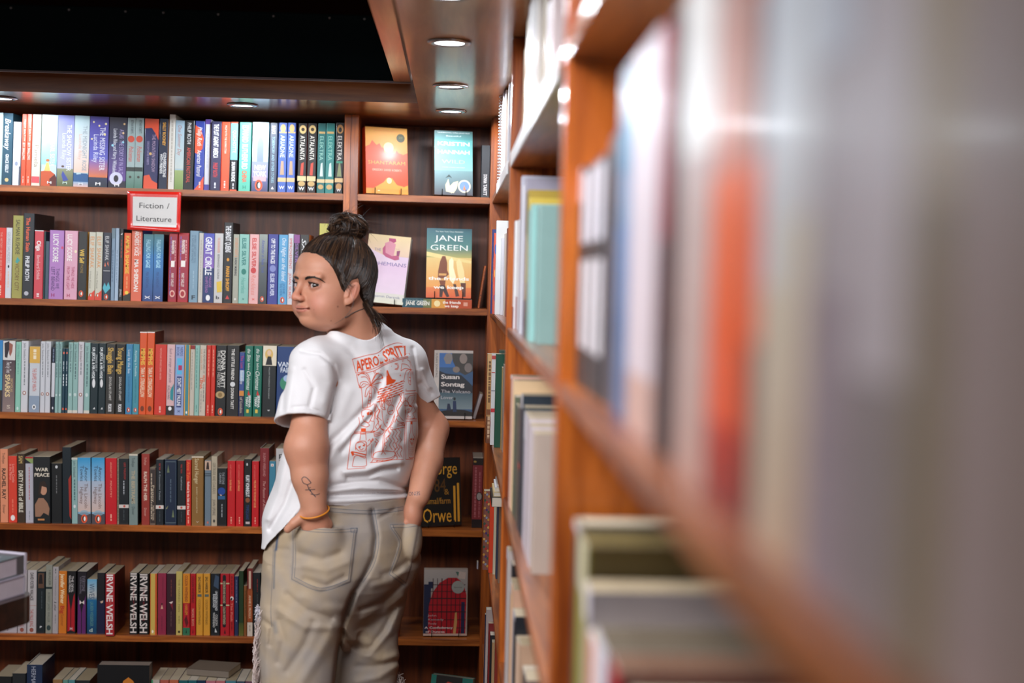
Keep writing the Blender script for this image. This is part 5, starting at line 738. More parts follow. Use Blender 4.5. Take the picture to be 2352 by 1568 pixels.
for i, (px_, py_) in enumerate([(.6, .6), (-.6, .6), (-.6, -.6), (.6, -.6)]):
    lx, ly = cxm+px_*.18, cym+py_*.26; m = MB(); m.tube([(lx, ly, 0), (lx, ly, ztop-.052)], [.018, .024], 12); m.build('leg', WD, t, True, False)
def tbook(u, v, Y, w_, d_, h_, ang, zb_, col, spec, lab, sidecol, jk=0):
    q = P(u, v, Y); t2 = empty('book', (q.x, q.y, zb_), lab, 'book', 'thick books on the display table'); t2.rotation_euler = (0, 0, ang)
    m = MB(); m.box(-w_, 0, 0, d_, 0, .002, H(col)); m.box(-w_, 0, 0, d_, h_-.002, h_, H(col)); m.box(-.002, 0, 0, d_, .002, h_-.002, H(sidecol))
    n0 = len(m.v); mm = MB(); deco(mm, spec, w_, d_); m.add([(q_[0]-w_, q_[2], h_+.0002-q_[1]*.2) for q_ in mm.v], mm.f); m.c[len(m.c)-len(mm.c):] = mm.c
    mm = MB(); deco(mm, 'r0,.1,1,.9,5c5458~g:a09ca4,.1,.9,.3,.3,.35,.6,.2,.9~g:8c8488,.5,.9,.6,.2,.8,.2,.7,.9~r.1,.4,.9,.55,c0bcc4', d_, h_)
    m.add([(.0003-q_[1], q_[0], q_[2]) for q_ in mm.v], mm.f); m.c[-len(mm.c):] = mm.c
    m.box(0, jk, 0, d_, 0, h_, H('4c484c')) if jk else None; m.box(jk-.006, jk+.001, -.001, d_*.6, -.002, h_+.003, H('b8b0bc')) if jk else None
    m.build('cover', COVER, t2); m = MB(); m.box(-w_+.002, -.0025, .001, d_-.001, .0023, h_-.0023, H('b0a4ac')); m.build('page_block', PAGES, t2)
h1, h2 = .036, .036
tbook(57, 1363, YT, .24, .17, h1, rt, ztop+.0005, '8c8490', '', 'thick book with pale page edges, lower of two on the display table', '9c94a0')
tbook(40, 1328, YT-.004, .24, .17, h2, rt+.05, ztop+h1+.001, '5c6468', 'r0,0,1,1,505c60~e.55,.25,.3,.3,c87850~e.55,.25,.2,.2,687874~e.55,.25,.1,.1,28302c~g:a8a4ac,.6,.55,.95,.6,.95,.7,.5,.62~g:9c9ca4,.3,.8,.9,.75,.95,.85,.4,.88', 'glossy photo-covered thick book, upper of two on the display table', '5c5458', .026)
# ------------------------------------------------------------------ signed-distance modelling
def V3(p): return np.array([p[0], p[1], p[2]], dtype=np.float32)
def cone(p, a, b, ra, rb):
    a, b = V3(a), V3(b); ab = b-a; t = np.clip(((p-a)@ab)/float(ab@ab), 0, 1)
    return np.sqrt((((p-a)-t[:, None]*ab)**2).sum(1))-(ra+(rb-ra)*t)
def ball(p, c, r): return np.sqrt(((p-V3(c))**2).sum(1))-r
def ell(p, c, r, M=None):
    q = p-V3(c)
    if M is not None: q = q@M
    r = np.array(r, dtype=np.float32); k0 = np.sqrt(((q/r)**2).sum(1)); k1 = np.sqrt(((q/(r*r))**2).sum(1))
    return k0*(k0-1)/np.maximum(k1, 1e-6)
def U(a, b, k=.01):
    h = np.clip(.5+.5*(b-a)/k, 0, 1); return b+(a-b)*h-k*h*(1-h)
def SUB(a, b, k=.004):      # a minus b
    return -U(-a, b, k)
def rotz(a): c, s = math.cos(a), math.sin(a); return np.array([[c, -s, 0], [s, c, 0], [0, 0, 1]], dtype=np.float32)
def surface(f, xs, ys, zs, B=16, margin=1.0):
    """sparse surface nets on a rectilinear grid"""
    xs, ys, zs = [np.asarray(a, dtype=np.float32) for a in (xs, ys, zs)]
    nx, ny, nz = len(xs), len(ys), len(zs); vol = np.ones((nx, ny, nz), dtype=np.float32)
    bl, ce, hd = [], [], []
    for i in range(0, nx, B):
        for j in range(0, ny, B):
            for k in range(0, nz, B):
                i1, j1, k1 = min(i+B, nx)-1, min(j+B, ny)-1, min(k+B, nz)-1
                lo = np.array((xs[i], ys[j], zs[k])); hi = np.array((xs[i1], ys[j1], zs[k1]))
                bl.append((i, i1+1, j, j1+1, k, k1+1)); ce.append((lo+hi)/2); hd.append(np.linalg.norm(hi-lo)/2+.006)
    dc = f(np.array(ce, dtype=np.float32))
    act = []
    for b, d, h in zip(bl, dc, hd):
        if abs(d) < h*margin+.012: act.append(b)
        else: vol[b[0]:b[1], b[2]:b[3], b[4]:b[5]] = 1 if d > 0 else -1
    for s0 in range(0, len(act), 60):
        pts, shp = [], []
        for b in act[s0:s0+60]:
            g = np.stack(np.meshgrid(xs[b[0]:b[1]], ys[b[2]:b[3]], zs[b[4]:b[5]], indexing='ij'), -1); shp.append(g.shape[:3]); pts.append(g.reshape(-1, 3))
        d = f(np.concatenate(pts)); o = 0
        for b, sh in zip(act[s0:s0+60], shp):
            n = sh[0]*sh[1]*sh[2]; vol[b[0]:b[1], b[2]:b[3], b[4]:b[5]] = d[o:o+n].reshape(sh); o += n
    ins = vol < 0
    c = np.zeros((nx-1, ny-1, nz-1), dtype=np.int8)
    for a in (0, 1):
        for b in (0, 1):
            for e in (0, 1): c += ins[a:nx-1+a, b:ny-1+b, e:nz-1+e]
    mix = (c > 0) & (c < 8); idx = -np.ones(mix.shape, dtype=np.int64); cells = np.argwhere(mix); idx[mix] = np.arange(len(cells))
    I, J, K = cells.T; acc = np.zeros((len(cells), 3)); cnt = np.zeros(len(cells))
    ax = [xs, ys, zs]
    for d_ in range(3):
        for a in (0, 1):
            for b in (0, 1):
                off0 = [a, b]; o0 = [0, 0, 0]; oth = [q for q in range(3) if q != d_]; o0[oth[0]] = a; o0[oth[1]] = b; o1 = list(o0); o1[d_] = 1
                v0 = vol[I+o0[0], J+o0[1], K+o0[2]]; v1 = vol[I+o1[0], J+o1[1], K+o1[2]]; m = (v0 < 0) != (v1 < 0)
                t = np.where(m, v0/np.where(v0 == v1, 1, v0-v1), 0); base = [I+o0[0], J+o0[1], K+o0[2]]; P_ = np.stack([ax[q][base[q]] for q in range(3)], 1)
                P_[:, d_] += t*(ax[d_][np.minimum(base[d_]+1, len(ax[d_])-1)]-ax[d_][base[d_]]); acc[m] += P_[m]; cnt[m] += 1
    verts = acc/np.maximum(cnt, 1)[:, None]
    faces = []
    for d_ in range(3):
        o = [q for q in range(3) if q != d_]
        sl0 = [slice(1, -1)]*3; sl0[d_] = slice(0, -1); sl1 = [slice(1, -1)]*3; sl1[d_] = slice(1, None)
        a0, a1 = ins[tuple(sl0)], ins[tuple(sl1)]; e = np.argwhere(a0 != a1)
        if not len(e): continue
        flip = a0[tuple(e.T)]
        E = e.copy(); E[:, o[0]] += 1; E[:, o[1]] += 1
        def cell(da, db):
            q = E.copy(); q[:, o[0]] -= da; q[:, o[1]] -= db; return idx[q[:, 0], q[:, 1], q[:, 2]]
        F4 = np.stack([cell(1, 1), cell(0, 1), cell(0, 0), cell(1, 0)], 1)
        if d_ == 1: flip = ~flip
        F4[~flip] = F4[~flip][:, ::-1]; faces.append(F4)
    faces = np.concatenate(faces); faces = faces[(faces >= 0).all(1)]
    return verts, faces
def relax(v, f, n=2, lam=.5):
    e = np.concatenate([f[:, [0, 1]], f[:, [1, 2]], f[:, [2, 3]], f[:, [3, 0]]]); cnt = np.zeros(len(v)); np.add.at(cnt, e[:, 0], 1); np.add.at(cnt, e[:, 1], 1)
    for i in range(n):
        for l_ in (lam, -lam*1.03):
            s = np.zeros_like(v); np.add.at(s, e[:, 0], v[e[:, 1]]); np.add.at(s, e[:, 1], v[e[:, 0]]); v = v+l_*(s/cnt[:, None]-v)
    return v
def sdf_obj(name, f, xs, ys, zs, mat, parent, colf=None, sm=2):
    v, fc = surface(f, xs, ys, zs); v = relax(v, fc, sm)
    me = bpy.data.meshes.new(name); me.vertices.add(len(v)); me.vertices.foreach_set('co', v.astype(np.float32).ravel())
    me.loops.add(len(fc)*4); me.loops.foreach_set('vertex_index', fc.astype(np.int32).ravel()); me.polygons.add(len(fc))
    me.polygons.foreach_set('loop_start', np.arange(0, len(fc)*4, 4, dtype=np.int32)); me.polygons.foreach_set('loop_total', np.full(len(fc), 4, dtype=np.int32))
    me.update(calc_edges=True); me.validate(); me.polygons.foreach_set('use_smooth', [True]*len(me.polygons))
    if colf is not None:
        c = colf(v); ca = me.color_attributes.new('Col', 'FLOAT_COLOR', 'POINT'); ca.data.foreach_set('color', np.concatenate([c, np.ones((len(c), 1))], 1).astype(np.float32).ravel())
    me.materials.append(mat); o = bpy.data.objects.new(name, me); COL.objects.link(o); adopt(o)
    return o, BVHTree.FromPolygons([tuple(q) for q in v], [tuple(q) for q in fc.tolist()])
def adopt(o):
    o.parent = PERSON; o.matrix_parent_inverse = Matrix.Translation(-PERSON.location); return o
def grid(a, b, s): return np.arange(a, b+s, s, dtype=np.float32)
def seg2(u, v, poly):
    """distance in photo pixels to a polyline"""
    d = np.full(u.shape, 1e9, dtype=np.float32)
    for (x0, y0), (x1, y1) in zip(poly[:-1], poly[1:]):
        ax_, ay_ = x1-x0, y1-y0; t = np.clip(((u-x0)*ax_+(v-y0)*ay_)/(ax_*ax_+ay_*ay_+1e-9), 0, 1); d = np.minimum(d, np.hypot(u-x0-t*ax_, v-y0-t*ay_))
    return d
def folds(p, L):
    """cloth folds: each a polyline traced on the near side of the body with height (m) and width (px)"""
    u, v = PX(p[:, 0], p[:, 1], p[:, 2]); out = np.zeros(len(p), dtype=np.float32)
    for amp, w_, poly in L:
        x = [q[0] for q in poly]; y = [q[1] for q in poly]
        m = (u > min(x)-3*w_) & (u < max(x)+3*w_) & (v > min(y)-3*w_) & (v < max(y)+3*w_)
        if not m.any(): continue
        d = seg2(u[m], v[m], poly); out[m] += amp*np.exp(-(d/w_)**2)
    return out
def sfield(v, tab):
    t = np.array(tab, dtype=np.float32); return [np.interp(v, t[:, 0], t[:, i]) for i in range(1, t.shape[1])]
# ------------------------------------------------------------------ person: pose
PERSON = empty('person', (P(785, 1300, 3.2).x, 3.2, 0), 'person in white printed t-shirt and pale jeans looking back over one shoulder', 'person')
PO = np.array(PERSON.location, dtype=np.float32)
def PW(u, v, Y): q = P(u, v, Y); return np.array((q.x, q.y, q.z), dtype=np.float32)
HC = PW(764, 657, 3.155)
hy = math.radians(50)            # the face looks this far to the left of the camera
HM = np.array([[math.cos(hy), -math.sin(hy), 0], [-math.sin(hy), -math.cos(hy), 0], [0, 0, 1]], dtype=np.float32)   # rows: person's left, forward, up
HT = math.radians(3)
def hl(p):
    """world -> head frame (x to the person's left, y forward, z up)"""
    q = (p-HC)@HM.T; return q
def hw(x, y, z): return HC+np.array((x, y, z), dtype=np.float32)@HM
mm_ = .001
EYC = (.0308, .0655, .001)
def skull(q):
    d = ell(q, (0, -.012, .032), (.077, .094, .086))
    d = U(d, ell(q, (0, .022, -.022), (.0665, .066, .083)), .02)
    return U(d, ell(q, (0, .040, .040), (.058, .050, .046)), .02)+.0065
def face_sdf(p):
    q = hl(p)
    ax_ = np.abs(q[:, 0]); s = np.stack([ax_, q[:, 1], q[:, 2]], 1)         # mirrored
    d = skull(q)
    d = U(d, ell(s, (.034, .038, -.040), (.033, .040, .040)), .014)         # cheeks
    d = U(d, ell(q, (0, .061, -.072), (.019, .018, .014)), .020)             # chin
    d = U(d, ell(s, (.042, .014, -.062), (.021, .033, .026)), .016)          # jaw
    d = U(d, ell(q, (0, .026, -.072), (.040, .040, .018)), .02)            # under the chin
    d = U(d, cone(s, (.006, .0830, .021), (.046, .067, .020), .0065, .0055), .012)   # brow ridge
    d = SUB(d, ell(s, (.031, .0925, .002), (.018, .0165, .0120)), .012)      # eye sockets
    d = U(d, cone(q, (0, .0800, .014), (0, .0950, -.018), .0056, .0062), .012)   # bridge
    d = U(d, ball(q, (0, .0980, -.0255), .0080), .008)
    d = U(d, ell(s, (.0108, .0895, -.0275), (.0055, .0085, .0058)), .007)    # wings
    d = SUB(d, ell(s, (.0062, .0945, -.0342), (.0030, .0048, .0026)), .002) # nostrils
    d = U(d, ell(q, (0, .073, -.050), (.021, .015, .014)), .010)             # muzzle
    d = U(d, ell(s, (.0075, .0840, -.0470), (.0115, .0048, .0028)), .004)   # upper lip
    d = U(d, ell(q, (0, .0840, -.0545), (.0130, .0055, .0036)), .004)        # lower lip
    lipz = q[:, 2]+.0502-1.8*ax_*ax_
    d = SUB(d, np.maximum(np.abs(lipz)-.0006, np.maximum(ax_-.0215, .070-q[:, 1])), .0012)
    d = SUB(d, ell(s, (.0235, .0770, -.0490), (.003, .004, .0025)), .003)
    d = d+.0012*np.exp(-((q[:, 2]+.0665)/.004)**2)*np.exp(-(ax_/.016)**2)*(q[:, 1] > .06)
    # lids: a skin-covered eyeball with an almond-shaped opening
    ec = EYC; lid = ball(s, ec, .0138); d = U(d, lid, .0045)
    ex = (s[:, 0]-.0308)/.0150; ez = s[:, 2]-.0005-.0012*ex
    top = .0058*np.clip(1-ex*ex, 0, 1)**.55; bot = .0046*np.clip(1-ex*ex, 0, 1)**.7
    op = np.maximum(np.maximum(ez-top, -ez-bot), np.maximum(np.abs(ex)-1, 0)*.0148)
    op = np.maximum(op, ec[1]-s[:, 1]); cut = np.maximum(op, ball(s, ec, .0190))
    d = SUB(d, cut, .0010); d = U(d, ball(s, ec, .0100), .0006)
    # upper-lid crease
    cz = s[:, 2]-(.0005+.0102*np.clip(1-(ex*.85)**2, 0, 1)**.5)
    d = d+.0009*np.exp(-(cz/.0011)**2)*np.exp(-((s[:, 0]-.031)/.014)**4)*(s[:, 1] > .055)
    # ears
    e = (s-np.array((.0680, -.002, -.012), dtype=np.float32))*1.36; a = math.radians(18)
    ey, ez2 = e[:, 1]*math.cos(a)-e[:, 2]*math.sin(a)*-.6, e[:, 2]+e[:, 1]*.25; ex2 = e[:, 0]+e[:, 1]*.55
    E = np.stack([ex2, ey, ez2], 1)
    er = ell(E, (.006, 0, 0), (.0058, .0165, .030)); er = U(er, ell(E, (.005, .004, -.024), (.0045, .0085, .0105)), .006)
    er = SUB(er, ell(E, (.0125, .0015, .002), (.0055, .0105, .020)), .003)
    er = U(er, ell(E, (.0095, -.0035, .002), (.0035, .004, .016)), .003); er = SUB(er, ell(E, (.013, .0055, -.005), (.007, .0055, .0085)), .003)
    er = U(er, ell(E, (.008, .0125, -.006), (.004, .004, .006)), .003)
    d = U(d, er/1.36, .004)
    return d
NECK0, NECK1 = PW(793, 706, 3.170), PW(817, 778, 3.195)
SHL, SHR = PW(720, 832, 3.085), PW(926, 832, 3.30)
PSI = math.radians(33)      # the trunk is turned this far clockwise from the camera's line
RV = rotz(PSI)              # columns: person's right, person's front
def loft(p, tab, yaw, br):
    """stack of ellipses: rows of (pixel row, pixel column, depth, half width in px)"""
    z = [PW(r[1], r[0], r[2])[2] for r in tab][::-1]; X = [PW(r[1], r[0], r[2])[0] for r in tab][::-1]; Y = [r[2] for r in tab][::-1]
    pr = math.sqrt(math.cos(yaw)**2+(br*math.sin(yaw))**2); A = [r[3]*r[2]/F/pr for r in tab][::-1]
    cx_, cy_, a = np.interp(p[:, 2], z, X), np.interp(p[:, 2], z, Y), np.interp(p[:, 2], z, A)
    dx_, dy_ = p[:, 0]-cx_, p[:, 1]-cy_; c, s_ = math.cos(yaw), math.sin(yaw)
    x1, y1 = dx_*c+dy_*s_, -dx_*s_+dy_*c; b = a*br
    r = np.sqrt((x1/a)**2+(y1/b)**2); g = np.sqrt((x1/a**2)**2+(y1/b**2)**2)/np.maximum(r, 1e-5)
    d = (r-1)/np.maximum(g, 1e-4)
    return np.maximum(d, np.maximum(p[:, 2]-z[-1], z[0]-p[:, 2])).astype(np.float32)
TORSO = [(770, 828, 3.2, 55), (790, 824, 3.2, 92), (815, 826, 3.2, 116), (850, 832, 3.2, 124), (900, 835, 3.2, 125), (950, 830, 3.2, 129), (1000, 811, 3.2, 147), (1050, 801, 3.2, 151), (1100, 791, 3.2, 151), (1150, 782, 3.2, 153), (1200, 778, 3.2, 163), (1275, 776, 3.2, 172)]
HIPS = [(1120, 797, 3.2, 140), (1165, 796, 3.2, 145), (1200, 794, 3.2, 160), (1250, 789, 3.2, 171), (1300, 783, 3.2, 173), (1340, 776, 3.2, 156), (1390, 778, 3.2, 110), (1435, 785, 3.2, 45)]
LEGL = [(1290, 714, 3.13, 98), (1350, 706, 3.12, 103), (1400, 697, 3.11, 99), (1450, 691, 3.11, 97), (1500, 688, 3.11, 94), (1568, 686, 3.11, 89), (1700, 680, 3.11, 84), (2020, 678, 3.11, 88)]
LEGR = [(1290, 868, 3.26, 84), (1350, 864, 3.27, 75), (1400, 857, 3.27, 70), (1450, 843, 3.27, 74), (1500, 838, 3.27, 77), (1568, 832, 3.27, 80), (1700, 834, 3.27, 76), (2020, 830, 3.27, 82)]
def torso_base(p):
    d = loft(p, TORSO, PSI, .74)
    d = U(d, cone(p, PW(722, 832, 3.085), PW(835, 783, 3.19), .050, .050), .03)
    d = U(d, cone(p, PW(835, 783, 3.19), PW(922, 832, 3.29), .050, .054), .03)
    return d
def jeans_base(p):
    d = loft(p, HIPS, PSI, .78)
    d = U(d, U(loft(p, LEGL, 0.2, .95), loft(p, LEGR, 0.2, .95), .012), .035)
    d = U(d, ell(p, PW(792, 1410, 3.19), (.030, .060, .085)), .03)
    d = U(d, ell(p, PW(748, 1300, 3.095), (.078, .062, .085)), .03); d = U(d, ell(p, PW(893, 1292, 3.215), (.062, .06, .080)), .03)
    return d
def trace(f, u, v, y0=2.8, y1=3.4):
    ys = np.linspace(y0, y1, 601); pts = np.array([PW(u, v, y) for y in ys], dtype=np.float32); d = f(pts); i = np.argmax(d < 0)
    return float(ys[i]) if (d < 0).any() else 3.2
YEL = trace(torso_base, 735, 1030)-.022; YHL = trace(jeans_base, 733, 1235)+.006; YHR = trace(jeans_base, 942, 1235)+.004
print('depths', YEL, YHL, YHR)
ELL, WRL = PW(704, 1032, YEL), PW(722, 1168, YHL-.022)
ELR, WRR = PW(990, 985, 3.33), PW(962, 1140, YHR-.005)
HANDL, HANDR = PW(727, 1212, YHL-.012), PW(947, 1196, YHR)
def body_sdf(p):
    d = np.full(len(p), 1.0, dtype=np.float32)
    m = p[:, 2] > HC[2]-.17
    if m.any(): d[m] = face_sdf(p[m])
    d = U(d, cone(p, NECK0, NECK1, .052, .060), .015)
    # trunk and legs, a little inside the clothes
    d = U(d, cone(p, SHL+(.01, 0, -.03), SHR+(-.01, 0, -.03), .034, .034), .02)
    d = U(d, cone(p, PW(826, 850, 3.2), PW(792, 1120, 3.2), .062, .088), .02)
    d = U(d, cone(p, PW(765, 1240, 3.16), PW(828, 1240, 3.23), .088, .088), .05)
    d = U(d, cone(p, PW(705, 1340, 3.12), PW(690, 1980, 3.12), .058, .035), .03)
    d = U(d, cone(p, PW(862, 1340, 3.27), PW(846, 1940, 3.28), .044, .033), .03)
    # left arm
    d = U(d, cone(p, SHL+(.002, .005, -.03), ELL, .030, .0445), .015)
    d = U(d, ball(p, ELL+(.001, -.004, .012), .0435), .012)
    d = U(d, cone(p, ELL, PW(712, 1095, (YEL+YHL)/2-.012), .046, .0375), .012)
    d = U(d, cone(p, PW(712, 1095, (YEL+YHL)/2-.012), WRL, .0375, .0265), .012)
    # right arm
    d = U(d, cone(p, SHR+(-.006, 0, -.03), ELR, .034, .0405), .02)
    d = U(d, cone(p, ELR, PW(981, 1058, (3.33+YHR)/2), .041, .0345), .012)
    d = U(d, cone(p, PW(981, 1058, (3.33+YHR)/2), WRR, .0345, .0245), .012)
    # left hand: back of the hand, thumb hooked outside, four fingers going down into the pocket
    hm = np.array([[1, 0, 0], [0, 1, 0], [0, 0, 1]], dtype=np.float32)
    h = ell(p, PW(722, 1196, YHL-.016), (.031, .0175, .036)); h = U(h, ell(p, PW(733, 1204, YHL-.006), (.029, .015, .022)), .008)
    a0, a1, a2 = PW(700, 1182, YHL-.022), PW(676, 1201, YHL-.030), PW(661, 1215, YHL-.028)
    h = U(h, cone(p, a0, a1, .0135, .0105), .010); h = U(h, cone(p, a1, a2, .0102, .0085), .004)
    for i, (u0, u1, u2, L1, L2) in enumerate([(709, 706, 705, 1252, 1278), (725, 724, 723, 1258, 1288), (741, 742, 742, 1255, 1283), (756, 759, 760, 1247, 1268)]):
        k0, k1, k2 = PW(u0, 1227, YHL-.006), PW(u1, L1, YHL-.004), PW(u2, L2, YHL+.003)
        h = U(h, cone(p, k0, k1, .0098-.0006*(i == 3), .0088), .003); h = U(h, cone(p, k1, k2, .0086, .0072), .003)
    for i, u0 in enumerate((708, 724, 739)):
        h = U(h, ball(p, PW(u0, 1209, YHL-.019), .0078), .004)
    d = U(d, h, .012)
    # right hand, wrist turned, sliding into the far pocket
    h = ell(p, PW(949, 1178, YHR-.002), (.022, .026, .040))
    for i, (du, dy_) in enumerate([(-12, 0), (-4, .012), (4, .022), (11, .03)]):
        k0, k1, k2 = PW(947+du, 1200, YHR-.014+dy_), PW(943+du, 1232, YHR-.009+dy_), PW(941+du, 1258-3*i, YHR-.004+dy_)
        h = U(h, cone(p, k0, k1, .0092, .0084), .003); h = U(h, cone(p, k1, k2, .0084, .007), .003)
    h = U(h, cone(p, PW(952, 1160, YHR+.03), PW(940, 1195, YHR+.04), .011, .0085), .006)
    d = U(d, h, .012)
    return d
SKIN = np.array(H('c98e72')); 
def skin_col(v):
    c = np.tile(SKIN, (len(v), 1)); q = hl(v.astype(np.float32)); ax_ = np.abs(q[:, 0]); face = q[:, 2] > -.12
    def mixc(w_, h_):
        nonlocal c
        w_ = np.clip(w_, 0, 1)[:, None]*face[:, None]; c = c*(1-w_)+np.array(H(h_))*w_
    mixc(.3*np.exp(-(((ax_-.042)/.022)**2+((q[:, 2]+.036)/.024)**2))*(q[:, 1] > .02), 'c8706c')         # cheeks
    mixc(.4*np.exp(-((ax_/.016)**2+((q[:, 2]+.023)/.014)**2))*(q[:, 1] > .085), 'c8705c')                # nose tip
    lip = np.clip(1.1-((ax_/.0222)**2+((q[:, 2]+.0505)/.0078)**2), 0, .25)/.25*(q[:, 1] > .066); mixc(0.5*lip, 'b25a54')
    ln = np.exp(-((q[:, 2]+.0502-1.8*ax_*ax_)/.0010)**2)*(ax_ < .0225)*(q[:, 1] > .066); mixc(.7*ln, '5a2620')
    ex = (ax_-.0308)/.0148; dz = np.abs(q[:, 2]-.001); rim = np.exp(-(((ax_-.0308)/.017)**4+(dz/.0085)**4))*(q[:, 1] > .06); mixc(0.5*rim, 'a06858')  # eye socket and lid-crease shading painted into the skin colour
    mixc(.75*np.exp(-(((ax_-.0062)/.004)**2+((q[:, 2]+.0335)/.0026)**2+((q[:, 1]-.096)/.008)**2)), '3a1410')
    u, w_ = PX(v[:, 0], v[:, 1], v[:, 2])
    near = (v[:, 1] < 3.2)
    for (mu, mv, r) in ((776, 704, 1.9), (760.5, 736.5, 1.2), (721, 711, .8)):
        mixc(.85*np.exp(-(((u-mu)**2+(w_-mv)**2)/r**2))*near, '5c2c20')
    e = np.exp(-(((ax_-.078)/.012)**2+((q[:, 2]+.010)/.026)**2+((q[:, 1]+.006)/.018)**2)); mixc(.5*e, 'c8705c')
    # arms: a little more red at elbows and knuckles
    for cpt, r in ((ELL, .04), (ELR, .045), (HANDL, .03), (HANDR, .035)):
        w2 = .35*np.exp(-(((v-cpt)**2).sum(1))/(r*r)); c = c*(1-w2[:, None])+np.array(H('c8745c'))*w2[:, None]
    return c
SKINM = attrmat('skin', 0.5, 0.0, bump=0.3, bscale=700, noise=0.11, sss=0.15)
def fine(a, b, f0, f1, sf, sc):
    return np.unique(np.concatenate([grid(a, f0, sc), grid(f0, f1, sf), grid(f1, b, sc)]).astype(np.float32))
zx0 = HC[2]-.118; zx1 = HC[2]+.135
body, BODYB = sdf_obj('body', body_sdf, fine(PW(600, 900, 3.1)[0], PW(1050, 900, 3.3)[0], HC[0]-.098, HC[0]+.075, .0013, .003),
    fine(2.96, 3.42, 3.155-.105, 3.155+.045, .0013, .003), fine(.05, zx1+.02, zx0, zx1, .0013, .003), SKINM, None, skin_col, 2)
# ------------------------------------------------------------------ t-shirt
SLL0, SLL1 = PW(722, 838, 3.085), PW(690, 985, YEL+.012)
SLR0, SLR1 = PW(926, 836, 3.30), PW(972, 915, 3.33)
FS = [(-.0075, 8, [(744, 1034), (784, 994), (833, 945), (863, 914), (877, 868)]), (.004, 11, [(752, 1052), (800, 1000), (848, 952), (880, 912)]), (-.005, 7, [(787, 1036), (826, 985), (862, 943), (884, 900)]),
      (-.005, 8, [(856, 1040), (891, 975), (916, 914)]), (.0035, 10, [(880, 1030), (908, 970), (928, 915)]), (-.0035, 7, [(925, 1010), (935, 950)]),
      (-.0035, 4.5, [(692, 806), (735, 813), (766, 838), (777, 871), (766, 914), (752, 962)]), (.003, 14, [(752, 840), (762, 875), (748, 920)]),
      (-.006, 6, [(799, 1098), (845, 1094), (875, 1081), (910, 1076)]), (.005, 7, [(790, 1084), (840, 1080), (880, 1066), (920, 1062)]),
      (-.007, 6, [(747, 1118), (814, 1107), (870, 1103), (937, 1124)]), (.005, 6, [(750, 1128), (830, 1120), (900, 1124), (938, 1130)]), (-.007, 5, [(747, 1140), (845, 1135), (937, 1131)]), (.006, 7, [(750, 1151), (845, 1148), (932, 1141)]),
      (-.003, 6, [(700, 850), (722, 890), (712, 930)]), (.003, 8, [(672, 850), (668, 900), (660, 945)]), (-.003, 6, [(655, 880), (650, 940)]),
      (.006, 8, [(632, 1250), (668, 1190), (700, 1150)]), (-.006, 7, [(622, 1215), (655, 1160), (672, 1110)]), (.005, 9, [(615, 1190), (640, 1130), (655, 1060)]), (-.004, 6, [(640, 1245), (690, 1185)]),
      (-.003, 9, [(735, 760), (800, 800), (850, 860)]), (.003, 12, [(760, 750), (830, 790), (880, 850)]), (-.0025, 8, [(868, 745), (880, 800), (884, 850)]),
      (-.004, 5, [(948, 800), (956, 860), (958, 925)]), (.003, 6, [(970, 850), (985, 890)]), (-.003, 5, [(966, 880), (990, 905)]),
      (.004, 14, [(800, 900), (770, 980), (760, 1060)]), (-.0035, 12, [(760, 1085), (800, 1060), (850, 1055)]),
      (-.003, 4, [(676, 936), (700, 934), (730, 944), (746, 960)]), (.0015, 2.5, [(672, 939), (700, 937), (730, 947), (748, 965)])]
def shirt_sdf(p):
    T = torso_base(p); u, v = PX(p[:, 0], p[:, 1], p[:, 2])
    T = U(T, ell(p, PW(652, 1195, 3.17), (.040, .05, .075)), .03)
    sl, sr = cone(p, SLL0, SLL1, .049, .0610), cone(p, SLR0, SLR1, .054, .042)
    o = U(U(T, sl, .018), sr, .018)-1.3*folds(p, FS)
    n = .0012*np.sin(p[:, 2]*70+p[:, 0]*45+3*np.sin(p[:, 0]*23)); o = o-n
    sh = np.maximum(o, -(o+.0075))
    px_ = p[:, 1]/F
    hem = np.interp(u, [590, 608, 614, 650, 690, 760, 870, 937, 960], [1258, 1262, 1250, 1213, 1172, 1160, 1167, 1150, 1148])
    sh = np.maximum(sh, (v-hem)*px_*.8)
    cl = (v-(946+330*(p[:, 1]-(SLL1[1]-.06))))*px_*.9; R = -np.minimum(cl, .5); R = np.maximum(R, cone(p, SLL0, SLL1+(SLL1-SLL0)*.5, .080, .080))
    sh = np.maximum(sh, -np.maximum(R, -(T-.010)))
    cr = (v-(915+(1003-u)*.53))*px_*.85; R = np.maximum(-cr, cone(p, SLR0, SLR1+(SLR1-SLR0)*.6, .07, .066)); sh = np.maximum(sh, -np.maximum(R, -(T-.006)))
    # neck opening
    nk = cone(p, PW(812, 742, 3.17), PW(800, 700, 3.15), .062, .075); ring = cone(p, PW(815, 768, 3.185), PW(815, 768, 3.185)+(0, 0, .001), .069, .069)
    sh = SUB(sh, nk, .003)
    return sh
def white(v): return np.tile(np.array(H('e6e3e4')), (len(v), 1))
CLOTH = attrmat('cotton', 0.85, 0, bump=0.35, bscale=700, noise=0.02)
shirt, SHB = sdf_obj('t_shirt', shirt_sdf, grid(PW(590, 1000, 3.05)[0], PW(1030, 1000, 3.4)[0], .0023), grid(2.96, 3.46, .0024), grid(PW(800, 1290, 3.1)[2], PW(840, 690, 3.2)[2], .0023), CLOTH, PERSON, white, 2)
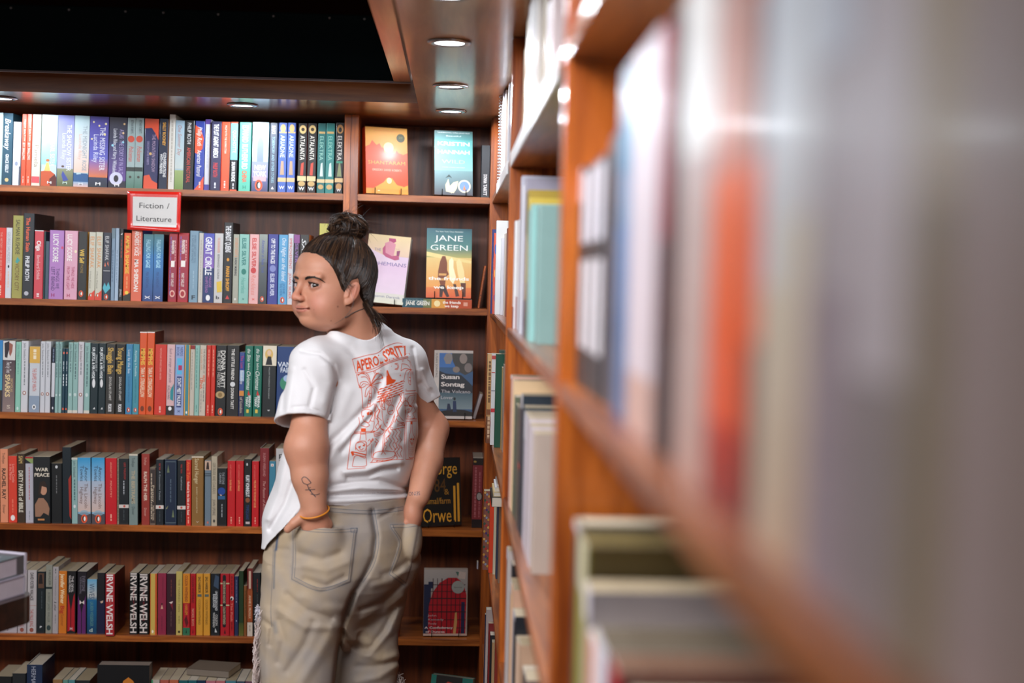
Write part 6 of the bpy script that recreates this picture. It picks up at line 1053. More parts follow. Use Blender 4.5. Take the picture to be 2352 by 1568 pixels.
# ------------------------------------------------------------------ jeans
PKL = [(672, 1206), (821, 1212), (818, 1228), (805, 1336), (736, 1357), (670, 1330), (673, 1279)]
PKR = [(897, 1204), (962, 1200), (958, 1228), (945, 1300), (930, 1345), (894, 1318), (909, 1279), (917, 1243), (899, 1213)]
def inpoly(u, v, poly):
    ins = np.zeros(u.shape, dtype=bool); n = len(poly)
    for i in range(n):
        (x0, y0), (x1, y1) = poly[i], poly[(i+1) % n]
        if y0 == y1: continue
        m = ((y0 > v) != (y1 > v)) & (u < (x1-x0)*(v-y0)/(y1-y0)+x0); ins ^= m
    return ins
FJ = [(-.008, 7, [(855, 1175), (864, 1230), (858, 1280), (840, 1320), (812, 1365), (795, 1410)]), (-.007, 6, [(812, 1365), (790, 1430), (777, 1500), (768, 1580)]),
      (.004, 12, [(700, 1370), (740, 1395), (790, 1400)]), (-.005, 8, [(660, 1365), (700, 1400), (760, 1420)]), (.005, 10, [(640, 1400), (700, 1440), (760, 1440)]), (-.004, 10, [(720, 1430), (700, 1480), (660, 1540)]), (.005, 14, [(770, 1440), (735, 1500), (690, 1568)]), (-.005, 9, [(640, 1425), (652, 1470), (640, 1520)]),
      (-.006, 7, [(830, 1400), (880, 1380), (925, 1340)]), (.005, 9, [(835, 1420), (885, 1405), (925, 1370)]), (-.006, 8, [(905, 1400), (880, 1450), (845, 1495)]), (.007, 9, [(915, 1400), (895, 1450), (850, 1500)]), (-.005, 7, [(785, 1450), (800, 1475), (830, 1490)]), (.005, 8, [(790, 1440), (815, 1470), (850, 1478)]),
      (.006, 9, [(840, 1505), (880, 1515), (908, 1505)]), (-.005, 8, [(820, 1530), (860, 1530), (905, 1520)]), (.006, 9, [(820, 1565), (870, 1555), (908, 1530)]), (-.004, 8, [(880, 1320), (910, 1310), (935, 1290)]), (.004, 9, [(860, 1345), (900, 1335), (930, 1310)]),
      (-.003, 9, [(690, 1270), (740, 1285), (780, 1270)]), (.003, 9, [(700, 1300), (750, 1310), (800, 1290)]), (-.003, 6, [(625, 1260), (660, 1262)]), (-.003, 6, [(622, 1300), (665, 1305)]), (-.004, 8, [(700, 1330), (750, 1345), (790, 1325)]), (-.003, 5, [(870, 1190), (890, 1180), (905, 1170)]),
      (-.004, 6, [(600, 1420), (625, 1440), (620, 1480)]), (.004, 9, [(612, 1400), (612, 1500), (610, 1568)])]
def jeans_sdf(p):
    d = jeans_base(p); u, v = PX(p[:, 0], p[:, 1], p[:, 2]); px_ = p[:, 1]/F
    bl = U(ell(p, PW(734, 1240, YHL), (.047, .033, .058)), ell(p, PW(735, 1275, YHL+.01), (.040, .030, .045)), .01)
    br = ell(p, PW(944, 1238, YHR+.006), (.027, .045, .050))
    mouthL = np.interp(u, [672, 700, 766, 821], [1206, 1212, 1217, 1212]); mouthR = np.interp(u, [897, 940, 962], [1204, 1203, 1199])
    d = U(d, np.maximum(bl, (mouthL-v)*px_), .014); d = U(d, np.maximum(br, (mouthR-v)*px_), .006)
    near = p[:, 1] < 3.24
    e = np.minimum(seg2(u, v, PKL+PKL[:1]), 4)/4; pk = inpoly(u, v, PKL)*near; d = d-.0022*np.where(pk, np.clip(.35+e, 0, 1), 0)
    e = np.minimum(seg2(u, v, PKR+PKR[:1]), 4)/4; pk = inpoly(u, v, PKR)*(p[:, 1] < 3.3); d = d-.0022*np.where(pk, np.clip(.35+e, 0, 1), 0)
    yoke = (v < 1180)*near; d = d-.0015*yoke
    d = d-1.05*folds(p, FJ)-.0012*np.sin(p[:, 2]*55+p[:, 0]*30+2*np.sin(p[:, 0]*31))
    d = np.maximum(d, -(d+.0075)); d = np.maximum(d, p[:, 2]-PW(800, 1135, 3.2)[2])
    return d
def denim(v):
    r = np.random.RandomState(3); c = np.tile(np.array(H('b7a48c')), (len(v), 1)); u, w_ = PX(v[:, 0], v[:, 1], v[:, 2])
    def nz(sx, sz, ph): return np.sin(v[:, 0]*sx+ph+2*np.sin(v[:, 2]*sz*.7+ph))*np.sin(v[:, 2]*sz+1.7*np.sin(v[:, 0]*sx*.6+ph*2))
    n = .5+.25*nz(34, 27, 1)+.25*nz(70, 55, 2.3); n2 = np.clip(.5+.5*nz(22, 18, 4)+.25*nz(90, 60, .5), 0, 1)
    c = c*(1-.45*n[:, None])+np.array(H('a58c66'))*.45*n[:, None]; c = c*(1-.5*n2[:, None])+np.array(H('8c8c94'))*.5*n2[:, None]
    def bl(poly, w0, h_, a):
        nonlocal c
        k = (a*np.exp(-(seg2(u, w_, poly)/w0)**2)*(v[:, 1] < 3.3))[:, None]; c = c*(1-k)+np.array(H(h_))*k
    bl(PKL+PKL[:1], 5, '8a8c94', .3); bl(PKR+PKR[:1], 5, '8a8c94', .3); bl([(855, 1175), (864, 1230), (858, 1280), (830, 1330), (800, 1385), (785, 1440)], 5, '6c7078', .35)
    bl([(638, 1225), (634, 1262)], 3, '2c4c70', .9); bl([(632, 1262), (630, 1300), (629, 1350)], 2, '4c5c6c', .7); bl([(748, 1171), (850, 1177), (925, 1168)], 5, '8c9098', .35)
    bl([(630, 1430), (634, 1450)], 6, '6c747c', .5)
    return c
DEN = attrmat('washed_denim', 0.9, 0, bump=0.5, bscale=1100, noise=0.07)
jeans, JB = sdf_obj('jeans', jeans_sdf, grid(PW(575, 1400, 3.0)[0], PW(985, 1300, 3.3)[0], .0026), grid(2.93, 3.46, .0027), grid(.02, PW(800, 1120, 3.2)[2], .0026), DEN, PERSON, denim, 2)
# ------------------------------------------------------------------ things drawn on surfaces
def cast(bvh, u, v, push=.0006):
    d = ray(u, v); h = bvh.ray_cast(CAM+d*1.8, d)
    return (h[0]-d*push, h[1]) if h[0] is not None else None
def ribbons(name, polys, bvh, mat, col, width=.0011, push=.0007, step=2.5, parent=None, smooth=True, cols=None):
    m = MB()
    for k, poly in enumerate(polys):
        c = cols[k] if cols else col; w_ = width
        if isinstance(poly, tuple): poly, w_ = poly
        pts = []
        if smooth and len(poly) > 2:
            Q = [np.array(q, dtype=float) for q in poly]; brk = [0]
            for i in range(1, len(Q)-1):
                p0, p1 = Q[i]-Q[i-1], Q[i+1]-Q[i]
                if np.dot(p0, p1) < .42*np.linalg.norm(p0)*np.linalg.norm(p1): brk.append(i)
            brk.append(len(Q)-1)
            for i0, i1 in zip(brk[:-1], brk[1:]):
                sub = Q[i0:i1+1]; ext = [sub[0]]+sub+[sub[-1]]
                for i in range(len(sub)-1):
                    a, b, c_, d = ext[i:i+4]; n = max(2, int(np.hypot(*(c_-b))/step))
                    for t in np.linspace(0, 1, n, endpoint=False): pts.append(.5*((2*b)+(-a+c_)*t+(2*a-5*b+4*c_-d)*t*t+(-a+3*b-3*c_+d)*t**3))
            pts.append(Q[-1])
        else:
            for a, b in zip(poly[:-1], poly[1:]):
                n = max(1, int(math.hypot(b[0]-a[0], b[1]-a[1])/step)); pts += [np.array((a[0]+(b[0]-a[0])*t/n, a[1]+(b[1]-a[1])*t/n)) for t in range(n)]
            pts.append(np.array(poly[-1], dtype=float))
        H_ = [cast(bvh, p_[0], p_[1], push) for p_ in pts]; run_ = []; vs = []; fs = []
        for i, h in enumerate(H_):
            if h is None or (run_ and (h[0]-run_[-1][0]).length > .02): run_ = []
            if h is None: continue
            run_.append(h)
            n = len(vs); nxt = next((q for q in H_[i+1:i+2] if q), None) or h; prv = run_[-2] if len(run_) > 1 else h
            t = nxt[0]-prv[0]
            if t.length < 1e-7: t = Vector((1, 0, 0))
            s_ = h[1].cross(t).normalized()*w_/2; vs += [h[0]-s_, h[0]+s_]
            if len(run_) > 1: fs.append((n-2, n-1, n+1, n))
        if fs: m.add(vs, fs, c)
    return m
def merge(o, parts):
    """puts what is printed, sewn or inked on a surface into that surface's own mesh"""
    me = o.data; nv, nl, nf = len(me.vertices), len(me.loops), len(me.polygons)
    co = np.empty(nv*3, np.float32); me.vertices.foreach_get('co', co); co = co.reshape(-1, 3); vi = np.empty(nl, np.int32); me.loops.foreach_get('vertex_index', vi)
    lt = np.empty(nf, np.int32); me.polygons.foreach_get('loop_total', lt); c = np.empty(nv*4, np.float32); me.color_attributes['Col'].data.foreach_get('color', c); c = c.reshape(-1, 4)
    V, C, L, T = [co], [c], [vi], [lt]; n = nv
    for m in parts:
        if not m.f: continue
        cc = np.ones((len(m.v), 4), np.float32)
        for f, q in zip(m.f, m.c): cc[list(f), :3] = q
        V.append(np.array(m.v, np.float32)); C.append(cc); L.append(np.array([i+n for f in m.f for i in f], np.int32)); T.append(np.array([len(f) for f in m.f], np.int32)); n += len(m.v)
    V, C, L, T = np.concatenate(V), np.concatenate(C), np.concatenate(L), np.concatenate(T)
    m2 = bpy.data.meshes.new(o.name); m2.vertices.add(len(V)); m2.vertices.foreach_set('co', V.ravel()); m2.loops.add(len(L)); m2.loops.foreach_set('vertex_index', L); m2.polygons.add(len(T))
    m2.polygons.foreach_set('loop_start', np.concatenate([[0], np.cumsum(T)[:-1]]).astype(np.int32)); m2.polygons.foreach_set('loop_total', T); m2.update(calc_edges=True); m2.validate()
    m2.polygons.foreach_set('use_smooth', [True]*len(m2.polygons)); ca = m2.color_attributes.new('Col', 'FLOAT_COLOR', 'POINT'); ca.data.foreach_set('color', C.ravel())
    m2.materials.append(me.materials[0]); o.data = m2; bpy.data.meshes.remove(me)
ST = [[(x, y) for x, y in PKL[1:]+PKL[:1]], [(677, 1212), (679, 1279), (676, 1325), (737, 1350), (800, 1331), (812, 1228), (816, 1216)], [(672, 1206), (700, 1212), (740, 1216), (780, 1216), (821, 1212)], [(674, 1213), (720, 1221), (780, 1222), (819, 1219)],
      [(897, 1204), (899, 1213), (917, 1243), (909, 1279), (894, 1318), (930, 1345)], [(903, 1205), (906, 1215), (923, 1244), (916, 1279), (901, 1314), (932, 1338)], [(897, 1204), (930, 1203), (960, 1200)], [(899, 1211), (930, 1211), (959, 1207)],
      [(748, 1166), (800, 1170), (850, 1172), (890, 1169), (926, 1163)], [(749, 1174), (800, 1178), (850, 1180), (890, 1177), (926, 1171)],
      [(852, 1166), (858, 1200), (863, 1235), (861, 1265), (850, 1300), (828, 1335), (805, 1375), (790, 1420), (778, 1470), (768, 1530), (765, 1566)], [(859, 1166), (865, 1200), (870, 1235), (867, 1268), (856, 1302), (833, 1338)],
      [(628, 1250), (625, 1330), (622, 1400), (624, 1440)], [(806, 1212), (821, 1213), (820, 1223), (806, 1222), (806, 1212)]]
THREAD = attrmat('stitching_thread', .8)
merge_j = ribbons('stitching', ST, JB, THREAD, H('5a6472'), .0008, .0006)
merge(jeans, [merge_j])
# frayed edge threads on the outer seams
m = MB(); rnd = random.Random(5)
def strand(m, pts, r, col): m.tube(pts, r, 4, col, cap=False)
for k in range(95):
    v0 = rnd.uniform(1402, 1600); u0 = np.interp(v0, [1400, 1450, 1500, 1600], [600, 596, 597, 598]); Y = 3.09+rnd.uniform(-.03, .05); L_ = rnd.uniform(25, 110)
    pts = []; ph = rnd.uniform(0, 6); am = rnd.uniform(2, 9)
    for t in np.linspace(0, 1, 9):
        pts.append(P(u0+3-17*math.sin(min(1, t*1.6)*math.pi/2)*rnd.uniform(.6, 1.1)+am*.3*math.sin(ph+t*7), v0+L_*t+3*math.sin(ph+t*11), Y+.01*math.sin(ph+t*5)))
    strand(m, pts, rnd.choice((.0006, .0008, .0011)), H(rnd.choice(('c8b4ac', 'b8a49c', 'd8c8c4'))))
for k in range(26):
    u0, v0 = 594+rnd.uniform(-6, 6), 1398+rnd.uniform(-4, 30); pts = [P(u0+rnd.uniform(-6, 6), v0+rnd.uniform(-7, 7), 3.09+rnd.uniform(-.01, .01)) for q in range(5)]; strand(m, pts, .0011, H('d0ccd4'))
for k in range(40):
    v0 = rnd.uniform(1530, 1580); u0 = 900+(v0-1530)*.3; pts = [P(u0+t*rnd.uniform(10, 26), v0+t*rnd.uniform(0, 45), 3.27+.02*rnd.random()) for t in np.linspace(0, 1, 6)]; strand(m, pts, .0009, H('b8a8a0'))
adopt(m.build('frayed_threads', THREAD, None))
# ------------------------------------------------------------------ the print on the back of the shirt (lines traced in a 980 x 1568 view of it)
def q4(*a): return [(780+a[i]/4.9, 770+a[i+1]/4.9) for i in range(0, len(a), 2)]
PR = [q4(143, 268, 300, 225, 430, 195, 520, 125, 640, 85, 710, 95), q4(183, 425, 350, 385, 500, 320, 640, 265, 770, 235), q4(143, 268, 183, 425), q4(190, 440, 380, 400, 500, 335, 640, 282, 775, 250),
      q4(190, 440, 215, 560, 245, 600, 262, 820), q4(380, 400, 395, 430), q4(395, 395, 410, 425), q4(262, 820, 330, 805, 390, 765), q4(700, 262, 712, 300), q4(715, 258, 725, 295),
      q4(790, 280, 830, 400, 858, 620), q4(750, 600, 745, 625, 858, 620), q4(735, 660, 865, 645, 870, 940, 750, 940, 742, 840), q4(750, 965, 870, 962, 860, 1385, 745, 1395, 750, 965), q4(740, 700, 735, 1000, 722, 1392), q4(722, 640, 722, 760),
      # palm left
      q4(350, 565, 340, 500, 290, 440, 230, 430, 205, 455), q4(350, 565, 300, 520, 240, 530, 220, 590), q4(350, 565, 270, 540, 225, 590, 260, 585, 300, 560), q4(350, 565, 300, 600, 285, 690, 300, 690, 330, 620), q4(350, 565, 375, 500, 420, 430, 470, 440, 485, 480), q4(350, 565, 400, 500, 460, 490, 490, 470), q4(350, 565, 420, 540, 470, 530), q4(350, 565, 400, 580, 430, 620, 440, 660), q4(350, 565, 385, 600, 400, 660),
      q4(345, 580, 335, 680, 310, 810), q4(360, 580, 358, 680, 340, 805), q4(330, 650, 358, 655), q4(328, 690, 354, 695), q4(322, 730, 350, 735), q4(318, 765, 346, 772), q4(205, 455, 250, 420, 300, 425, 335, 470, 350, 565), q4(240, 470, 300, 470, 345, 540), q4(470, 440, 430, 480, 370, 545), q4(440, 420, 400, 440, 365, 520),
      # palm right
      q4(805, 385, 760, 330, 700, 320, 690, 400), q4(805, 385, 740, 370, 690, 400), q4(805, 385, 750, 400, 720, 520, 735, 520), q4(805, 385, 790, 300, 760, 270), q4(805, 385, 820, 420, 830, 500), q4(805, 385, 770, 440, 780, 540, 800, 555, 800, 400), q4(805, 385, 840, 385), q4(812, 395, 815, 430), q4(780, 470, 800, 475), q4(780, 510, 800, 512),
      # moon, stars
      q4(620, 320, 650, 330, 655, 365, 618, 380, 650, 385, 665, 350, 655, 315, 620, 320), q4(675, 450, 692, 450), q4(683, 440, 683, 462), q4(470, 478, 492, 476), q4(480, 465, 480, 490), q4(460, 395, 468, 396), q4(582, 345, 588, 346),
      # boat
      (q4(535, 390, 545, 470, 535, 520), .0022), q4(530, 400, 528, 560),
      # sea lines
      *[q4(440-5*i, 610+28*i, 560, 575+26*i, 720, 510+26*i) for i in range(6)],
      # orange slice and glass
      q4(520, 650, 480, 665, 455, 720, 455, 780, 480, 830, 520, 835), q4(520, 650, 575, 670, 595, 720, 580, 770), q4(515, 668, 480, 690, 470, 740, 480, 800, 515, 820), q4(515, 668, 560, 685, 578, 725, 565, 760), q4(500, 740, 480, 670), q4(500, 740, 460, 740), q4(500, 740, 470, 800), q4(500, 740, 510, 830), q4(500, 740, 550, 790), q4(500, 740, 580, 730), q4(500, 740, 540, 665), q4(480, 670, 560, 790), q4(490, 665, 575, 785),
      q4(560, 790, 540, 830, 550, 880, 590, 890, 615, 850, 610, 800, 585, 780, 560, 790), q4(550, 860, 590, 845),
      q4(455, 830, 435, 880, 430, 960, 460, 1040, 520, 1070, 570, 1010, 615, 900), q4(475, 840, 495, 980, 540, 1040), q4(620, 880, 600, 980, 520, 1080, 490, 1140), q4(490, 1140, 485, 1250, 480, 1320, 465, 1340), q4(510, 1120, 500, 1250, 490, 1300, 520, 1340), q4(370, 1380, 400, 1320, 500, 1300, 620, 1310, 620, 1350, 560, 1380, 460, 1390, 370, 1380), q4(370, 1395, 480, 1410, 600, 1385, 625, 1340),
      q4(545, 935, 548, 950, 540, 945, 545, 935), q4(540, 975, 535, 990, 528, 980, 540, 975), q4(525, 895, 530, 900),
      # hands round the glass
      q4(385, 1080, 420, 1070, 470, 1000, 455, 1040, 505, 1080, 480, 1110, 430, 1130, 390, 1135, 385, 1080), q4(395, 1100, 460, 1085), q4(395, 1118, 470, 1100), q4(600, 1040, 570, 1030, 575, 1060, 640, 1050, 735, 1030, 725, 980, 660, 970, 640, 930, 620, 980), q4(650, 1000, 730, 985), q4(650, 1020, 735, 1005), q4(690, 990, 733, 1018),
      # wavy lines lower right
      *[q4(545+38*i, 1060-4*i, 575+38*i, 1100-4*i, 550+38*i, 1140-4*i, 585+38*i, 1190-4*i, 560+38*i, 1230-4*i, 595+34*i, 1290-4*i) for i in range(4)],
      *[q4(620+36*i, 1200+20*i, 645+30*i, 1250+15*i, 610+36*i, 1300+12*i, 655+25*i, 1370) for i in range(3)],
      q4(540, 1070, 570, 1110, 520, 1160, 545, 1190, 500, 1220, 530, 1250, 510, 1290), q4(400, 1160, 440, 1190, 400, 1240), q4(395, 1190, 425, 1215, 400, 1260), q4(640, 1300, 620, 1345, 655, 1380, 640, 1392), q4(415, 930, 440, 970, 400, 1030, 430, 1060), q4(440, 870, 420, 910, 475, 960), q4(660, 660, 700, 700, 660, 780, 640, 830, 660, 880, 640, 920), q4(700, 660, 680, 720, 710, 760, 650, 860, 690, 930, 720, 960),
      q4(410, 780, 440, 830, 400, 880, 410, 940), q4(420, 800, 455, 850, 425, 900),
      # base stripes
      q4(340, 1430, 480, 1420, 600, 1398, 720, 1395), q4(375, 1400, 360, 1425), q4(430, 1405, 412, 1425), q4(490, 1402, 470, 1422), q4(540, 1398, 520, 1415), q4(590, 1392, 572, 1405), q4(385, 1280, 372, 1380), q4(362, 1220, 358, 1380),
      # bottle on the right
      q4(800, 970, 798, 1080, 782, 1150, 778, 1370, 800, 1380, 838, 1370, 850, 1180, 822, 1090, 818, 970), q4(795, 1165, 815, 1160), q4(825, 1160, 838, 1165), q4(790, 1180, 805, 1210, 825, 1210, 832, 1180), q4(800, 1210, 815, 1235, 828, 1210), *[q4(790+9*(i % 5), 1260+20*(i//5)+5*(i % 2), 793+9*(i % 5), 1263+20*(i//5)+5*(i % 2)) for i in range(25)],
      # creature panel right
      q4(765, 720, 790, 680, 850, 670, 840, 720, 800, 790, 770, 760, 765, 720), q4(715, 750, 745, 730, 780, 760, 765, 790, 730, 790, 715, 750), (q4(780, 790, 815, 800), .003), q4(760, 830, 790, 825, 760, 890, 775, 900, 760, 920, 800, 915), q4(820, 780, 860, 850, 820, 880, 850, 930, 820, 930), q4(815, 690, 812, 740), q4(770, 870, 800, 850, 830, 790), q4(735, 700, 740, 720),
      # figure panels left
      q4(250, 850, 300, 830, 360, 850, 370, 900, 330, 980, 280, 970, 250, 900, 250, 850), q4(235, 1000, 290, 960, 340, 1010, 300, 1030, 240, 1010), q4(215, 920, 220, 1000, 160, 1090, 400, 1075), q4(160, 1105, 370, 1090, 390, 1075), q4(345, 960, 390, 970, 380, 1050, 350, 1090), q4(410, 765, 400, 850, 385, 960), q4(395, 770, 390, 860),
      q4(160, 1105, 130, 1150, 100, 1380, 85, 1505, 290, 1490), q4(240, 1085, 228, 1180), q4(292, 1080, 298, 1180), q4(240, 1110, 292, 1108), q4(180, 1290, 185, 1220, 225, 1190, 290, 1190, 303, 1240, 285, 1300, 220, 1300, 180, 1260), q4(215, 1260, 240, 1290, 270, 1270), q4(200, 1210, 250, 1200, 290, 1230), (q4(150, 1310, 200, 1320, 300, 1345), .0025), (q4(140, 1335, 200, 1345, 295, 1370), .0015), q4(165, 1360, 145, 1460, 160, 1475, 290, 1470, 303, 1440, 295, 1370), q4(165, 1370, 200, 1350, 285, 1385),
      q4(305, 1250, 340, 1220, 385, 1160), q4(320, 1190, 340, 1165, 350, 1200, 370, 1155, 378, 1190), q4(300, 1200, 300, 1320, 290, 1370)]
INK = H('e4521e')
mp_ = ribbons('shirt_print', PR, SHB, CLOTH, INK, .0012, .0007)
m = MB()
def fillpoly(poly, col=INK, push=.0008):
    """filled shape: fan of small triangles laid on the cloth"""
    c = (sum(p_[0] for p_ in poly)/len(poly), sum(p_[1] for p_ in poly)/len(poly)); n = len(poly); R = 4; grid_ = []
    for r_ in range(R+1):
        for p_ in poly: grid_.append(cast(SHB, c[0]+(p_[0]-c[0])*r_/R, c[1]+(p_[1]-c[1])*r_/R, push))
    if any(g is None for g in grid_): return
    m.add([g[0] for g in grid_], [(r_*n+i, r_*n+(i+1) % n, (r_+1)*n+(i+1) % n, (r_+1)*n+i) for r_ in range(R) for i in range(n)], col)
for s_ in (q4(525, 560, 530, 470, 545, 395, 560, 440, 590, 490, 635, 500, 610, 535, 530, 562), q4(240, 1045, 295, 1045, 295, 1080, 240, 1080), q4(122, 1310, 150, 1300, 165, 1340, 145, 1360), q4(205, 1255, 240, 1240, 232, 1265), q4(255, 1240, 285, 1220, 282, 1250), q4(305, 870, 335, 855, 335, 890, 310, 900), q4(340, 865, 365, 860, 362, 895, 342, 895), q4(585, 845, 602, 835, 602, 855), q4(798, 970, 818, 970, 816, 1000, 800, 1000), q4(795, 1165, 815, 1162, 812, 1175, 797, 1176), q4(822, 1162, 840, 1166, 835, 1178, 824, 1174), q4(255, 905, 275, 900, 270, 925)): fillpoly(s_)
for i in range(6):
    for k in range(5):
        x = 440+k*58-(i % 2)*22; y = 612+27*i-(x-440)*.36; fillpoly(q4(x, y, x+22, y-18, x+44, y-20, x+24, y-2))
top_c, bot_c = q4(175, 285, 300, 250, 430, 218, 520, 150, 640, 108, 735, 112), q4(195, 405, 350, 370, 500, 303, 640, 248, 790, 215)
def along(c, t):
    L = [math.hypot(b[0]-a[0], b[1]-a[1]) for a, b in zip(c[:-1], c[1:])]; d = t*sum(L)
    for (a, b), l_ in zip(zip(c[:-1], c[1:]), L):
        if d <= l_ or (a, b) == (c[-2], c[-1]): return (a[0]+(b[0]-a[0])*d/l_, a[1]+(b[1]-a[1])*d/l_)
        d -= l_
def letters(word, t0, t1):
    vs, fs, L = text2d(word, 1); ok = []
    for x, y in vs:
        t = t0+(t1-t0)*x/L; a, b = along(bot_c, t), along(top_c, t); ok.append(cast(SHB, a[0]+(b[0]-a[0])*y, a[1]+(b[1]-a[1])*y, .0009))
    f2 = [f for f in fs if all(ok[i] for i in f)]; m.add([(g[0] if g else (0, 0, 0)) for g in ok], f2, INK)
letters('APEROL', .0, .50); letters('SPRITZ', .53, 1.0)
ml_ = m
# collar
cl = [(783, 741), (800, 733), (820, 725), (838, 718), (852, 716), (864, 723), (870, 733)]
mc_ = ribbons('collar_seam', [cl, [(x+2, y+8) for x, y in cl]], SHB, CLOTH, H('c4c0c4'), .001)
merge(shirt, [mp_, ml_, mc_])
# ------------------------------------------------------------------ details on skin
def q3(*a): return [(600+a[i]/3.267, 700+a[i+1]/3.267) for i in range(0, len(a), 2)]
INKM = None
mt_ = ribbons('tattoo', [(q3(375, 1335, 345, 1300, 320, 1290, 303, 1305, 315, 1335, 345, 1350, 355, 1375, 370, 1400), .0016), (q3(345, 1350, 375, 1335), .0014), (q3(330, 1388, 405, 1384), .0016), (q3(365, 1385, 380, 1410, 410, 1442), .0016), (q3(370, 1418, 410, 1425, 440, 1415), .0014), (q3(355, 1375, 372, 1368), .0014)], BODYB, INKM, H('2c3440'), .0015, .0004)
m = MB(); vs, fs, L = text2d('SEINO', 0); ok = [cast(BODYB, 965-x/L*27, 1129+y*9+(965-27*x/L-950)*-.05, .0004) for x, y in vs]
m.add([(g[0] if g else (0, 0, 0)) for g in ok], [f for f in fs if all(ok[i] for i in f)], H('3c4050')); merge(body, [mt_, m])
# bracelet
ax_ = Vector(WRL-ELL).normalized(); a_ = ax_.orthogonal().normalized(); b_ = ax_.cross(a_); c0 = Vector(PW(722, 1174, YHL-.021)); m = MB()
m.tube([q_+Vector((0, 0, (q_.y-c0.y)*.42)) for q_ in [c0+(a_*math.cos(t*math.pi/20)+b_*math.sin(t*math.pi/20))*.0315 for t in range(41)]], .0019, 8, H('e08a24'), cap=False)
adopt(m.build('bracelet', attrmat('orange_rubber', .45), None, True))
# necklace
m = MB(); NC = [(793, 729), (800, 726), (808, 720), (816, 716), (825, 712), (834, 709), (843, 707)]
for i in range(46):
    t = i/45*(len(NC)-1); k = min(int(t), len(NC)-2); t -= k; h = cast(BODYB, NC[k][0]+(NC[k+1][0]-NC[k][0])*t, NC[k][1]+(NC[k+1][1]-NC[k][1])*t, .0008)
    if h: bm = bmesh.new(); bmesh.ops.create_icosphere(bm, subdivisions=1, radius=.0011, matrix=Matrix.Translation(h[0])); bm.verts.index_update(); m.add([q.co[:] for q in bm.verts], [tuple(q.index for q in f.verts) for f in bm.faces], H('4c4440')); bm.free()
adopt(m.build('necklace', attrmat('dark_beads', .25), None))
# eyes
def unit_sphere(c, r, axis, rings, colf, name, mat):
    z = axis.normalized(); x = z.orthogonal().normalized(); y = z.cross(x); m = MB(); n = 32; vs = []; fs = []; cc = []
    th = [0, .06, .12, .17, .175, .22, .3, .38, .44, .47, .5, .56, .7, .9, 1.2, 1.6, 2.0, 2.5, 3.1]
    for i, a in enumerate(th):
        for k in range(n): q = 2*math.pi*k/n; rr_ = r*(1+.035*math.exp(-(a/.45)**2)); vs.append(c+(z*math.cos(a)+(x*math.cos(q)+y*math.sin(q))*math.sin(a))*rr_)
    for i in range(len(th)-1):
        for k in range(n): fs.append((i*n+k, i*n+(k+1) % n, (i+1)*n+(k+1) % n, (i+1)*n+k)); cc.append(colf((th[i]+th[i+1])/2, k))
    m.v, m.f, m.c = [tuple(v_) for v_ in vs], fs, cc; return adopt(m.build(name, mat, None, True))
def eyecol(a, k):
    if a < .172: return H('050404')
    if a < .53: return H('2c1c14') if (k*7) % 5 else H('3c2820')
    if a < .58: return H('14100e')
    return H('bdb2ae') if a < .9 else H('c8a8a0')
EYEM = attrmat('eye', .06, .6, noise=.01)
for sx in (1, -1):
    c = Vector(hw(sx*EYC[0], EYC[1], EYC[2])); g = (CAM-c).normalized(); fw = Vector(hw(0, 1, 0)-HC); g = (g*.86+fw*.14).normalized()
    unit_sphere(c, .0119, g, 0, eyecol, 'eye', EYEM)
LASH = attrmat('lashes', .6); m = MB()
for sx in (1, -1):
    up = []
    for i in range(15):
        ex = -1+2*i/14; x = .0308+.0150*ex; zt = .0005+.0012*ex+.0064*max(0, 1-ex*ex)**.55*.906+.0004; y = EYC[1]+math.sqrt(max(.0139**2-(x-.0308)**2-(zt-.001)**2, 1e-6)); up.append(Vector(hw(sx*x, y+.0007, zt-.0002)))
    m.tube(up, [.0003+.0006*max(0, math.sin(math.pi*i/14))**.5 for i in range(15)], 6, H('120c0a'), cap=False)
    for i in range(2, 14):
        for k in range(3):
            p0 = up[i].lerp(up[min(i+1, 14)], k/3); o_ = Vector(hw(sx*(.2*(i-7)/7), .75, .62)-HC).normalized(); m.tube([p0, p0+o_*.003, p0+o_*.0055+Vector((0, 0, .0022))], [.0002, .00015, .00005], 4, H('120c0a'), cap=False)
adopt(m.build('eyelashes', LASH, None))
m = MB(); rnd = random.Random(9)
def brow(pts, th0, th1, n):
    for i in range(n):
        t = rnd.random(); k = t*(len(pts)-1); j = min(int(k), len(pts)-2); f_ = k-j; a, b = pts[j], pts[j+1]; cx_, cy_ = a[0]+(b[0]-a[0])*f_, a[1]+(b[1]-a[1])*f_
        th = th0+(th1-th0)*t; off = rnd.uniform(-.5, .5)*th; dx_, dy_ = b[0]-a[0], b[1]-a[1]; l_ = math.hypot(dx_, dy_); dx_, dy_ = dx_/l_, dy_/l_
        u0, v0 = cx_-dy_*off, cy_+dx_*off; L_ = 5.5; up = -.55*(1-t)+.1
        q = [cast(BODYB, u0+(dx_*s_-dy_*0)*L_, v0+(dy_*s_+up*s_)*L_, .0005+.0006*math.sin(s_*3)) for s_ in (0, .5, 1)]
        if all(q) and (q[0][0]-q[2][0]).length < .02: m.tube([g[0] for g in q], [.0004, .0004, .0001], 4, H(rnd.choice(('1c1310', '2a1c16', '140e0c'))), cap=False)
brow([(700, 640.5), (709, 638), (720, 636.5), (733, 640), (743, 646)], 4.6, 1.4, 300); brow([(686, 640.5), (680, 637.5), (673, 635)], 4.2, 2, 110)
adopt(m.build('eyebrows', LASH, None))
